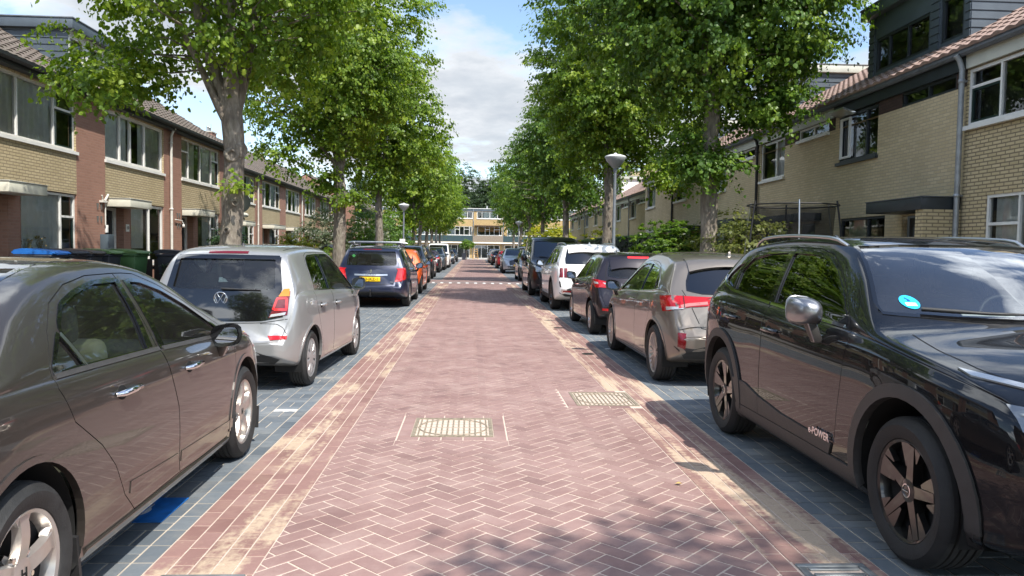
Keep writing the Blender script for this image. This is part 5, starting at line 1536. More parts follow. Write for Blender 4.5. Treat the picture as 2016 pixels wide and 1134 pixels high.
def make_van(root, paint_m):
    """tall passenger van"""
    d = dict(wb=3.0, r=.345, arch=.41, th=.20, crown=.05, rr=.10, cf=.24, cr=.08, inset=.05,
             W=[(-2.42, .82), (-2.38, .88), (-2.2, .93), (-1.5, .952), (0, .952), (1.5, .945), (1.9, .90), (2.25, .78), (2.42, .62), (2.48, .5)],
             zb=[(-2.42, .36), (-2.2, .28), (-1.5, .21), (1.5, .20), (2.1, .23), (2.48, .34)],
             zs=[(-2.42, 1.14), (-1.5, 1.17), (0, 1.16), (1.2, 1.13), (2.48, 1.0)],
             zt=[(-2.42, .8), (-2.415, 1.2), (-2.39, 1.65), (-2.33, 1.87), (-2.1, 1.945), (-1.0, 1.97), (0, 1.97), (.55, 1.94), (.85, 1.84), (1.2, 1.60), (1.62, 1.28), (1.78, 1.19), (2.0, 1.13), (2.25, 1.06), (2.40, .94), (2.46, .76), (2.48, .6)],
             crease=[(.74, .004), (.86, .008), (.94, .018)],
             windows=[('front_door_glass', 'side', [(.25, 1.21), (.9, 1.195), (1.42, 1.18), (1.15, 1.42), (.88, 1.64), (.66, 1.74), (.28, 1.76)], 'glass_dark', 0),
                      ('side_window', 'side', [(-1.0, 1.22), (.10, 1.21), (.12, 1.76), (-1.0, 1.76)], 'glass_dark', None),
                      ('side_window', 'side', [(-2.12, 1.24), (-1.10, 1.22), (-1.10, 1.76), (-2.05, 1.74)], 'glass_dark', None),
                      ('windscreen', 'front', [(-.76, 1.27), (-.4, 1.245), (.4, 1.245), (.76, 1.27), (.71, 1.65), (.67, 1.81), (-.67, 1.81), (-.71, 1.65)], 'screen_dk', None),
                      ('rear_window', 'rear', [(-.70, 1.22), (.70, 1.22), (.68, 1.74), (-.68, 1.74)], 'glass_dark', None)],
             doors=[('front', [(.18, 1.80), (.17, .34), (.98, .34), (1.08, .5), (1.45, .85), (1.50, 1.15), (1.42, 1.22), (1.18, 1.44), (.90, 1.67), (.68, 1.77), (.5, 1.80)])],
             seal=.018, seat_y=(.35, -.6), head_z=.85, seat_z=.72, dash_y=1.3, dash_z=1.18)
    c = Car(d, root).build(paint_m)
    fit_wheels(c, 'ten', .215, .235)
    gb, tr = M['gloss_black'], M['trim']
    for sg in (1, -1):
        c.patch('head_lamp', M['lens'], [(sg*.48, .80), (sg*.62, .79), (sg*.76, .80)], [(sg*.46, .90), (sg*.62, .93), (sg*.79, .99)], 'front', off=.010, nu=8, nv=4)
        c.patch('lamp_bezel', gb, [(sg*.46, .785), (sg*.78, .785)], [(sg*.46, .80), (sg*.78, .80)], 'front', off=.008, nu=6, nv=1)
        c.patch('fog_recess', tr, [(sg*.55, .40), (sg*.76, .43)], [(sg*.55, .54), (sg*.78, .58)], 'front', off=.006, nu=4, nv=3)
        fd = c.doors[(0, sg)]
        handle(c, .34, 1.02, sg, paint_m, fd, .20)
        side_mirror(c, sg*1.10, 1.28, 1.24, sg, gb, .24, .26, .16)
        c.patch('tail_lamp', M['red'], [(sg*.80, .80), (sg*.90, .80)], [(sg*.79, 1.25), (sg*.88, 1.25)], 'rear', off=.010, nu=4, nv=6)
        c.strip('slide_rail', M['seam'], [(-2.15, 1.02), (-1.0, 1.02)], .02, 'side', sg, .002)
        c.strip('sill_trim', M['trim'], [(-1.05, .24), (1.05, .23)], .06, 'side', sg, .008, .02)
        c.strip('side_seam', M['seam'], [(-1.02, 1.80), (-1.04, .36), (.14, .35)], .008, 'side', sg, .0015)
        wiper(c, [(sg*.62-.03, 1.265), (sg*.28, 1.25), (sg*-.05, 1.248)], 'front')
    c.patch('grille', gb, [(-.50, .78), (.50, .78)], [(-.46, .92), (.46, .92)], 'front', off=.006, nu=12, nv=4)
    for z in (.80, .85, .90): c.strip('grille_bar', M['chrome'], [(-.50, z), (.50, z)], .012, 'front', 1, .012)
    c.patch('bumper_grille', gb, [(-.50, .40), (.50, .40)], [(-.55, .62), (.55, .62)], 'front', off=.005, nu=10, nv=3)
    c.strip('bumper_bar', M['chrome'], [(-.70, .38), (0, .36), (.70, .38)], .014, 'front', 1, .010)
    number_plate(c, 0, .56, 'front'); number_plate(c, 0, .95, 'rear')
    return c

def make_suv(root, paint_m, face=0):
    """mid-size SUV for the far half of the street; face 1 is the pale one with the dark V-shaped front"""
    d = dict(wb=2.70, r=.352, arch=.415, th=.46, crown=.055, rr=.085, cf=.19, cr=.13, inset=.05,
             W=[(-2.18, .66), (-2.12, .78), (-1.95, .86), (-1.5, .91), (-.7, .915), (.5, .915), (1.3, .915), (1.7, .88), (2.0, .76), (2.18, .60), (2.25, .48)],
             zb=[(-2.18, .44), (-2.0, .34), (-1.6, .25), (-1.2, .21), (1.2, .20), (1.9, .24), (2.25, .34)],
             zs=[(-2.18, 1.03), (-1.6, 1.09), (0, 1.05), (.9, 1.02), (2.25, .84)],
             zt=[(-2.18, .66), (-2.17, .90), (-2.13, 1.04), (-2.04, 1.20), (-1.82, 1.48), (-1.7, 1.55), (-1.3, 1.60), (-.6, 1.63), (0, 1.62), (.4, 1.53), (.8, 1.33), (1.15, 1.13), (1.3, 1.085), (1.75, 1.02), (2.02, .92), (2.17, .74), (2.25, .56)],
             windows=[('front_door_glass', 'side', [(-.30, 1.10), (.3, 1.085), (.75, 1.06), (.5, 1.25), (.28, 1.38), (.1, 1.455), (-.26, 1.48)], 'glass_dark', 0),
                      ('rear_door_glass', 'side', [(-1.15, 1.135), (-.37, 1.105), (-.33, 1.48), (-1.05, 1.46), (-1.16, 1.3)], 'glass_dark', 1),
                      ('quarter_glass', 'side', [(-1.62, 1.22), (-1.22, 1.145), (-1.22, 1.42), (-1.42, 1.38), (-1.55, 1.30)], 'glass_dark', None),
                      ('windscreen', 'front', [(-.68, 1.15), (.68, 1.15), (.60, 1.42), (.56, 1.54), (-.56, 1.54), (-.60, 1.42)], 'screen_dk', None),
                      ('rear_window', 'rear', [(-.60, 1.12), (.60, 1.12), (.60, 1.22), (.54, 1.46), (-.54, 1.46), (-.60, 1.22)], 'glass_dark', None)],
             doors=[('front', [(-.335, 1.515), (-.355, 1.08), (-.34, .34), (.85, .34), (.93, .5), (.95, .85), (.94, 1.02), (.80, 1.08), (.55, 1.265), (.33, 1.395), (.12, 1.48), (-.05, 1.51)]),
                    ('rear', [(-.345, 1.515), (-.365, 1.08), (-.35, .34), (-.80, .34), (-.92, .56), (-1.05, .75), (-1.17, .90), (-1.19, 1.14), (-1.19, 1.32), (-1.08, 1.49)])],
             seal=.016, seat_y=(-.1, -.9), head_z=.80, seat_z=.54, dash_y=.68, dash_z=1.03)
    c = Car(d, root).build(paint_m)
    fit_wheels(c, 'ten' if face == 0 else 'dark', .225, .24)
    gb, tr = M['gloss_black'], M['trim']
    for sg in (1, -1):
        if face == 0:
            c.patch('head_lamp', M['lens'], [(sg*.40, .80), (sg*.56, .78), (sg*.72, .80)], [(sg*.40, .88), (sg*.58, .90), (sg*.75, .93)], 'front', off=.010, nu=8, nv=3)
            c.patch('fog_recess', tr, [(sg*.50, .40), (sg*.70, .42)], [(sg*.52, .56), (sg*.73, .56)], 'front', off=.006, nu=4, nv=3)
        else:
            c.strip('daytime_light', M['lens'], [(sg*.46, .80), (sg*.60, .85), (sg*.76, .93)], .026, 'front', 1, .012)
            c.strip('daytime_light', M['lens'], [(sg*.44, .78), (sg*.62, .60), (sg*.68, .52)], .03, 'front', 1, .012)
        c.patch('tail_lamp', M['red'], [(sg*.55, .86), (sg*.78, .86)], [(sg*.58, 1.02), (sg*.78, 1.04)], 'rear', off=.010, nu=5, nv=5)
        c.patch('tail_lamp', M['red'], [(-2.05, .86), (-1.85, .90)], [(-2.0, 1.04), (-1.80, 1.02)], 'side', sg, .010, nu=4, nv=4)
        fd, rd = c.doors[(0, sg)], c.doors[(1, sg)]
        handle(c, -.14, .93, sg, paint_m, fd, .20); handle(c, -.98, .95, sg, paint_m, rd, .20)
        side_mirror(c, sg*1.0, .68, 1.12, sg, paint_m, .24, .17, .16)
        if face == 0: roof_rail(c, .60, -1.6, .12, M['alu'], sg, .05, .017)
        for yy in (c.yf, c.yr): c.ring('arch_trim', tr, yy, c.rw+.01, .413, .46, -.3, math.pi+.3, sg, off=.010, depth=.03)
        c.patch('sill_cladding', tr, [(-.95, .215), (.95, .21)], [(-.95, .33), (.95, .33)], 'side', sg, .012, .02, nu=14, nv=3)
    if face == 0:
        c.patch('grille', gb, [(-.34, .62), (.34, .62)], [(-.40, .86), (.40, .86)], 'front', off=.006, nu=10, nv=4)
        c.strip('grille_bar', M['chrome'], [(-.38, .84), (0, .82), (.38, .84)], .02, 'front', 1, .012)
    else:
        c.patch('grille', gb, [(-.42, .48), (.42, .48)], [(-.50, .82), (0, .90), (.50, .82)], 'front', off=.006, nu=12, nv=5)
    c.patch('bumper_grille', tr, [(-.45, .34), (.45, .34)], [(-.60, .46), (.60, .46)], 'front', off=.006, nu=10, nv=2)
    c.patch('bumper_lower', tr, [(-.62, .36), (.62, .36)], [(-.74, .50), (.74, .50)], 'rear', off=.006, nu=14, nv=3)
    number_plate(c, 0, .53, 'front'); number_plate(c, 0, .80, 'rear')
    antenna(c, -1.3)
    return c
# ------------------------------------------------------------------ houses (facade plane x=0 looking to +x, u along +y)
H = {}
def brick_wall_mat(name, c1, c2, mort, bw=.215, bh=.065, ms=.010, dirt=.25, rough=.8):
    m, nt, out = new_mat(name); p = N(nt, 'ShaderNodeBsdfPrincipled')
    o = coords(nt); sep = N(nt, 'ShaderNodeSeparateXYZ'); L(nt, o, sep.inputs[0])
    cmb = N(nt, 'ShaderNodeCombineXYZ'); L(nt, math_(nt, 'ADD', sep.outputs[0], sep.outputs[1]), cmb.inputs[0]); L(nt, sep.outputs[2], cmb.inputs[1])
    br = N(nt, 'ShaderNodeTexBrick'); L(nt, cmb.outputs[0], br.inputs['Vector'])
    br.inputs['Color1'].default_value = c1; br.inputs['Color2'].default_value = c2; br.inputs['Mortar'].default_value = mort
    br.inputs['Scale'].default_value = 1.; br.inputs['Brick Width'].default_value = bw; br.inputs['Row Height'].default_value = bh
    br.inputs['Mortar Size'].default_value = ms; br.inputs['Mortar Smooth'].default_value = .25; br.inputs['Bias'].default_value = 0.
    f = noise(nt, o, 1.3, 6, .6); g = noise(nt, o, 22., 4)
    c = mixc(nt, math_(nt, 'MULTIPLY_ADD', f, dirt*3, -dirt*1.1, True), br.outputs['Color'], tuple(x*.62 for x in c1[:3])+(1,))
    c = mixc(nt, math_(nt, 'MULTIPLY', g, .22), c, tuple(min(1, x*1.35) for x in c2[:3])+(1,))
    L(nt, c, p.inputs['Base Color']); p.inputs['Roughness'].default_value = rough; p.inputs['Specular IOR Level'].default_value = .3
    L(nt, bump(nt, math_(nt, 'MULTIPLY_ADD', br.outputs['Fac'], -1., math_(nt, 'MULTIPLY', g, .3)), .5, .008), p.inputs['Normal'])
    L(nt, p.outputs[0], out.inputs[0]); return m

def tile_mat(name, c0, c1, c2, moss=(.07, .075, .05, 1)):
    m, nt, out = new_mat(name); p = N(nt, 'ShaderNodeBsdfPrincipled'); o = coords(nt)
    f = noise(nt, o, 4., 5, .7); g = noise(nt, o, .9, 5)
    c = ramp(nt, f, [(.25, c0), (.5, c1), (.8, c2)])
    c = mixc(nt, math_(nt, 'MULTIPLY_ADD', g, 1.4, -.62, True), c, moss)
    L(nt, c, p.inputs['Base Color']); p.inputs['Roughness'].default_value = .85
    L(nt, bump(nt, noise(nt, o, 45., 4), .3, .01), p.inputs['Normal']); L(nt, p.outputs[0], out.inputs[0]); return m

def mk_house_mats():
    H['yellow'] = brick_wall_mat('brick_yellow', (.42, .335, .195, 1), (.50, .41, .255, 1), (.21, .165, .105, 1), ms=.011)
    H['brown'] = brick_wall_mat('brick_brown', (.27, .145, .105, 1), (.33, .18, .13, 1), (.30, .19, .145, 1), ms=.008, dirt=.15)
    H['yellow_r'] = brick_wall_mat('brick_yellow_pale', (.50, .40, .24, 1), (.62, .51, .32, 1), (.40, .34, .24, 1), ms=.010, dirt=.32)
    H['yellow_g'] = brick_wall_mat('brick_yellow_glazed', (.47, .375, .21, 1), (.57, .465, .28, 1), (.14, .11, .075, 1), ms=.013, dirt=.2)
    H['far'] = brick_wall_mat('brick_far', (.42, .285, .125, 1), (.50, .35, .165, 1), (.30, .22, .12, 1), ms=.01, dirt=.12)
    H['dkband'] = brick_wall_mat('brick_dark', (.050, .030, .025, 1), (.075, .045, .036, 1), (.04, .03, .025, 1), dirt=.1)
    H['tile_l'] = tile_mat('roof_tile_grey_brown', (.085, .066, .052, 1), (.13, .102, .082, 1), (.175, .145, .12, 1))
    H['tile_r'] = tile_mat('roof_tile_terracotta', (.20, .125, .10, 1), (.32, .22, .18, 1), (.42, .31, .26, 1), (.20, .14, .115, 1))
    H['white'] = pbr('frame_white', (.74, .73, .69, 1), .4, var=.06, vscale=3)
    H['cream'] = pbr('canopy_cream', (.62, .60, .50, 1), .6, var=.12, vscale=2, bumps=.1)
    H['fascia'] = pbr('fascia_pale', (.50, .50, .43, 1), .6, var=.12, vscale=2)
    H['green'] = pbr('sash_dark_green', (.012, .030, .026, 1), .35)
    H['black'] = pbr('timber_black', (.026, .032, .037, 1), .45, var=.2, vscale=4)
    H['char'] = pbr('cladding_charcoal', (.075, .095, .115, 1), .5, var=.12, vscale=3)
    H['gutter'] = pbr('gutter_black', (.018, .019, .022, 1), .45)
    H['pipe_w'] = pbr('pipe_white', (.62, .60, .54, 1), .5, var=.1)
    H['pipe_z'] = pbr('pipe_zinc', (.33, .35, .37, 1), .45, .5, var=.2)
    H['pipe_b'] = pbr('pipe_black', (.02, .02, .022, 1), .5)
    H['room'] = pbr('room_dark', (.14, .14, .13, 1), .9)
    H['curtain'] = pbr('curtain_white', (.88, .89, .87, 1), .9, var=.08)
    H['curtain2'] = pbr('curtain_grey', (.70, .72, .70, 1), .9, var=.15)
    H['wood'] = pbr('blind_wood', (.38, .17, .05, 1), .5, var=.2)
    H['pane'] = glassy('house_window_glass', (.92, .95, .93, 1), refl=.65)
    H['door_dk'] = pbr('door_dark', (.022, .026, .03, 1), .4)
    H['lead'] = pbr('lead_flashing', (.14, .15, .165, 1), .6, .3, var=.2)
    H['metal'] = pbr('flue_metal', (.45, .45, .45, 1), .35, .9)
    H['conc'] = pbr('concrete_cap', (.42, .39, .33, 1), .85, var=.2)
    H['panel_g'] = pbr('balcony_panel_green', (.030, .058, .064, 1), .5, var=.1)
    H['panel_w'] = pbr('balcony_boards', (.23, .185, .14, 1), .7, var=.3, vscale=8)
    H['numplate'] = pbr('number_tile', (.7, .7, .66, 1), .4)

def holed(mb, u0, u1, z0, z1, holes, x=0., rev=.12, m=0):
    """vertical wall panel with openings and their reveals"""
    us = sorted({u0, u1, *[h[0] for h in holes if u0 <= h[0] <= u1], *[h[1] for h in holes if u0 <= h[1] <= u1]})
    zs = sorted({z0, z1, *[h[2] for h in holes if z0 <= h[2] <= z1], *[h[3] for h in holes if z0 <= h[3] <= z1]})
    for a, b in zip(us, us[1:]):
        for c, d in zip(zs, zs[1:]):
            cu, cz = (a+b)/2, (c+d)/2
            if any(h[0] < cu < h[1] and h[2] < cz < h[3] for h in holes): continue
            mb.quad((x, a, c), (x, b, c), (x, b, d), (x, a, d), m)
    for a, b, c, d in holes:
        a, b, c, d = max(a, u0), min(b, u1), max(c, z0), min(d, z1)
        if a >= b or c >= d: continue
        mb.quad((x, a, c), (x, a, d), (x-rev, a, d), (x-rev, a, c), m)
        mb.quad((x, b, c), (x-rev, b, c), (x-rev, b, d), (x, b, d), m)
        mb.quad((x, a, d), (x, b, d), (x-rev, b, d), (x-rev, a, d), m)
        mb.quad((x, a, c), (x-rev, a, c), (x-rev, b, c), (x, b, c), m)

def window(parent, u0, u1, z0, z1, cols, frame='white', sash=None, top=(), curtain=None, x=-.05, fr=.055, sill=True, name='window', dep=.9, sash_cols=(), open_col=None, half=None):
    """window > frame (this mesh), sash, pane, curtain.  cols: relative widths; top: columns with a top light; sash_cols: columns with a coloured sash"""
    b = MB(); d = .07
    b.box2((x-d, u0, z0), (x, u0+fr, z1)); b.box2((x-d, u1-fr, z0), (x, u1, z1))
    b.box2((x-d, u0+fr, z1-fr), (x, u1-fr, z1)); b.box2((x-d, u0+fr, z0), (x, u1-fr, z0+fr))
    tot = sum(cols); w = (u1-u0-2*fr); edges = [u0+fr]; acc = 0
    for c in cols: acc += c; edges.append(u0+fr+w*acc/tot)
    panes = []; sashes = MB()
    for i in range(len(cols)):
        a, e = edges[i], edges[i+1]
        if i > 0: a += fr*.42
        if i < len(cols)-1: e -= fr*.42
        if i > 0: b.box2((x-d, edges[i]-fr*.42, z0+fr), (x, edges[i]+fr*.42, z1-fr))
        segs = [(z0+fr, z1-fr)]
        if i in top:
            zt = z0+fr+(z1-z0-2*fr)*.70
            b.box2((x-d, a, zt-fr*.45), (x, e, zt+fr*.45)); segs = [(z0+fr, zt-fr*.45), (zt+fr*.45, z1-fr)]
        for k, (c0, c1) in enumerate(segs):
            s = .038 if (i in sash_cols and k == 0) else .0
            if s:
                xx = x-.012
                sashes.box2((xx-.045, a, c0), (xx, a+s, c1)); sashes.box2((xx-.045, e-s, c0), (xx, e, c1))
                sashes.box2((xx-.045, a+s, c1-s), (xx, e-s, c1)); sashes.box2((xx-.045, a+s, c0), (xx, e-s, c0+s))
            panes.append((a+s, e-s, c0+s, c1-s))
    if sill: b.box2((x-.03, u0-.04, z0-.075), (x+.10, u1+.04, z0-.002))
    o = b.build(name, H[frame], parent)
    if sashes.v: sashes.build('sash', H[sash or 'green'], o)
    g = MB()
    for a, e, c0, c1 in panes: g.quad((x-.04, a, c0), (x-.04, e, c0), (x-.04, e, c1), (x-.04, a, c1))
    g.build('pane', H['pane'], o)
    r = MB()
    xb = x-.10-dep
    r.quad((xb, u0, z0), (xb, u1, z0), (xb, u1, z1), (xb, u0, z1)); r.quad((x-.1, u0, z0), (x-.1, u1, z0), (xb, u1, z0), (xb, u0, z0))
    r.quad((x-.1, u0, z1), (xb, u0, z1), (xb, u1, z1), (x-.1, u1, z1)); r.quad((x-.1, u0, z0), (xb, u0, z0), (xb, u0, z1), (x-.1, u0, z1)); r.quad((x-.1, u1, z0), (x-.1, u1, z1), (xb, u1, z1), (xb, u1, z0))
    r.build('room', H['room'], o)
    if curtain:
        cb = MB(); mt, spans = curtain[0], curtain[1:]
        for fa, fb in spans:
            a, e = u0+(u1-u0)*fa, u0+(u1-u0)*fb; n = max(6, int((e-a)/.035))
            vs = []
            for i in range(n+1):
                t = a+(e-a)*i/n; xx = x-.10+.018*math.sin(i*1.15)+.010*math.sin(i*.43)
                zb = z0+.02 if half is None else z0+(z1-z0)*half
                vs += [(xx, t, zb), (xx, t, z1-.02)]
            cb.add(vs, [(2*i, 2*i+2, 2*i+3, 2*i+1) for i in range(n)], 0, True)
        cb.build('curtain', H[mt], o)
    return o

def roof(parent, u0, u1, ze, xe, xr, slope, mat, fine=True, step=.335, name='roof'):
    """interlocking tiles: rolls across, a drop at every course; plain back slope"""
    b = MB(); per = .30; sub = 6 if fine else 2
    n = max(2, int(round((u1-u0)/per)))*sub
    prof = {6: [0, .012, .030, .036, .030, .012], 2: [0, .03]}[sub]
    ct = 1/math.sqrt(1+slope*slope); run = (xe-xr)/ct
    k = int(math.ceil(run/step))
    nx, nz = slope*ct, ct
    for i in range(k):
        s0, s1 = i*step, min(run, (i+1)*step+.02)
        rows = [(s0, -.012), (s0, .030), (s1, .004)] if fine else [(s0, .0), (s0, .03), (s1, .004)]
        vs = []
        for s, h in rows:
            for j in range(n+1):
                hh = h+prof[j % sub]*(1 if h > 0 else .2)
                vs.append((xe-s*ct+nx*hh, u0+(u1-u0)*j/n, ze+s*slope*ct+nz*hh))
        w = n+1
        b.add(vs, [(r*w+j, r*w+j+1, (r+1)*w+j+1, (r+1)*w+j) for r in range(2) for j in range(n)], 0, False)
    zr = ze+(xe-xr)*slope
    b.quad((xr, u0, zr+.01), (xr, u1, zr+.01), (2*xr-xe, u1, ze), (2*xr-xe, u0, ze))
    b.quad((xe, u0, ze-.02), (xe, u1, ze-.02), (xr, u1, zr-.04), (xr, u0, zr-.04), 1)
    # ridge caps
    m = int((u1-u0)/.4)+1
    for i in range(m):
        a, e = u0+(u1-u0)*i/m, u0+(u1-u0)*(i+1)/m
        vs = []
        for yy, q in ((a, 1.08), (e, .95)):
            for t in range(7):
                an = math.pi*t/6; vs.append((xr+.12*q*math.cos(an), yy, zr-.02+.11*q*math.sin(an)))
        b.add(vs, [(t, t+1, t+8, t+7) for t in range(6)], 0, True)
    return b.build(name, [mat, H['gutter']], parent)

def gable(parent, u, ze, xe, xr, slope, mat, name='gable_wall', z0=0., t=.25):
    b = MB(); xb = 2*xr-xe+.2; zr = ze+(xe-xr)*slope
    P = [(0, z0), (0, ze-.05), (xr, zr-.10), (xb, ze-.05), (xb, z0)]
    b.prism(P, lambda a, z, q: (a-.003, q, z), u, u+t)
    return b.build(name, mat, parent)

def gutter(parent, u0, u1, x, z, mat, name='gutter'):
    b = MB(); pts = [(0, .06), (-.01, .0), (.03, -.045), (.09, -.05), (.125, -.01), (.13, .06), (.115, .06), (.11, -.0), (.085, -.035), (.03, -.03), (.008, .01), (.012, .06)]
    b.prism(pts, lambda a, c, q: (x+a, q, z+c), u0, u1)
    return b.build(name, mat, parent)

def drainpipe(parent, u, z0, z1, mat, r=.040, x=.07):
    b = MB(); b.tube([(x, u, z0), (x, u, z1-.25), (x+.06, u, z1-.08), (x+.13, u, z1)], r, 10)
    for z in (z0+.8, (z0+z1)/2, z1-.45): b.lathe([(r+.001, -.03), (r+.012, -.03), (r+.012, .03), (r+.001, .03)], 10, org=(x, u, z)); b.box((x*.4, u, z), (x*.8, .03, .03))
    return b.build('drainpipe', mat, parent)

def flue(parent, x, y, z, h=.55, cap=True):
    b = MB(); b.lathe([(.075, 0), (.07, h*.6), (.085, h*.6), (.085, h*.75), (.05, h*.78), (.05, h*.9), (.10, h*.92), (.04, h)], 12, org=(x, y, z))
    b.lathe([(.15, 0), (.10, .10), (.075, .12)], 12, org=(x, y, z-.03))
    return b.build('flue_pipe', H['metal'], parent)

def chimney(parent, x, y, z0, z1, mat, w=.62, d=.75, pots=1):
    b = MB(); b.box2((x-w/2, y-d/2, z0), (x+w/2, y+d/2, z1), 0); b.box2((x-w/2-.05, y-d/2-.05, z1), (x+w/2+.05, y+d/2+.05, z1+.07), 1)
    for i in range(pots):
        b.lathe([(.09, 0), (.075, .25), (.085, .28), (.0, .30)], 12, 2, org=(x, y+(i-(pots-1)/2)*.3, z1+.07))
    b.tube([(x+.1, y+.1, z1+.07), (x+.1, y+.1, z1+.55)], .012, 5, 2)
    return b.build('chimney', [mat, H['conc'], H['metal']], parent)

def canopy(parent, u0, u1, z0, z1, proj, mat, name='door_canopy'):
    b = MB(); b.box2((.004, u0, z0), (proj, u1, z1), 0); b.box2((.004, u0-.015, z1), (proj+.015, u1+.015, z1+.022), 1)
    return b.build(name, [H[mat], H['lead']], parent, bevel=.006)

def door(parent, u0, u1, z0, z1, mat='door_dk', x=-.16, glass=True):
    b = MB(); t = .045
    if glass:
        a, e = u0+.14, u1-.14; c0, c1 = z0+.55, z1-.16
        b.box2((x-t, u0, z0), (x, a, z1)); b.box2((x-t, e, z0), (x, u1, z1)); b.box2((x-t, a, c1), (x, e, z1)); b.box2((x-t, a, z0), (x, e, c0)); b.box2((x-t, a, (c0+c1)/2-.05), (x, e, (c0+c1)/2+.05))
    else: b.box2((x-t, u0, z0), (x, u1, z1))
    o = b.build('door', H[mat], parent)
    if glass:
        g = MB(); g.quad((x-.02, a, c0), (x-.02, e, c0), (x-.02, e, c1), (x-.02, a, c1)); g.build('pane', H['pane'], o)
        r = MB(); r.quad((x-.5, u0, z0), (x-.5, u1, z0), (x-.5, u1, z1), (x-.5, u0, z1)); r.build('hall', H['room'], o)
    h = MB(); h.tube([(x+.0, u1-.07, z0+1.05), (x+.05, u1-.07, z0+1.05), (x+.05, u1-.19, z0+1.05)], .011, 6); h.build('handle', H['metal'], o)
    return o

def wall_lamp(parent, u, z):
    b = MB(); b.box((.02, u, z), (.04, .07, .10)); b.tube([(.03, u, z), (.13, u-.02, z+.03), (.15, u-.02, z+.02)], .012, 6); b.lathe([(.0, .07), (.055, .05), (.06, -.07), (.0, -.08)], 10, org=(.16, u-.02, z-.02))
    return b.build('wall_lamp', H['pipe_w'], parent)

def dormer(parent, u0, u1, xf, zb, zt, slope, mat, frame, depth=2.6, wins=(), fasc='char', boards=True, front=None):
    """flat-roofed roof room with boarded cheeks > windows, roof slab"""
    b = MB(); xb = xf-depth
    holes = [(w[0], w[1], w[2], w[3]) for w in wins]
    holed(b, u0, u1, zb-.1, zt, holes, xf, .10, 1 if front else 0)
    for u, s in ((u0, -1), (u1, 1)):
        b.quad((xf, u, zb-.35), (xb, u, zb-.35), (xb, u, zt), (xf, u, zt), 0) if s > 0 else b.quad((xf, u, zb-.35), (xf, u, zt), (xb, u, zt), (xb, u, zb-.35), 0)
        if boards:
            z = zb
            while z < zt-.05:
                b.box2((xb, u-(.022 if s < 0 else 0), z+.018), (xf+.003, u+(.022 if s > 0 else 0), z+.150), 0); z += .165
    if boards and not front:
        us = sorted([u0]+[q for h in holes for q in (h[0]-.05, h[1]+.05)]+[u1])
        for a, e in zip(us[::2], us[1::2]):
            z = zb
            while z < zt-.05 and e-a > .05:
                b.box2((xf, a, z+.018), (xf+.022, e, min(zt, z+.150)), 0); z += .165
    o = b.build('dormer', [H[mat], H[front or mat]], parent)
    s = MB(); s.box2((xb, u0-.14, zt), (xf+.18, u1+.14, zt+.24), 0); s.box2((xb, u0-.16, zt+.24), (xf+.20, u1+.16, zt+.275), 1)
    s.build('dormer_roof', [H[fasc], H['lead']], o, bevel=.006)
    for w in wins:
        q = window(parent, w[0], w[1], w[2], w[3], w[4], frame, x=xf-.02, fr=.06, sill=False, dep=.7, curtain=w[5] if len(w) > 5 else None)
        q.name = 'dormer_window'
    b = MB(); b.box2((xf-.05, u0-.05, zb-.16), (xf+.16, u1+.05, zb-.10)); b.build('dormer_flashing', H['lead'], parent)
    return o

SL_L, XE_L, XR_L, ZE_L = .60, .22, -4.25, 5.17
def left_house(loc, label, fine=True, ends=(False, False), pitch=5.18, extras=None, group=None, blind=True):
    t = empty('terraced_house', loc); tag(t, label, 'house', group)
    P = pitch; a, e = .72, P-.72
    up = (a, e, 3.64, 4.96)
    # ground floor: door, brick panel, bay glazing
    d0, d1 = a+.06, a+.80
    bp0, bp1 = a+1.02, a+1.46
    g0, g1 = bp1+.02, e
    gw = (g0, g1, 1.12 if not fine else .95, 2.62)
    b = MB()
    holed(b, 0, a, 0, 5.22, [], 0, .1, 1); holed(b, e, P, 0, 5.22, [], 0, .1, 1)
    holed(b, a, e, 2.64, 5.22, [up], 0, .12, 0)
    holed(b, a, bp0, 0, 2.64, [(a, bp0, 0, 2.64)], 0, .30, 1)
    holed(b, bp0, bp1, 0, 2.64, [], -.01, .1, 1)
    holed(b, bp1, e, 0, 2.64, [(bp1, e, gw[2], 2.64)], 0, .12, 1)
    b.quad((-.30, a, 2.45), (-.30, bp0, 2.45), (-.30, bp0, 2.64), (-.30, a, 2.64), 1)
    r = MB(); r.quad((-8.4, 0, 0), (-8.4, 0, 5.2), (-8.4, P, 5.2), (-8.4, P, 0)); r.build('rear_wall', H['brown'], t)
    b.build('wall', [H['yellow'], H['brown']], t)
    return t, dict(P=P, a=a, e=e, up=up, d=(d0, d1), bp=(bp0, bp1), g=gw)

def finish_left(t, q, fine, upwin, gwin, roofmat=None, pipe=False, canopy_len=1.32, canopy_z=(2.44, 2.64), proj=.62):
    P = q['P']
    window(t, *q['up'], **upwin)
    window(t, q['g'][0], q['g'][1], q['g'][2], q['g'][3], **gwin)
    door(t, q['d'][0]+.0, q['d'][1]+.08, .02, 2.36, x=-.24)
    b = MB(); b.box2((-.30, q['d'][1]+.09, .0), (-.20, q['bp'][0], 2.44)); b.box2((-.30, q['a'], 0), (-.2, q['d'][0]-.005, 2.44)); b.box2((-.30, q['a'], 2.37), (-.201, q['bp'][0], 2.44)); b.build('door_frame', H['white'], t)
    canopy(t, q['a']+.01, q['a']+canopy_len, canopy_z[0], canopy_z[1], proj, 'cream')
    roof(t, 0, P, ZE_L, XE_L, XR_L, SL_L, H['tile_l'], fine)
    b = MB(); b.box2((.002, 0, 5.00), (XE_L-.02, P, 5.04)); b.box2((XE_L-.04, 0, 5.04), (XE_L-.018, P, 5.17)); b.build('eaves_board', H['gutter'], t)
    gutter(t, 0, P, XE_L-.015, 5.12, H['gutter'])
    if pipe: drainpipe(t, P-.30, .1, 5.08, H['pipe_w'])

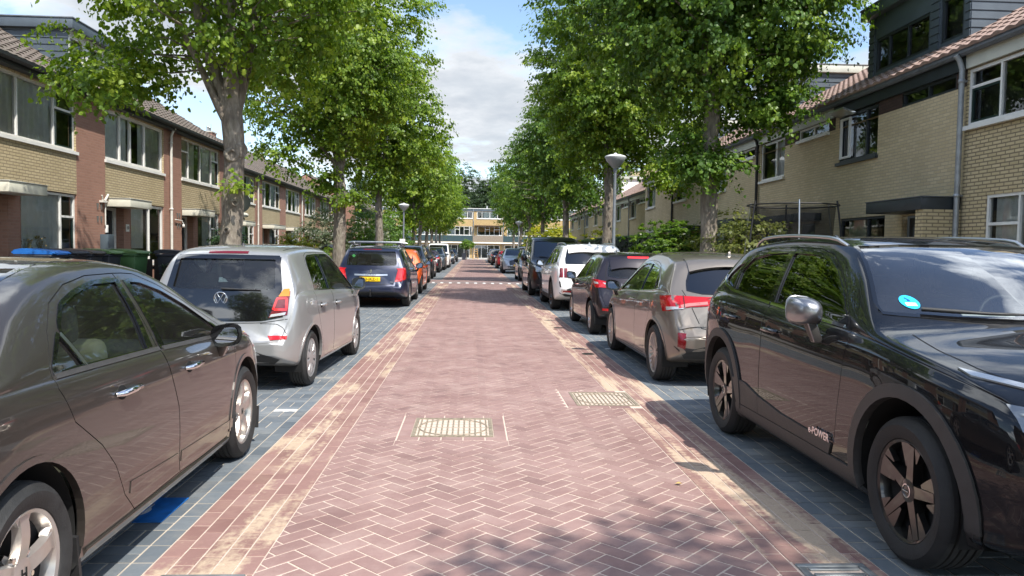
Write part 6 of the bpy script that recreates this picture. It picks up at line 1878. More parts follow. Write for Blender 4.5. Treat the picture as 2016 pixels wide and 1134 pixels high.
def nest_boxes(t, u, z, zs=(0, -.32)):
    b = MB()
    for dz in zs:
        for du in (0, .19): b.prism([(-.028, .075), (.03, .075), (.005, -.075)], lambda a, c, q: (q, u+du+a, z+dz+c), .004, .035)
    o = b.build('wall_vents', H['room'], t); return o

def build_left_houses():
    mkup = dict(cols=[1, 1, 1, .62], top=(3,), sash_cols=(3,), curtain=('curtain', (.02, .62)), sash='green')
    X0 = -9.4
    labs = ['brown and yellow brick house at the left end of the left terrace, out of frame',
            'brick house with white curtains and model sailing boats in its ground-floor window',
            'brick house under the charcoal boarded dormer, number 10 beside its dark front door',
            'end house of the near left terrace with a satellite dish, beside the thick trunk']
    for i in range(4):
        y0 = 9.20+5.18*i
        t, q = left_house((X0, y0, 0), labs[i], True)
        up = dict(cols=[1.0, 1.0, .58] if i < 2 else ([.75, .55, .8, 1.0] if i == 2 else [.62, 1, 1, .62]), sash='green', curtain=('curtain', (.01, .84)) if i < 2 else ('curtain', (.02, .42), (.60, .98)))
        if i < 2: up.update(top=(2,), sash_cols=(2,))
        if i == 2: up.update(fr=.085, sash_cols=())
        if i == 3: up.update(top=(0, 3), sash_cols=(3,))
        gw = dict(cols=[1.0, .36], top=(1,), sash_cols=(1,), curtain=('curtain', (.01, .74)) if i < 2 else ('curtain', (.06, .40))) if i != 2 else dict(cols=[1.0, .72], fr=.075, curtain=('curtain', (.04, .48)), half=.25)
        if i == 3: gw = dict(cols=[1.0, .55], top=(1,), sash_cols=(1,), curtain=('curtain2', (.35, .62), (.86, .98)))
        finish_left(t, q, True, up, gw, pipe=(i == 2))
        if i == 0: t0 = t
        if i == 3: gable(t, q['P']-.25-.15, ZE_L, XE_L, XR_L, SL_L, H['brown'])
        if i == 2:
            dormer(t, .60, 3.85, -.82, 5.80, 6.86, SL_L, 'char', 'white', wins=[(.68, 1.42, 5.84, 6.74, [1]), (1.66, 3.78, 5.84, 6.74, [1, .8, .7], ('curtain', (.3, .62)))], front='white')
            text_obj('house_number', '10', .13, H['room'], t, (.012, q['bp'][0]+.22, 1.92), (R(90), 0, R(90)), extrude=.002, bold=.002)
            b = MB(); b.box2((.0, q['bp'][0]+.12, 1.82), (.008, q['bp'][0]+.32, 2.02)); b.build('number_tile', H['numplate'], t)
            b = MB(); b.box2((.003, .40, 1.08), (.20, .74, 1.72), 0); b.box2((.20, .42, 1.40), (.205, .72, 1.70), 1); b.prism([(-.06, 0), (.05, .06), (.05, -.06)], lambda a, c, q_: (q_, .58+a, 1.35+c), .2, .207, 1)
            b.build('letter_box', [pbr('letterbox_slate', (.07, .095, .115, 1), .45), pbr('letterbox_dark', (.05, .065, .08, 1), .45)], t, bevel=.006)
            nest_boxes(t, .26, 2.42)
            b = MB(); b.box((.05, .50, 2.55), (.10, .22, .05)); b.tube([(.06, .44, 2.58), (.07, .38, 2.70)], .022, 6); b.tube([(.06, .56, 2.58), (.10, .66, 2.74)], .03, 6); b.tube([(.04, .62, 2.55), (.04, .62, 1.95)], .018, 6); b.build('wall_lamp', H['pipe_w'], t)
            b = MB(); b.box((.03, .70, 1.86), (.06, .08, .20)); b.build('door_bell_box', H['white'], t, bevel=.01)
        if i == 3:
            nest_boxes(t, .30, 2.42); b = MB(); b.tube([(.05, .05, 2.28), (.06, .62, 2.26)], .018, 6); b.lathe([(0, .05), (.04, .02), (.05, -.07), (0, -.08)], 10, org=(.10, .60, 2.12)); b.tube([(.05, .60, 2.26), (.10, .60, 2.17)], .012, 5); b.build('wall_lamp', H['pipe_w'], t)
            # satellite dish at the corner
            b = MB(); vs = []; n = 20
            for k in range(6):
                r = .40*k/5
                for j in range(n):
                    an = 2*math.pi*j/n; vs.append((r*math.cos(an), .35*r*r, r*math.sin(an)*1.05))
            rot = Matrix.Rotation(R(205), 3, 'Z') @ Matrix.Rotation(R(-20), 3, 'X'); c0 = Vector((.50, 5.22, 3.15))
            vs = [rot @ Vector(v)+c0 for v in vs]
            b.add(vs, [(k*n+j, k*n+(j+1) % n, (k+1)*n+(j+1) % n, (k+1)*n+j) for k in range(5) for j in range(n)], 0, True)
            b.tube([(.0, 5.1, 3.05), (.3, 5.2, 3.05), c0], .025, 6); b.tube([c0+rot @ Vector((0, 0, -.38)), c0+rot @ Vector((0, .42, -.1))], .014, 5); b.box(c0+rot @ Vector((0, .42, -.08)), (.07, .10, .07))
            b.build('satellite_dish', pbr('dish_grey_green', (.17, .20, .18, 1), .5), t)
        if i == 1:
            # window display: paper sails, vases with dried flowers
            u0, z0 = q['g'][0], q['g'][2]+.06
            rg = random.Random(5); pm = pbr('paper_sail', (.66, .70, .70, 1), .8)
            for k in range(9):
                b = MB()
                u = u0+.10+k*.155+rg.uniform(-.02, .02); hh = rg.uniform(.28, .52)
                if 3 < k < 6: continue
                b.prism([(u, z0+.06), (u+.13, z0+.06), (u+.11, z0+.06+hh)], lambda a, c, q_: (q_, a, c), -.150, -.140); b.prism([(u-.01, z0+.05), (u+.14, z0+.05), (u+.11, z0+.0), (u+.02, z0)], lambda a, c, q_: (q_, a, c), -.165, -.125); b.build('paper_boat', pm, t)
            vm = pbr('vase_brown', (.30, .20, .13, 1), .4)
            for u, hh in ((u0+.42, .20), (u0+.95, .28)): b = MB(); b.lathe([(0, 0), (.075, 0), (.085, hh*.5), (.05, hh*.9), (.06, hh)], 14, org=(-.13, u, z0)); b.build('vase', vm, t)
            b = MB()
            for u, hh in ((u0+.42, .20), (u0+.95, .28)):
                for k in range(26):
                    an, r = rg.uniform(0, 6.28), rg.uniform(.05, .22); b.tube([(-.13, u, z0+hh*.9), (-.13+r*.25*math.cos(an), u+r*math.sin(an), z0+hh+rg.uniform(.12, .34))], .004, 3, caps=False)
                    p = Vector((-.13+r*.25*math.cos(an), u+r*math.sin(an), z0+hh+rg.uniform(.12, .34))); b.box(p, (.02, .03, .03))
            b.build('dried_flowers', pbr('dried_flower', (.48, .36, .17, 1), .9, var=.3), t)
            flue(t, -2.0, 2.6, ZE_L+(XE_L+2.0)*SL_L-.05, .45); flue(t, -1.9, 3.0, ZE_L+(XE_L+1.9)*SL_L-.05, .6)
        if i == 3: chimney(t, XR_L, .2, 7.2, 7.95, H['brown'])
    # second terrace, set back, and the third one
    # the terrace goes on behind the viewer
    for i, y in enumerate((3.9, -6.5, -17.)):
        c = dup_tree(t0); c.location = (X0, y, 0); c['label'] = ['next brick house of the left terrace, beside the viewer', 'brick house of the left terrace behind the viewer', 'farthest brick house of the left terrace behind the viewer'][i]
    xs = [-11.1]*7+[-10.3]*7
    ys = [30.4+5.13*i for i in range(7)]+[68.0+5.13*i for i in range(7)]
    rg = random.Random(3)
    shades = ['behind the thick left tree trunk', 'with a rolled awning box over its canopy', 'with the yellow flowering shrub before its door', 'with a white drainpipe at its corner', 'with a wide door canopy', 'with a grey leafed shrub before its window', 'with roof vent, last of the middle left terrace']
    shades2 = ['first of the far left terrace', 'second of the far left terrace', 'third of the far left terrace', 'fourth of the far left terrace', 'fifth of the far left terrace', 'sixth of the far left terrace', 'last of the far left terrace']
    for i, (x, y) in enumerate(zip(xs, ys)):
        lab = 'two-storey brown and yellow brick house '+(shades[i] if i < 7 else shades2[i-7])
        t, q = left_house((x, y, 0), lab, i < 3, pitch=5.13)
        cu = ('curtain', (.03, rg.uniform(.1, .35)), (rg.uniform(.65, .8), .97)) if i % 2 else ('curtain2', (.03, .3), (.55, .9))
        finish_left(t, q, i < 3, dict(cols=[.6, 1, 1, .6], top=(0, 3), sash_cols=(3,) if i < 3 else (), curtain=cu),
                    dict(cols=[1, .5], top=(1,), curtain=('curtain', (.1, .5))), pipe=(i % 2 == 1), canopy_len=2.5 if i != 1 else 1.6)
        if i == 0 or i == 7: gable(t, .15-.25, ZE_L, XE_L, XR_L, SL_L, H['brown'])
        if i in (6, 13): gable(t, 5.13-.25, ZE_L, XE_L, XR_L, SL_L, H['brown'])
        if i < 7 and i != 0: flue(t, -1.5, 2.6, ZE_L+(XE_L+1.5)*SL_L-.05, .42)
        if i == 1:
            b = MB(); b.tube([(.14, .55, 2.98), (.14, 2.5, 2.98)], .10, 12); b.box2((.0, .5, 2.9), (.12, 2.55, 3.1)); b.build('awning_box', H['cream'], t)
        if i in (1, 3, 5): chimney(t, XR_L, .0, 7.3, 8.0, H['brown'], pots=2)

SL_R, XE_R, XR_R, ZE_R = .577, .20, -4.3, 5.15
def right_house(Y0, x, label, pitch=5.0, dark=False, fine=True, chim=False, dorm=None, open_win=False, pipe=None, end=None, canopy_kind=1, trunc=None):
    """root turned to face the street from the right; u runs towards the viewer"""
    t = empty('terraced_house', (x, Y0+pitch, 0), math.pi); tag(t, label, 'house')
    P = pitch; u_ = lambda Y: P-(Y-0)
    strip = (P-2.10, P-.34, 4.53, 4.82); big = (P-4.80, P-3.02, 3.69, 4.80)
    fr = 'black' if dark else 'white'
    b = MB()
    gz = (P-4.6, P-2.6, .9, 2.35); dr = (P-1.95, P-.95, 0, 2.3)
    holed(b, 0, P, 0, 4.53, [big, gz, dr], 0, .12, 0)
    holed(b, 0, big[0], 4.53, 4.82, [], 0, .1, 0)
    holed(b, big[1], strip[0], 4.53, 4.82, [], 0, .1, 1); holed(b, strip[1], P, 4.53, 4.82, [], 0, .1, 1)
    r = MB(); r.quad((-8.5, 0, 0), (-8.5, 0, 5.1), (-8.5, P, 5.1), (-8.5, P, 0)); r.build('rear_wall', H['yellow_r'], t)
    b.build('wall', [H['yellow_r'], H['dkband']], t)
    q = MB(); q.box2((.0, 0, 4.822), (.06, P, 5.10)); q.build('fascia', H['black' if dark else 'fascia'], t)
    window(t, *strip, cols=[1, 1], frame=fr, x=-.02, fr=.05, sill=not dark)
    window(t, *big, cols=[1, .55] if not dark else [1, .42], frame=fr, x=-.03, fr=.06, curtain=None if dark else ('curtain', (.45, .95)))
    if open_win:
        b = MB(); e0 = big[0]+.07
        for p0, p1 in (((-.03, e0, big[2]+.08), (.02, e0+.05, big[3]-.08)), ((-.03, e0+.42, big[2]+.08), (.02, e0+.47, big[3]-.08)), ((-.03, e0+.05, big[2]+.08), (.02, e0+.42, big[2]+.13)), ((-.03, e0+.05, big[3]-.13), (.02, e0+.42, big[3]-.08))): b.box2(p0, p1)
        b.build('open_sash', H['white'], t)
        b = MB(); b.box((.16, big[0]+.42, big[3]+.02), (.34, .75, .035), 0, Matrix.Rotation(R(-18), 3, 'Y')); b.build('sun_shade', H['alu'] if 'alu' in H else M['alu'], t)
    window(t, *gz, cols=[1, .6], frame=fr, x=-.03, curtain=('curtain2', (.1, .5)))
    door(t, dr[0]+.05, dr[1]-.05, .02, 2.26, x=-.14)
    if canopy_kind == 1: canopy(t, P-2.0, P-.06, 2.33, 2.55, .74, 'black')
    elif canopy_kind == 2: canopy(t, P-4.7, P-.6, 2.36, 2.52, .45, 'black')
    else: canopy(t, P-2.6, P-.8, 2.40, 2.56, .50, 'fascia')
    roof(t, 0, P, ZE_R, XE_R, XR_R, SL_R, H['tile_r'], fine)
    gutter(t, 0, P, .06, 5.09, H['lead'])
    if pipe: drainpipe(t, P-.06 if pipe[1] else .06, .1, 5.06, H[pipe[0]], .045)
    if chim: chimney(t, XR_R+.5, P/2+.9, 7.0, 8.5, H['yellow_g'], .9, 1.0, 2)
    if dorm == 'black':
        dormer(t, .1, 3.9, -.72, 5.72, 7.12, SL_R, 'char', 'black', wins=[(P-2.05+.0, P-1.32, 5.82, 6.72, [1]), (P-4.6, P-2.45, 5.82, 6.60, [.62, 1, 1])], depth=3.0)
    elif dorm:
        dormer(t, .5, 3.9, -1.6, 6.22, 7.35, SL_R, dorm, 'white', wins=[(.75, 2.4, 6.3, 7.25, [1, 1, 1]), (2.7, 3.7, 6.3, 7.25, [1])], depth=2.6, boards=dorm == 'char', fasc='fascia')
    if end is not None: gable(t, 0.002 if end == 0 else P-.252, ZE_R, XE_R, XR_R, SL_R, H['yellow_r'])
    return t

def build_right_houses():
    X = 8.8
    # nearest: glazed yellow brick, pale panel over wide windows
    P = 5.0; t = empty('terraced_house', (X-.02, 13.4, 0), math.pi); tag(t, 'glazed yellow brick house with pale panel over its wide white windows, at the right edge', 'house')
    b = MB(); up = (.05, 4.2, 3.80, 4.80); gr = (.65, 4.4, .95, 2.55)
    holed(b, 0, P, 0, 4.82, [up, gr], 0, .12, 0); r = MB(); r.quad((-8.5, 0, 0), (-8.5, 0, 5.1), (-8.5, P, 5.1), (-8.5, P, 0)); r.build('rear_wall', H['yellow_g'], t)
    b.build('wall', H['yellow_g'], t)
    q = MB(); q.box2((.0, .02, 4.822), (.05, P, 5.10)); q.build('fascia', H['fascia'], t)
    window(t, *up, cols=[.56, 1.2, 1.2], top=(0,), sash_cols=(0,), frame='white', x=-.02, curtain=('curtain', (.34, .98)))
    window(t, *gr, cols=[.60, 1.2, 1.2], top=(0,), frame='white', x=-.02, curtain=('curtain2', (.03, .97)), half=.3)
    roof(t, 0, P, ZE_R, XE_R, XR_R, SL_R, H['tile_r'], True); gutter(t, 0, P, .06, 5.09, H['lead'])
    drainpipe(t, .0, .1, 5.06, H['pipe_z'], .048, x=.10)
    right_house(13.4, X, 'pale brick house with black windows, charcoal dormer and black canopy', dark=True, dorm='black', open_win=True, chim=True)
    # porch return of that house
    b = MB(); b.box2((X-.70, 13.44, 0), (X, 13.69, 2.33)); o = b.build('porch_wall', H['yellow_g']); tag(o, 'yellow brick porch wall under the black canopy beside the zinc drainpipe', 'wall')
    right_house(18.4, X, 'pale brick house with white windows behind the trampoline', pipe=('pipe_b', 0), canopy_kind=2, dorm=None, chim=True)
    right_house(23.4, X, 'pale brick house behind the near right tree trunk', dorm='green' if 0 else 'char', canopy_kind=1)
    right_house(28.4, X, 'pale brick house with a black drainpipe, behind the round light green bush', pipe=('pipe_b', 0), canopy_kind=2, chim=True)
    right_house(33.7, X, 'end house of the near right terrace with its corner above the hedge', pitch=5.2, dorm='char', canopy_kind=3, end=0)
    labs = ['with a white dormer, first beyond the hedge', 'second beyond the hedge', 'third beyond the hedge', 'fourth beyond the hedge', 'fifth beyond the hedge', 'sixth beyond the hedge', 'seventh beyond the hedge', 'eighth beyond the hedge']
    for i in range(8):
        right_house(40.5+5.0*i, 10.4, 'pale brick house of the far right row, '+labs[i], fine=False, chim=True, dorm='white' if i in (1, 4) else None, canopy_kind=2, pipe=('pipe_z', 0) if i % 2 else None, end=0 if i == 7 else (1 if i == 0 else None))

def build_far_block():
    """three-storey houses with balconies across the end of the street"""
    Y = 126.; pitch = 4.92
    labs = {}
    for i in range(-7, 6):
        x0 = .12+pitch*i
        t = empty('balcony_house', (x0+0, Y, 0), -math.pi/2)   # local u -> +x world, local x -> -y
        t.rotation_euler = (0, 0, -math.pi/2); t.location = (x0, Y, 0)
        side = 'left' if i < 0 else 'right'
        spec = {-1: 'with white curtains upstairs, behind the small clipped tree', 0: 'with wooden blinds, in the middle of the street end', 1: 'right of the one with wooden blinds, half behind the trees', -2: 'two left of the one with wooden blinds', 2: 'two right of the one with wooden blinds', -3: 'three left of the one with wooden blinds', 3: 'three right of the one with wooden blinds', -4: 'four left of the one with wooden blinds', 4: 'four right of the one with wooden blinds', 5: 'five right of the one with wooden blinds', -5: 'five left of the one with wooden blinds', -6: 'six left of the one with wooden blinds', -7: 'seven left of the one with wooden blinds'}[i]
        tag(t, 'three-storey yellow brick balcony house '+spec, 'house')
        P = pitch
        b = MB()
        w3 = (.62, P-.06, 6.60, 7.72); w2 = (.70, P-.12, 3.85, 5.30); g = (.3, P-.5, .1, 2.3)
        holed(b, 0, P, 0, 7.80, [w3, w2, g], 0, .15, 0)
        r = MB(); r.quad((-8, 0, 0), (-8, 0, 8), (-8, P, 8), (-8, P, 0)); r.build('rear_wall', H['far'], t)
        b.build('wall', H['far'], t)
        q = MB(); q.box2((.0, 0, 7.80), (.10, P, 8.18), 0); q.box2((-8, 0, 8.18), (.16, P, 8.27), 1); q.build('roof_edge', [H['char'], H['white']], t)
        window(t, *w3, cols=[.6, 1, 1, .6], x=-.03, fr=.09, curtain=('curtain', (.25, .75)))
        window(t, *w2, cols=[1, .6, .6, .7, .3], x=-.03, fr=.08, top=(1, 3), curtain=('wood' if i == 0 else 'curtain', (.02, .95) if i == 0 else (.02, .35)), half=.42 if i == 0 else None)
        window(t, *g, cols=[1, 1, 1, .8], x=-.03, fr=.08)
        q = MB(); q.box2((.0, 0, 2.55), (1.15, P, 2.74), 0); q.build('balcony_slab', H['white'], t)
        q = MB(); q.box2((1.05, .02, 2.80), (1.12, P-.02, 3.80)); q.build('balcony_parapet', H['panel_w'] if i in (0, -4, 3) else H['panel_g'], t)
        if i in (0,): q = MB(); q.box2((0, .25, 5.34), (.9, P-.1, 5.48)); q.build('awning_box', H['dkband'], t)
        q = MB(); q.tube([(.10, .06, 0), (.10, .06, 8.1)], .05, 6); q.build('drainpipe', H['pipe_z'], t)
        q = MB(); q.box2((.0, -.14, 2.75), (1.15, .0-.001, 7.8)) if False else q.box2((.02, .15, 4.0), (.14, .45, 6.3)); q.build('party_pier', H['far'], t)
        c = MB(); c.lathe([(.12, 0), (.12, .4), (.2, .42), (0, .5)], 8, org=(-1.2, 2.3, 8.27)); c.build('roof_vent', H['metal'], t)
# ------------------------------------------------------------------ trees and shrubs
T = {}
def leaf_mat(name, c0, c1, c2, trans=.45, gloss=.35):
    m, nt, out = new_mat(name)
    at = N(nt, 'ShaderNodeAttribute', attribute_name='tone')
    c = ramp(nt, at.outputs['Fac'], [(0., c0), (.5, c1), (1., c2)])
    p = N(nt, 'ShaderNodeBsdfPrincipled'); L(nt, c, p.inputs['Base Color'])
    p.inputs['Roughness'].default_value = .42; p.inputs['Specular IOR Level'].default_value = gloss
    t = N(nt, 'ShaderNodeBsdfTranslucent')
    L(nt, mixc(nt, 1., c, (1.5, 1.55, .55, 1), 'MULTIPLY'), t.inputs[0])
    mx = N(nt, 'ShaderNodeMixShader'); mx.inputs[0].default_value = trans
    L(nt, p.outputs[0], mx.inputs[1]); L(nt, t.outputs[0], mx.inputs[2]); L(nt, mx.outputs[0], out.inputs[0]); return m

def bark_mat(name, c0, c1, c2):
    m, nt, out = new_mat(name); p = N(nt, 'ShaderNodeBsdfPrincipled'); o = coords(nt)
    mp = N(nt, 'ShaderNodeMapping'); mp.inputs['Scale'].default_value = (1, 1, .32); L(nt, o, mp.inputs[0])
    v = N(nt, 'ShaderNodeTexVoronoi'); v.inputs['Scale'].default_value = 22; L(nt, mp.outputs[0], v.inputs['Vector'])
    f = noise(nt, mp.outputs[0], 9., 6, .65); g = noise(nt, o, 3.5, 5)
    c = ramp(nt, f, [(.3, c0), (.5, c1), (.72, c2)])
    c = mixc(nt, math_(nt, 'MULTIPLY_ADD', g, 2., -.95, True), c, (.30, .27, .20, 1))
    c = mixc(nt, math_(nt, 'MULTIPLY_ADD', noise(nt, o, 1.3, 4), 2., -1.1, True), c, (.09, .10, .045, 1))
    L(nt, c, p.inputs['Base Color']); p.inputs['Roughness'].default_value = .9
    h = math_(nt, 'ADD', math_(nt, 'MULTIPLY', f, 1.), math_(nt, 'MULTIPLY', v.outputs['Distance'], .7))
    L(nt, bump(nt, h, .9, .03), p.inputs['Normal']); L(nt, p.outputs[0], out.inputs[0]); return m

def mk_tree_mats():
    T['lime'] = leaf_mat('leaf_lime', (.085, .155, .020, 1), (.16, .25, .028, 1), (.29, .365, .044, 1))
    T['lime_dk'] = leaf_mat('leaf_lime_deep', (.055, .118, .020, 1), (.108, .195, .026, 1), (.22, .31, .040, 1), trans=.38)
    T['poplar'] = leaf_mat('leaf_grey_green', (.030, .055, .022, 1), (.052, .088, .034, 1), (.085, .125, .055, 1))
    T['bright'] = leaf_mat('leaf_bright_shrub', (.065, .135, .016, 1), (.115, .205, .022, 1), (.19, .28, .035, 1))
    T['olive'] = leaf_mat('leaf_olive', (.085, .11, .028, 1), (.15, .175, .045, 1), (.24, .245, .085, 1))
    T['hedge'] = leaf_mat('leaf_hedge', (.012, .032, .012, 1), (.022, .052, .016, 1), (.040, .080, .022, 1), trans=.25)
    T['yellow'] = leaf_mat('leaf_yellow_green', (.14, .19, .015, 1), (.28, .30, .018, 1), (.46, .40, .02, 1))
    T['grey'] = leaf_mat('leaf_grey_shrub', (.055, .085, .040, 1), (.10, .13, .07, 1), (.20, .22, .14, 1))
    T['flower'] = leaf_mat('flower_white', (.6, .6, .5, 1), (.7, .7, .62, 1), (.8, .8, .75, 1))
    T['bark'] = bark_mat('bark_lime', (.085, .068, .053, 1), (.18, .15, .12, 1), (.33, .29, .24, 1))
    T['twig'] = pbr('twig_brown', (.07, .055, .04, 1), .9)

def leaves_mesh(name, pos, tip, nrm, size, tone, mat, shape=6):
    """each leaf a small folded heart: base, two lobes each side, tip"""
    n = len(pos)
    tip = tip-nrm*np.sum(tip*nrm, 1, keepdims=True); tip /= np.linalg.norm(tip, axis=1, keepdims=True)+1e-9
    side = np.cross(nrm, tip); s = size[:, None]
    b = pos; t = pos+tip*s; fold = nrm*s*.14
    if shape == 6:
        l1 = pos+tip*s*.18+side*s*.42-fold; l2 = pos+tip*s*.62+side*s*.36-fold*.9
        r1 = pos+tip*s*.18-side*s*.42-fold; r2 = pos+tip*s*.62-side*s*.36-fold*.9
        t = t-nrm*s*.10
        V = np.stack([b, l1, l2, t, r2, r1], 1).reshape(-1, 3)
        base = (np.arange(n)*6)[:, None]
        F = np.concatenate([base+np.array([[0, 3, 2, 1]]), base+np.array([[0, 5, 4, 3]])], 1).reshape(-1, 4)
        k = 2
    else:
        l1 = pos+tip*s*.45+side*s*.42-fold; r1 = pos+tip*s*.45-side*s*.42-fold
        V = np.stack([b, r1, t, l1], 1).reshape(-1, 3); F = (np.arange(n)*4)[:, None]+np.array([[0, 1, 2, 3]]); k = 1
    me = bpy.data.meshes.new(name)
    me.vertices.add(len(V)); me.vertices.foreach_set('co', V.astype(np.float32).ravel())
    me.loops.add(F.size); me.loops.foreach_set('vertex_index', F.astype(np.int32).ravel())
    me.polygons.add(len(F)); me.polygons.foreach_set('loop_start', np.arange(0, F.size, 4, dtype=np.int32))
    me.update(calc_edges=True)
    a = me.attributes.new('tone', 'FLOAT', 'FACE'); a.data.foreach_set('value', np.repeat(tone, k).astype(np.float32))
    me.materials.append(mat); me.validate(); return me

def unit(v): return v/(np.linalg.norm(v, axis=-1, keepdims=True)+1e-9)

def spray_leaves(rg, C, O, per, length, size, droop=.35, tone0=None):
    """C clump centres, O outward directions: short drooping twigs set with hanging leaves"""
    n = len(C); tw = 5
    P, TP, NR, SZ, TN = [], [], [], [], []
    ctone = rg.normal(.46, .22, n) if tone0 is None else tone0
    for k in range(tw):
        d = unit(O*rg.uniform(.3, 1.0, (n, 1))+rg.normal(0, .75, (n, 3))*np.array([1, 1, .45]))
        d[:, 2] *= .6; d = unit(d)
        ln = length*rg.uniform(.5, 1.15, (n, 1))
        m = max(1, per//tw)
        for j in range(m):
            t = (j+rg.uniform(.1, .9, (n, 1)))/m
            p = C+d*ln*t+np.array([0, 0, -1.])*droop*ln*t*t+rg.normal(0, .045, (n, 3))*length*1.6
            sd = unit(np.cross(d, np.array([0, 0, 1.])))*np.where(rg.random((n, 1)) < .5, 1, -1)
            tp = unit(d*.5+sd*.5+np.array([0, 0, -.95])+rg.normal(0, .30, (n, 3)))
            nr = unit(np.array([0, 0, .50])+O*.65+d*.30+rg.normal(0, .42, (n, 3)))
            P.append(p); TP.append(tp); NR.append(nr); SZ.append(size*rg.uniform(.55, 1.3, n)); TN.append(np.clip(ctone+rg.normal(0, .18, n), 0, 1))
    return np.concatenate(P), np.concatenate(TP), np.concatenate(NR), np.concatenate(SZ), np.concatenate(TN)

def crown_clumps(rg, n, rx, ry, rz, zc, zmin, lobes=9, hollow=2.3, gap=.0):
    """clump centres filling an uneven crown, denser to the outside"""
    L_ = unit(rg.normal(0, 1, (lobes, 3))); amp = rg.uniform(.05, .34, lobes)
    C = np.zeros((0, 3)); O = np.zeros((0, 3))
    while len(C) < n:
        m = n*2
        d = unit(rg.normal(0, 1, (m, 3)))
        bumpy = .82+np.sum(amp*np.maximum(0, d @ L_.T)**6, 1)*1.0
        r = rg.random(m)**(1/hollow)
        p = d*r[:, None]*bumpy[:, None]*np.array([rx, ry, rz])
        # broad at the foot, tapered to the top
        q = np.clip((p[:, 2]/rz+1)/2, 0, 1); w = np.where(q < .35, .78+.63*q, 1.05-.55*(q-.35)**1.3)
        p[:, :2] *= w[:, None]; p[:, 2] += zc
        keep = p[:, 2] > zmin+.25*np.sin(p[:, 0]*1.7+p[:, 1]*2.3)
        if gap:
            g = np.sin(p[:, 0]*2.1+1.3)*np.sin(p[:, 1]*1.9+.4)*np.sin(p[:, 2]*2.3+2.)
            keep &= g < 1-gap
        C = np.concatenate([C, p[keep]]); O = np.concatenate([O, d[keep]])
    return C[:n], O[:n]

def trunk_mesh(rg, h, r0, r1, fork, tips, lean=(0, 0), knots=(), segs=14, twigs=(), main=()):
    b = MB(); path, rad = [], []
    ph = rg.uniform(0, 6, 4)
    top = h
    for i in range(segs+1):
        t = i/segs; z = top*t
        path.append((lean[0]*t+.05*math.sin(t*7+ph[0])*t, lean[1]*t+.05*math.sin(t*6+ph[1])*t, z-.05))
        rad.append((r0*(1-t)+r1*t)*(1+.28*math.exp(-z/.22))*(1+.05*math.sin(z*5+ph[2])))
    b.tube(path, rad, 18)
    fz = Vector(path[-1])
    for tip in main:
        tip = Vector(tip); base = fz-Vector((0, 0, .25)); P = []
        for i in range(11):
            t = i/10; q = base*(1-t)+tip*t; P.append(q+Vector((.10*math.sin(t*6+tip.x*3), .10*math.sin(t*5+tip.y*4), -.25*math.sin(math.pi*t)*(abs(tip.x)*.3)))*t*(1.2-t))
        b.tube(P, [r1*(.80-.55*i/10) for i in range(11)], 12)
    for tip in tips:
        tip = Vector(tip)
        if main and rg.random() < .75:
            mt = Vector(main[rg.integers(len(main))]); base = (fz-Vector((0, 0, .25))).lerp(mt, rg.uniform(.3, .85))
        else: base = Vector(path[min(segs, max(3, int(segs*rg.uniform(fork, h)/h)))])
        mid = base.lerp(tip, .45)+Vector((0, 0, .18*(tip-base).length))*.5+Vector(rg.uniform(-.2, .2, 3))
        rr = r1*rg.uniform(.26, .48)
        P = []
        for i in range(9):
            t = i/8; P.append(base*(1-t)**2+mid*2*t*(1-t)+tip*t*t+Vector((.06*math.sin(t*9+tip.x), .06*math.sin(t*8+tip.y), 0))*t)
        b.tube(P, [rr*(1-.86*i/8) for i in range(9)], 8)
    for a, c, r in twigs:
        a, c = Vector(a), Vector(c); m = (a+c)/2+Vector(rg.uniform(-.15, .15, 3)); b.tube([a, m, c], [r, r*.7, r*.3], 5, caps=False)
    for (z, ang, s) in knots:
        t = z/top; rr = r0*(1-t)+r1*t; d = Vector((math.cos(ang), math.sin(ang), 0)); c = Vector((lean[0]*t, lean[1]*t, z))+d*rr*.93
        n = 14; rot = d.to_track_quat('Z', 'Y').to_matrix()
        prof = [(s*1.25, -.05), (s*1.12, .018), (s*.85, .048), (s*.62, .04), (s*.5, .0), (.0, -.01)]
        vs = []
        for q, hh in prof:
            for j in range(n):
                an = 2*math.pi*j/n; vs.append(c+rot @ Vector((q*math.cos(an)*(1+.12*math.sin(an*3)), q*math.sin(an), hh)))
        b.add(vs, [(i*n+j, i*n+(j+1) % n, (i+1)*n+(j+1) % n, (i+1)*n+j) for i in range(len(prof)-1) for j in range(n)], 0, True)
    return b

def roughen(me, amp, rg):
    from mathutils import noise as mn
    for v in me.vertices:
        p = v.co
        if p.z < 0.02: continue
        q = mn.noise(Vector((p.x*5, p.y*5, p.z*2.2)))*amp+mn.noise(Vector((p.x*13, p.y*13, p.z*7)))*amp*.5
        d = Vector((p.x, p.y, 0)); d = d.normalized() if d.length > 1e-4 else d
        v.co = p+d*q

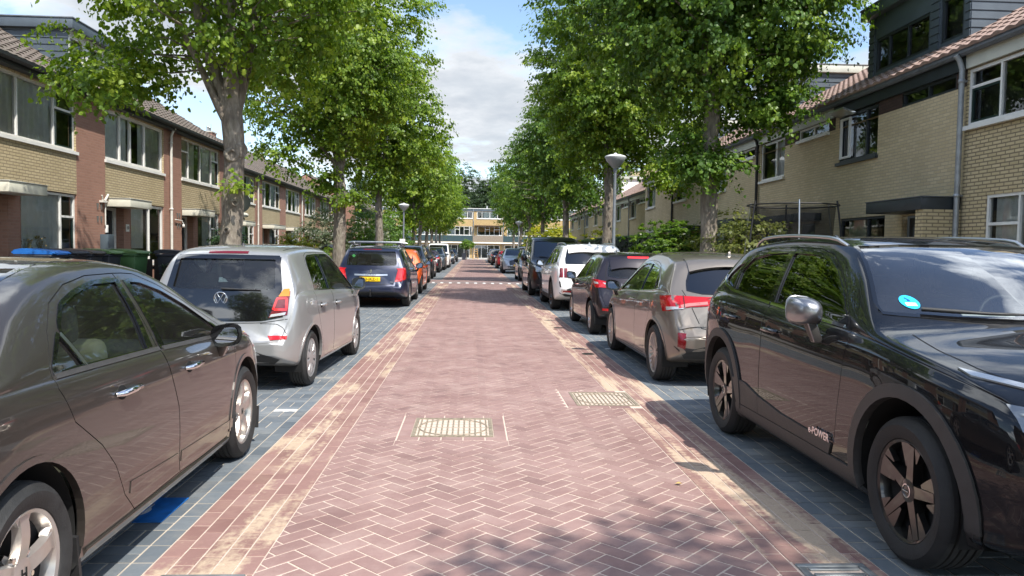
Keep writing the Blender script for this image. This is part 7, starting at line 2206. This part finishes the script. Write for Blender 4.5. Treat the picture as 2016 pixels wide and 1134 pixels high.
def make_tree(seed, loc, label, h=3.9, r0=.26, r1=.19, rx=3.3, rz=4.4, zc=7.6, zmin=3.6, clumps=520, per=45, size=.105, mat='lime', lean=(0, 0), knots=(), low=(), gap=.0, group=None, length=.62, shape=6, name='lime_tree', rough_=.035, ry=None, main=(), off=(0, 0), hollow=2.3):
    rg = np.random.default_rng(seed)
    C, O = crown_clumps(rg, clumps, rx, ry or rx*.93, rz, zc, zmin, gap=gap, hollow=hollow)
    C[:, :2] += np.array(off)
    for (x, y, z, r, k) in low:
        d = unit(rg.normal(0, 1, (k, 3))); C = np.concatenate([C, np.array([x, y, z])+d*rg.random((k, 1))**.5*r*np.array([1, 1, .6])]); O = np.concatenate([O, d])
    t = empty(name, loc); tag(t, label, 'tree', group)
    idx = rg.choice(clumps, 9, replace=False)
    c0 = np.array([0, 0, zc-.5])
    tips = [tuple(c0+(C[i]-c0)*.80) for i in idx]
    tips += [(.1, .1, zc+rz*.55), (-.5, .3, zc+rz*.35)]
    tw = []
    for i in rg.choice(clumps, min(clumps, 130), replace=False):
        q = np.array([C[i][0]*.35, C[i][1]*.35, C[i][2]*.8+.2*zc-.6]); tw.append((tuple(q), tuple(C[i]), .020))
    b = trunk_mesh(rg, h, r0, r1, h*.86, tips, lean, knots, twigs=tw, main=main)
    o = b.build('trunk', T['bark'], t)
    if rough_: roughen(o.data, rough_, rg)
    P = spray_leaves(rg, C, O, per, length, size)
    link('crown', leaves_mesh('crown', *P, T[mat], shape), t)
    return t

def make_bush(seed, loc, label, r=(1, 1, .9), zc=.9, clumps=120, per=40, size=.07, mat='bright', length=.25, flowers=0, cat='bush', name='garden_bush', stems=8, group=None, box=False, droop=.15):
    rg = np.random.default_rng(seed)
    if box:
        n = clumps; C = rg.uniform(-1, 1, (n, 3)); f = rg.integers(0, 5, n)
        ax = np.where(f < 2, 0, np.where(f < 4, 1, 2)); sg = np.where(f == 4, 1, np.where(f % 2 == 0, 1, -1))
        w = np.array([r[1]*r[2], r[1]*r[2], r[0]*r[2], r[0]*r[2], 2*r[0]*r[1]]); f = rg.choice(5, n, p=w/w.sum())
        ax = np.where(f < 2, 0, np.where(f < 4, 1, 2)); sg = np.where(f == 4, 1, np.where(f % 2 == 0, 1, -1))
        C[np.arange(n), ax] = sg*.97; O = np.zeros((n, 3)); O[np.arange(n), ax] = sg
        C = C*np.array(r)+np.array([0, 0, zc])
    else:
        C, O = crown_clumps(rg, clumps, *r, zc, .05, lobes=12, hollow=3.0); 
    P = list(spray_leaves(rg, C, O, per, length, size, droop))
    t = empty(name, loc); tag(t, label, cat, group)
    if box:
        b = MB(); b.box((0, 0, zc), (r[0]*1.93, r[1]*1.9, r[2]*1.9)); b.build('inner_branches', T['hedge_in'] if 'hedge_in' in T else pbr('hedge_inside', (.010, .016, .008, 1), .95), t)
    else:
        b = MB()
        for i in rg.choice(len(C), min(stems, len(C)), replace=False): b.tube([(C[i][0]*.1, C[i][1]*.1, 0), (C[i][0]*.5, C[i][1]*.5, C[i][2]*.6), tuple(C[i])], [.03, .02, .006], 5)
        b.build('stems', T['twig'], t)
    link('foliage', leaves_mesh('foliage', *P, T[mat], 4), t)
    if flowers:
        i = rg.choice(len(C), flowers); F = spray_leaves(rg, C[i]+O[i]*.18, O[i], 5, .06, .07, .0)
        link('blossom', leaves_mesh('blossom', *F, T['flower'], 4), t)
    return t

def build_trees():
    far = dict(clumps=480, per=32, size=.20, shape=4, length=.75, rough_=0)
    A = dict(group=None)
    make_tree(11, (-4.40, 14.25, .05), 'leaning-limbed lime tree with a knot hole in its thick trunk, nearest on the left', h=4.0, r0=.205, r1=.175, rx=3.05, rz=3.3, zc=7.1, zmin=4.75, clumps=640, per=66, size=.086, gap=.40, main=((-1.0, -.3, 7.2), (.75, .35, 7.6), (.1, -.6, 7.4)), knots=((3.05, R(-78), .115), (3.15, R(-5), .15), (2.2, R(-60), .06), (1.7, R(-100), .05)), lean=(.06, .0), rough_=.04, hollow=3.6,
              low=((-1.9, -.6, 4.2, .6, 14), (-2.5, .3, 4.5, .8, 24), (-1.5, .2, 4.6, .6, 12), (1.1, .3, 4.5, .5, 8), (.2, -.2, 2.5, .12, 2)))
    make_tree(12, (-4.25, 24.9, .05), 'full lime tree second in the left row, trunk behind the navy estate', h=4.3, r0=.215, r1=.17, rx=2.95, rz=4.4, zc=8.0, zmin=4.4, clumps=1050, per=72, size=.09, ry=2.8, off=(-.15, 0), mat='lime', low=((-.3, -.4, 3.5, .5, 14), (.35, -.1, 3.0, .3, 8), (-1.6, -1, 4.2, .8, 18)))
    make_tree(13, (-4.25, 35.5, .05), 'lime tree third in the left row, before the garden shrubs', h=4.2, r0=.20, r1=.15, rx=2.9, rz=4.0, zc=7.8, zmin=4.2, clumps=780, per=40, size=.15, mat='lime', shape=4)
    lab = ['fourth', 'fifth', 'sixth', 'seventh', 'eighth', 'ninth']
    for i, (y, s) in enumerate(((56.3, 1.), (63., .97), (72., 1.03), (81., .95), (91., 1.), (102., 1.))):
        make_tree(20+i, (-4.25, y, .05), f'lime tree {lab[i]} in the left row, counting from the near end', h=3.9, r0=.18, r1=.13, rx=3.2*s, rz=3.9*s, zc=7.1, zmin=3.3+.2*(i % 2), mat='lime', **far)
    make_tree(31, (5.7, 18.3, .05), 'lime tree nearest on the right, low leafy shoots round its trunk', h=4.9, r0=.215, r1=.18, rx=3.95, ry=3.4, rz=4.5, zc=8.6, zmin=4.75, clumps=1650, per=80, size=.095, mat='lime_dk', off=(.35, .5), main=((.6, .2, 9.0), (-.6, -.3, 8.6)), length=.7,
              low=((-.4, -.3, 3.65, .55, 24), (.2, -.35, 3.45, .40, 10), (-.6, -.2, 4.0, .45, 9), (1.4, -.5, 4.9, .7, 16)))
    make_tree(32, (5.7, 32.2, .05), 'lime tree second in the right row, beside the street lamp', h=5.0, r0=.225, r1=.17, rx=4.0, ry=3.3, rz=4.9, zc=9.0, zmin=5.2, clumps=1350, per=66, size=.122, mat='lime', off=(.4, .5), length=.75, low=((2.2, -1.2, 4.7, .8, 22), (2.9, -.2, 4.9, .8, 22)))
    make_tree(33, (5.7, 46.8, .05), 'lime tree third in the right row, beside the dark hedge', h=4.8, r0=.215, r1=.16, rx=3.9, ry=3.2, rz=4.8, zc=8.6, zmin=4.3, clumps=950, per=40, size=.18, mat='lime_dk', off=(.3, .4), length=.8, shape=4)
    for i, (y, s) in enumerate(((59.5, 1.), (73., .97), (87., 1.03), (101., .98))):
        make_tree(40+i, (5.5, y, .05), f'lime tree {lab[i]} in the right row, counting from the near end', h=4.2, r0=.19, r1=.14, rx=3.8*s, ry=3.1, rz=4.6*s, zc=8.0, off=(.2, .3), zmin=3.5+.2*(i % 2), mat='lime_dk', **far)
    # the tree beside the photographer whose shade lies on the road
    make_tree(50, (5.7, -3.6, .05), 'lime tree beside the photographer, shading the road at the bottom right', h=4.2, r0=.22, r1=.18, rx=3.3, rz=4.3, zc=7.6, zmin=4.0, clumps=420, per=36, size=.13, mat='lime', shape=4, gap=.25)
    for i, (x, y) in enumerate(((-4.4, -6.), (-4.4, -17.), (4.9, -15.))):
        make_tree(51+i, (x, y, .05), ['lime tree standing behind the viewer on the left', 'farther lime tree behind the viewer on the left', 'lime tree behind the viewer on the right'][i], h=3.9, r0=.18, r1=.13, rx=3.1, rz=4.0, zc=7.2, zmin=3.6, mat='lime', **far)
    # tall trees behind the far houses
    rg = random.Random(8)
    spots = [(-22, 158, 17), (-14, 150, 15), (-7.5, 156, 16), (-1.8, 160, 18.3), (3.0, 152, 16.5), (8.5, 158, 15.5), (14, 150, 15), (22, 156, 16), (-31, 152, 15), (31, 152, 15)]
    for i, (x, y, h) in enumerate(spots):
        make_tree(60+i, (x, y, 0), 'tall grey-green tree behind the balcony houses, '+['far out on the left', 'left of the street', 'just left of the gap between the lime rows', 'in the gap between the lime rows, the tallest', 'right of the tallest one in the gap', 'just right of the gap', 'behind the right lime row', 'far out on the right', 'outermost on the left', 'outermost on the right'][i],
                  h=h*.45, r0=.35, r1=.2, rx=4.0, rz=h*.40, zc=h*.60, zmin=h*.2, clumps=650, per=30, size=.32, mat='poplar', shape=4, length=1.0, name='poplar_tree', rough_=0)
    for i, (x, y, h) in enumerate(((-25, 66, 10.2), (-23, 74, 9.6), (-24, 50, 8.6))):
        make_tree(80+i, (x, y, 0), 'garden tree showing over the middle left roof ridge, '+['crown behind the chimneys', 'farther one', 'nearer low one'][i], h=h*.45, r0=.25, r1=.15, rx=2.6, rz=h*.34, zc=h*.64, zmin=h*.3, clumps=200, per=24, size=.22, mat='poplar', shape=4, length=.8, rough_=0)

def build_shrubs():
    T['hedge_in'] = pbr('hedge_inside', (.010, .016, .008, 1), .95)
    make_bush(1, (7.05, 27.0, .08), 'round light green bush with white blossoms in front of the pale brick houses', r=(1.6, 1.5, 1.32), zc=1.32, clumps=480, per=40, size=.08, mat='bright', flowers=7, length=.16)
    make_bush(2, (6.55, 18.3, .08), 'loose olive green shrub beside the trampoline, right of the near right trunk', r=(1.35, 1.6, 1.2), zc=1.22, clumps=320, per=34, size=.085, mat='olive', flowers=6, length=.35)
    make_bush(3, (6.0, 30.5, .08), 'low bright border plants before the hedge', r=(.6, 2.2, .35), zc=.55, clumps=110, per=24, size=.09, mat='bright', flowers=6)
    make_bush(4, (6.9, 37.0, .08), 'clipped dark hedge on the right, behind the street lamp', r=(.5, 7.8, 1.02), zc=1.03, clumps=1500, per=22, size=.075, mat='hedge', box=True, cat='hedge', name='clipped_hedge', length=.12, droop=.1)
    make_bush(5, (7.6, 29.4, .08), 'short return of clipped hedge facing the viewer, right of the long hedge', r=(1.25, .45, 1.02), zc=1.03, clumps=360, per=22, size=.075, mat='hedge', box=True, cat='hedge', name='clipped_hedge', length=.12, droop=.1)
    make_bush(6, (7.8, 46.0, .08), 'yellow-green bush topping the hedge', r=(1.3, 1.3, .9), zc=2.0, clumps=120, per=28, size=.11, mat='yellow')
    make_bush(7, (6.3, 56., .08), 'tall yellow-green shrub between the right trunks', r=(1.4, 2.2, 1.7), zc=1.9, clumps=220, per=26, size=.15, mat='yellow', length=.45)
    make_bush(8, (6.2, 70., .08), 'farther yellow-green shrub between the right trunks', r=(1.4, 2.5, 1.8), zc=1.9, clumps=200, per=24, size=.18, mat='yellow', length=.5)
    make_bush(9, (6.4, 84., .08), 'dark shrubs at the far end of the right verge', r=(1.3, 4.0, 1.3), zc=1.3, clumps=200, per=22, size=.2, mat='hedge', length=.5)
    make_bush(10, (-6.7, 28.8, .08), 'yellow flowering shrub in the left gardens', r=(1.1, 1.25, .95), zc=1.0, clumps=230, per=34, size=.08, mat='yellow')
    make_bush(11, (-7.6, 24.6, .08), 'dark climbing plant by the left door canopy', r=(.5, .7, 1.15), zc=1.2, clumps=70, per=30, size=.09, mat='hedge', length=.4)
    make_bush(12, (-6.9, 36.2, .08), 'grey-leafed shrub with pale flowers left of the second left trunk', r=(1.25, 1.6, 1.75), zc=1.75, clumps=260, per=32, size=.09, mat='grey', flowers=22, length=.45)
    make_bush(13, (-5.9, 32.8, .08), 'low green shrub behind the navy estate', r=(.8, 1.0, .7), zc=.75, clumps=90, per=30, size=.09, mat='bright')
    make_bush(14, (-5.8, 40.5, .08), 'tall light green shrub right of the second left trunk', r=(1.1, 1.6, 1.75), zc=1.75, clumps=230, per=30, size=.11, mat='bright', length=.4)
    make_bush(15, (-5.9, 45.6, .08), 'white-flowered grey shrub before the third left trunk', r=(1.1, 1.7, 1.6), zc=1.6, clumps=200, per=28, size=.12, mat='grey', flowers=40, length=.4)
    make_bush(16, (-5.7, 53., .08), 'dense dark green shrub right of the third left trunk', r=(1.6, 3.2, 2.0), zc=2.0, clumps=300, per=26, size=.14, mat='lime_dk', length=.5)
    make_bush(17, (-6.3, 63., .08), 'dark green shrubs behind the left street lamp', r=(1.4, 4.0, 1.5), zc=1.5, clumps=200, per=24, size=.17, mat='hedge', length=.5)
    make_bush(18, (-6.6, 19.0, .08), 'low dark hedge behind the silver city car', r=(.35, 1.5, .45), zc=.5, clumps=170, per=20, size=.06, mat='hedge', box=True, cat='hedge', name='clipped_hedge', length=.1)
    # small clipped tree at the end of the street
    t = empty('clipped_tree', (-.8, 112.5, 0)); tag(t, 'small round clipped tree standing at the far end of the road', 'tree')
    rg = np.random.default_rng(90); C, O = crown_clumps(rg, 110, 1.1, 1.1, .62, 2.35, 1.6); b = MB(); b.tube([(0, 0, 0), (.03, 0, 1.0), (0, 0, 2.3)], [.07, .06, .03], 8); b.build('trunk', T['bark'], t)
    link('crown', leaves_mesh('crown', *spray_leaves(rg, C, O, 24, .35, .17), T['bright'], 4), t)
# ------------------------------------------------------------------ street furniture, gardens
def build_street():
    pole_m = pbr('lamp_pole_grey', (.20, .22, .24, 1), .45, .3, var=.12)
    cone_m = pbr('lamp_lens_grey', (.42, .44, .45, 1), .25, coat=.5)
    top_m = pbr('lamp_hood_white', (.62, .63, .62, 1), .4)
    labs = ['street lamp with a saucer head, in front of the second right trunk', 'street lamp with a white sign plate low on its pole, on the left', 'slim street lamp far down the right side', 'slim street lamp far down the left side']
    for i, (x, y) in enumerate(((5.55, 29.9), (-4.2, 47.5), (4.4, 72.5), (-4.2, 90.0))):
        t = empty('street_lamp', (x, y, .05)); tag(t, labs[i], 'street lamp', 'street lamps with saucer heads')
        if i == 0: t.scale = (1.25, 1.25, 1.25)
        b = MB(); b.lathe([(.075, 0), (.075, .9), (.055, .95), (.045, 3.72)], 14, 0); b.lathe([(.05, 3.62), (.06, 3.64), (.06, 3.74), (.05, 3.76)], 14, 0); b.build('pole', pole_m, t)
        b = MB(); b.lathe([(.05, 3.74), (.10, 3.78), (.19, 3.88), (.28, 3.98), (.325, 4.06), (.33, 4.085)], 28, 0)
        for k in range(12):
            a = 2*math.pi*k/12; b.tube([(.105*math.cos(a), .105*math.sin(a), 3.78), (.285*math.cos(a), .285*math.sin(a), 3.98)], .004, 4)
        b.build('lamp_bowl', cone_m, t)
        b = MB(); b.lathe([(.33, 4.085), (.338, 4.10), (.30, 4.135), (.18, 4.175), (.06, 4.195), (.03, 4.23), (0, 4.235)], 28, 0); b.build('lamp_hood', top_m, t)
        if i == 1:
            b = MB(); b.box((-.06, -.09, 1.83), (.34, .012, .40)); b.box((-.06, -.08, 1.83), (.05, .03, .3)); b.build('sign_plate', H['white'], t)
    # wheelie bins on the left pavement
    def bin_(y, body, lid, lab, x=-8.3, rz=0., group=None):
        t = empty('wheelie_bin', (x, y, .21), rz); tag(t, lab, 'bin', group); t.scale = (1.08, 1.08, 1.08)
        b = MB(); w0, d0, w1, d1, h = .40, .44, .56, .60, .96
        vs = []
        for (w, d, z) in ((w0, d0, .06), (w1, d1, h)): vs += [(-d/2, -w/2, z), (d/2, -w/2, z), (d/2, w/2, z), (-d/2, w/2, z)]
        b.add(vs, [(3, 2, 1, 0), (4, 5, 6, 7), (0, 1, 5, 4), (1, 2, 6, 5), (2, 3, 7, 6), (3, 0, 4, 7)])
        b.box((0, 0, h-.02), (d1+.05, w1+.05, .05)); b.build('bin_body', body, t, bevel=.02)
        b = MB(); b.prism([(-.33, .0), (.35, .0), (.36, .02), (.30, .055), (-.20, .10), (-.33, .07)], lambda a, c, q: (a, q, h+.012+c), -.30, .30); b.box((.34, 0, h+.02), (.05, .36, .04)); b.tube([(-.36, -.26, h+.04), (-.36, .26, h+.04)], .022, 8); b.build('bin_lid', lid, t, bevel=.012)
        for s in (-1, 1):
            b = MB(); b.lathe([(0, -.03), (.09, -.03), (.10, -.02), (.10, .02), (.09, .03), (0, .03)], 16, org=(-.22, s*.24, .10), axis='y'); b.build('wheel', M['tyre'], t)
    blue = pbr('bin_blue', (.012, .12, .42, 1), .45, var=.12); navy = pbr('bin_anthracite', (.022, .026, .038, 1), .5, var=.2); grn = pbr('bin_green', (.055, .13, .045, 1), .5, var=.2); lg = pbr('bin_lid_green', (.11, .20, .07, 1), .5, var=.15)
    brn = pbr('bin_lid_brown', (.09, .075, .065, 1), .5)
    bin_(15.3, navy, blue, 'wheelie bin with a bright blue lid in the row before the left houses')
    bin_(16.05, navy, navy, 'dark wheelie bin with a dark lid next to the blue lidded one')
    bin_(16.8, navy, brn, 'dark wheelie bin with a brown lid between the dark lidded and green lidded ones', rz=.06)
    bin_(17.65, navy, lg, 'dark wheelie bin with a pale green lid')
    bin_(18.6, grn, lg, 'all green wheelie bin at the right end of the row', x=-8.1, rz=-.1)
    bin_(19.3, navy, navy, 'dark wheelie bin standing apart behind the silver city car', x=-7.3)
    # garden shed, bird-house shaped
    t = empty('garden_shed', (-6.2, 33.9, .08)); tag(t, 'small garden shed with a dark pitched roof behind the navy estate', 'shed')
    wood = pbr('shed_wood', (.20, .15, .07, 1), .8, var=.3, vscale=6); b = MB(); b.prism([(-.8, 0), (.8, 0), (.8, 1.0), (0, 1.45), (-.8, 1.0)], lambda a, c, q: (a, q, c), -.6, .6); b.build('shed_wall', wood, t)
    b = MB()
    for s in (-1, 1): b.add([(s*.95, -.7, .95), (0, -.7, 1.48), (0, .7, 1.48), (s*.95, .7, .95), (s*.95, -.7, 1.0), (0, -.7, 1.53), (0, .7, 1.53), (s*.95, .7, 1.0)], [(0, 1, 2, 3), (4, 7, 6, 5), (0, 4, 5, 1), (3, 2, 6, 7), (0, 3, 7, 4)])
    b.build('shed_roof', H['gutter'], t)
    # trampoline with a net enclosure in the right garden
    t = empty('trampoline', (7.35, 17.35, .08)); tag(t, 'trampoline with a dark net enclosure on curved poles in the right front garden', 'trampoline')
    net, nt, out = new_mat('safety_net'); d = N(nt, 'ShaderNodeBsdfDiffuse'); d.inputs[0].default_value = (.02, .021, .022, 1); tr = N(nt, 'ShaderNodeBsdfTransparent'); mx = N(nt, 'ShaderNodeMixShader'); mx.inputs[0].default_value = .46; L(nt, tr.outputs[0], mx.inputs[1]); L(nt, d.outputs[0], mx.inputs[2]); L(nt, mx.outputs[0], out.inputs[0])
    rr, zt = .98, 2.52; n = 6
    b = MB(); A = np.linspace(0, 2*math.pi, 49)
    b.tube([(rr*math.cos(a), rr*math.sin(a), .78) for a in A], .028, 6, caps=False); b.build('frame', M['alu'], t)
    b = MB(); b.lathe([(0, .78), (rr-.2, .78)], 40); b.build('jumping_mat', M['trim'], t)
    b = MB(); b.lathe([(rr-.2, .80), (rr+.04, .80), (rr+.05, .76)], 40); b.build('edge_pad', pbr('pad_green', (.05, .16, .06, 1), .6), t)
    b = MB(); vs = []
    NZ = 7
    for k in range(NZ):
        z = .8+(zt-.8)*k/(NZ-1)
        for a in A[:-1]:
            q = rr-.05+.05*abs(math.sin(a*n/2))*math.sin(math.pi*k/(NZ-1))*-1; vs.append((q*math.cos(a), q*math.sin(a), z-.05*abs(math.sin(a*n/2))*(k == NZ-1)))
    m = 48; b.add(vs, [(k*m+j, k*m+(j+1) % m, (k+1)*m+(j+1) % m, (k+1)*m+j) for k in range(NZ-1) for j in range(m)], 0, True); b.build('safety_net', net, t)
    b = MB(); b.tube([((rr+.02)*math.cos(a), (rr+.02)*math.sin(a), zt) for a in A], .018, 6, caps=False); b.build('net_ring', M['trim'], t)
    for k in range(n):
        a = 2*math.pi*(k+.25)/n; P = []
        for i in range(9):
            s = i/8; q = rr+.02+.16*math.sin(math.pi*s)*.8; P.append((q*math.cos(a), q*math.sin(a), .1+(zt+.04)*s-.06*s))
        b = MB(); b.tube(P, .022, 7); b.build('pole', M['trim'] if k % 2 else M['alu'], t)
    # wooden stand, dark bin at the end of the road
    wd = pbr('bare_pine', (.55, .33, .12, 1), .7, var=.15)
    t = empty('wooden_stand', (.55, 112.3, 0)); tag(t, 'bare wooden rack of ladders standing at the far end of the road', 'wooden rack'); 
    for s in (-1, 1):
        b = MB()
        for q in (-.38, .38): b.tube([(q*1.1, s*.42, 0), (q*.5, s*.05, 1.75)], .045, 4)
        for k in range(5): z = .25+.33*k; f = 1-z/1.9; b.box((0, s*(.42*f+.02), z), (.8*(.45+.6*f), .09, .07))
        b.build('ladder_side', wd, t)
    t = empty('wheelie_bin', (-1.15, 112.0, .0)); tag(t, 'dark bin at the far end of the road by the small clipped tree', 'bin')
    b = MB(); b.prism([(-.25, 0), (.25, 0), (.30, .95), (-.30, .95)], lambda a, c, q: (a, q, c), -.27, .27); b.build('bin_body', navy, t, bevel=.02); b = MB(); b.box((0, 0, .99), (.64, .6, .06)); b.build('bin_lid', navy, t, bevel=.015)
    # garden wall ends / low fences between left front gardens
    fn = pbr('fence_dark', (.035, .032, .03, 1), .8, var=.3)
    for y in (19.6, 29.9):
        b = MB()
        for k in range(8): b.box((-6.5-.32*k, y, .62), (.27, .03, 1.0))
        for z in (.3, .9): b.box((-7.6, y+.03, z), (2.5, .03, .06))
        o = b.build('garden_fence', fn, None); tag(o, 'low dark board fence between left front gardens, '+('near the green bin' if y < 25 else 'by the yellow shrub'), 'fence')
    # a fallen leaf on the bricks
    b = MB(); b.add([(0, 0, .006), (.03, .018, .012), (.05, 0, .005), (.03, -.02, .014)], [(0, 1, 2), (0, 2, 3)]); o = b.build('fallen_leaf', pbr('dry_leaf', (.48, .33, .10, 1), .7), None, (1.305, 4.74, .004)); tag(o, 'yellow fallen leaf lying on the herringbone bricks', 'leaf')

# ------------------------------------------------------------------ cars along the kerbs
def car_root(label, x, y, rz, cat='car'):
    t = empty('parked_car', (x, y, .002), R(rz)); tag(t, label, cat, None); return t

def build_cars():
    G_ = 'cars parked along the kerb'
    def put(fn, paint_k, label, x, y, rz, cat='car', **kw):
        t = car_root(label, x, y, rz, cat); fn(t, M[paint_k], **kw); return t
    civ = put(make_saloon, 'p_taupe', 'taupe grey saloon with chrome door handles, cut by the left edge of the view', -2.40, 4.03, 1.0)
    up = put(make_city_car, 'p_silver', 'silver small city car with a black glass tailgate', -2.42, 9.5, -2.6)
    est = put(make_estate, 'p_navy', 'navy blue estate with roof bars and yellow plate 53-JKZ-1', -2.46, 21.15, 0)
    q = put(make_crossover, 'p_black', 'glossy black crossover with silver mirror and roof rails, nearest on the right', 2.95, 4.84, 180)
    foc = put(make_hatch, 'p_khaki', 'warm grey hatchback with wide red tail lamps behind the black crossover', 2.98, 10.08, 0)
    maz = put(make_small_hatch, 'p_plum', 'small plum-black hatchback with high red tail lamps', 2.95, 14.9, 0)
    sor = put(make_big_suv, 'p_white', 'large white SUV with upright twin tail lamps', 2.95, 20.8, 0)
    van = put(make_van, 'p_van', 'dark brown passenger van facing the viewer behind the white SUV', 2.83, 26.9, 180, 'van')
    suv = put(make_suv, 'p_blue_dk', 'dark blue SUV facing the viewer behind the orange hatchback', -2.72, 32.6, 180)
    ari = put(make_suv, 'p_ariya', 'pale silver SUV with a dark V-shaped front, facing the viewer', 2.84, 50.6, 180, face=1)
    def copy(src, swap, label, x, y, rz, cat='car'):
        c = dup_tree(src, None, swap, ('model_script', 'plate_text')); c.location = (x, y, .002); c.rotation_euler = (0, 0, R(rz)); c['label'] = label; c['category'] = cat; return c
    copy(maz, {M['p_plum']: M['p_orange']}, 'bright orange small hatchback half hidden by the navy estate', -2.46, 26.75, 0)
    copy(suv, {M['p_blue_dk']: M['p_black']}, 'black SUV facing away, its red tail lamp showing, behind the dark blue SUV', -2.80, 39.65, 0)
    copy(foc, {M['p_khaki']: M['p_plum']}, 'dark plum hatchback facing away beyond the black SUV', -2.86, 50.0, 0)
    copy(suv, {M['p_blue_dk']: M['p_bluegrey']}, 'blue-grey car facing the viewer in front of the white van', -2.76, 56.0, 180)
    copy(van, {M['p_van']: M['p_white']}, 'white van facing the viewer far down the left side', -2.70, 63.0, 180, 'van')
    copy(foc, {M['p_khaki']: M['p_blue_dk']}, 'dark hatchback facing the viewer beyond the white van', -2.66, 79.5, 180)
    copy(suv, {M['p_blue_dk']: M['p_black']}, 'black SUV last in the left row of cars', -2.6, 94., 180)
    copy(est, {M['p_navy']: M['p_sand']}, 'sand grey estate half hidden behind the dark brown van', 3.1, 37.6, 180)
    copy(maz, {M['p_plum']: M['p_red']}, 'red small hatchback behind the pale silver SUV', 2.82, 63.0, 0)
    copy(foc, {M['p_khaki']: M['p_black']}, 'black hatchback beyond the red one', 2.8, 76.5, 0)
    copy(foc, {M['p_khaki']: M['p_sand']}, 'sand coloured hatchback far down the right side', 2.8, 88., 0)
    copy(suv, {M['p_blue_dk']: M['p_bluegrey']}, 'grey SUV last in the right row of cars', 2.95, 98., 180)

# ------------------------------------------------------------------ light, sky, camera
def build_light():
    W = bpy.data.worlds.new('World'); SC.world = W; W.use_nodes = True; nt = W.node_tree
    bg = nt.nodes['Background']
    S = Vector((.38, -.62, 1.)).normalized(); el = math.asin(S.z); az = math.atan2(S.x, S.y)
    sky = N(nt, 'ShaderNodeTexSky'); sky.sky_type = 'NISHITA'; sky.sun_disc = False; sky.sun_elevation = el; sky.sun_rotation = az; sky.air_density = 1.; sky.dust_density = .6; sky.ozone_density = 1.5
    d = coords(nt, 'Generated'); sep = N(nt, 'ShaderNodeSeparateXYZ'); L(nt, d, sep.inputs[0])
    z = math_(nt, 'MAXIMUM', math_(nt, 'ADD', sep.outputs[2], .16), .05)
    cmb = N(nt, 'ShaderNodeCombineXYZ'); L(nt, math_(nt, 'DIVIDE', sep.outputs[0], z), cmb.inputs[0]); L(nt, math_(nt, 'DIVIDE', sep.outputs[1], z), cmb.inputs[1])
    mp = N(nt, 'ShaderNodeMapping'); mp.inputs['Location'].default_value = CLOUD_OFF; mp.inputs['Rotation'].default_value = (0, 0, .5); L(nt, cmb.outputs[0], mp.inputs[0])
    f = noise(nt, mp.outputs[0], .95, 9, .56); g = noise(nt, mp.outputs[0], 2.3, 8, .6)
    f = math_(nt, 'ADD', f, math_(nt, 'MULTIPLY_ADD', g, .22, -.11))
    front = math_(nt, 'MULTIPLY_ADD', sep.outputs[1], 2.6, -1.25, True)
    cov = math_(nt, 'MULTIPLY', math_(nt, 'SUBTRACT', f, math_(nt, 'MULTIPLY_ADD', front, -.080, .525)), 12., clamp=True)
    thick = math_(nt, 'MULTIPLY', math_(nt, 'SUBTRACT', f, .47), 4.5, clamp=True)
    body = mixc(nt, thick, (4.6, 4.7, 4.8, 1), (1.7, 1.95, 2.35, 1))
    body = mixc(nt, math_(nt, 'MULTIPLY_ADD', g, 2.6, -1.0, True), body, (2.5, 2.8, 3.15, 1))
    body = mixc(nt, math_(nt, 'SUBTRACT', 1., front, clamp=True), body, mixc(nt, 1., body, (4.9, 4.8, 4.6, 1), 'MULTIPLY'))  # clouds outside the view boosted, as added fill light for the shaded fronts
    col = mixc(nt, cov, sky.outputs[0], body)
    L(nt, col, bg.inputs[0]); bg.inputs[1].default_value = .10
    li = bpy.data.lights.new('sun', 'SUN'); li.energy = 2.8; li.angle = R(.53); li.color = (1, .955, .88)
    o = link('sun', li); o.rotation_euler = S.to_track_quat('Z', 'Y').to_euler(); o.location = (20, -30, 50)
CLOUD_OFF = (3.1, 1.7, 0)

def build_camera():
    cam = bpy.data.cameras.new('camera'); o = link('camera', cam); SC.camera = o
    f, cx, cy = 1510., 1008., 567.
    th = R(.9); vp = (929., 492.)
    d = Vector(((vp[0]-cx)/f, (vp[1]-cy)/f, 1)).normalized(); h = Vector((math.cos(th), math.sin(th), 0))
    n = h.cross(d).normalized()
    if n.y > 0: n = -n
    X = d.cross(n)
    if X.x < 0: X = -X
    # columns: world axes in camera (x right, y down, z forward) -> rows give camera axes in world
    Rm = Matrix(((X.x, d.x, n.x), (X.y, d.y, n.y), (X.z, d.z, n.z)))
    right = Vector(Rm[0]); down = Vector(Rm[1]); fwd = Vector(Rm[2])
    M4 = Matrix((( right.x, -down.x, -fwd.x, 0), (right.y, -down.y, -fwd.y, 0), (right.z, -down.z, -fwd.z, 1.47), (0, 0, 0, 1)))
    o.matrix_world = M4
    cam.sensor_width = 36; cam.lens = f/2016*36; cam.clip_start = .05; cam.clip_end = 3000
    SC.view_settings.view_transform = 'Standard'; SC.view_settings.look = 'None'; SC.view_settings.exposure = EXPOSURE; SC.view_settings.gamma = 1
EXPOSURE = 1.3
mk_car_mats(); mk_house_mats(); mk_tree_mats()
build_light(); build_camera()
build_ground(); build_covers()
build_left_houses(); build_right_houses(); build_far_block()
build_street(); build_shrubs(); build_trees()
build_cars()
SC.cycles.max_bounces = 8; SC.cycles.transparent_max_bounces = 24; SC.cycles.use_denoising = True
SC.cycles.caustics_reflective = False; SC.cycles.caustics_refractive = False; SC.cycles.sample_clamp_indirect = 6
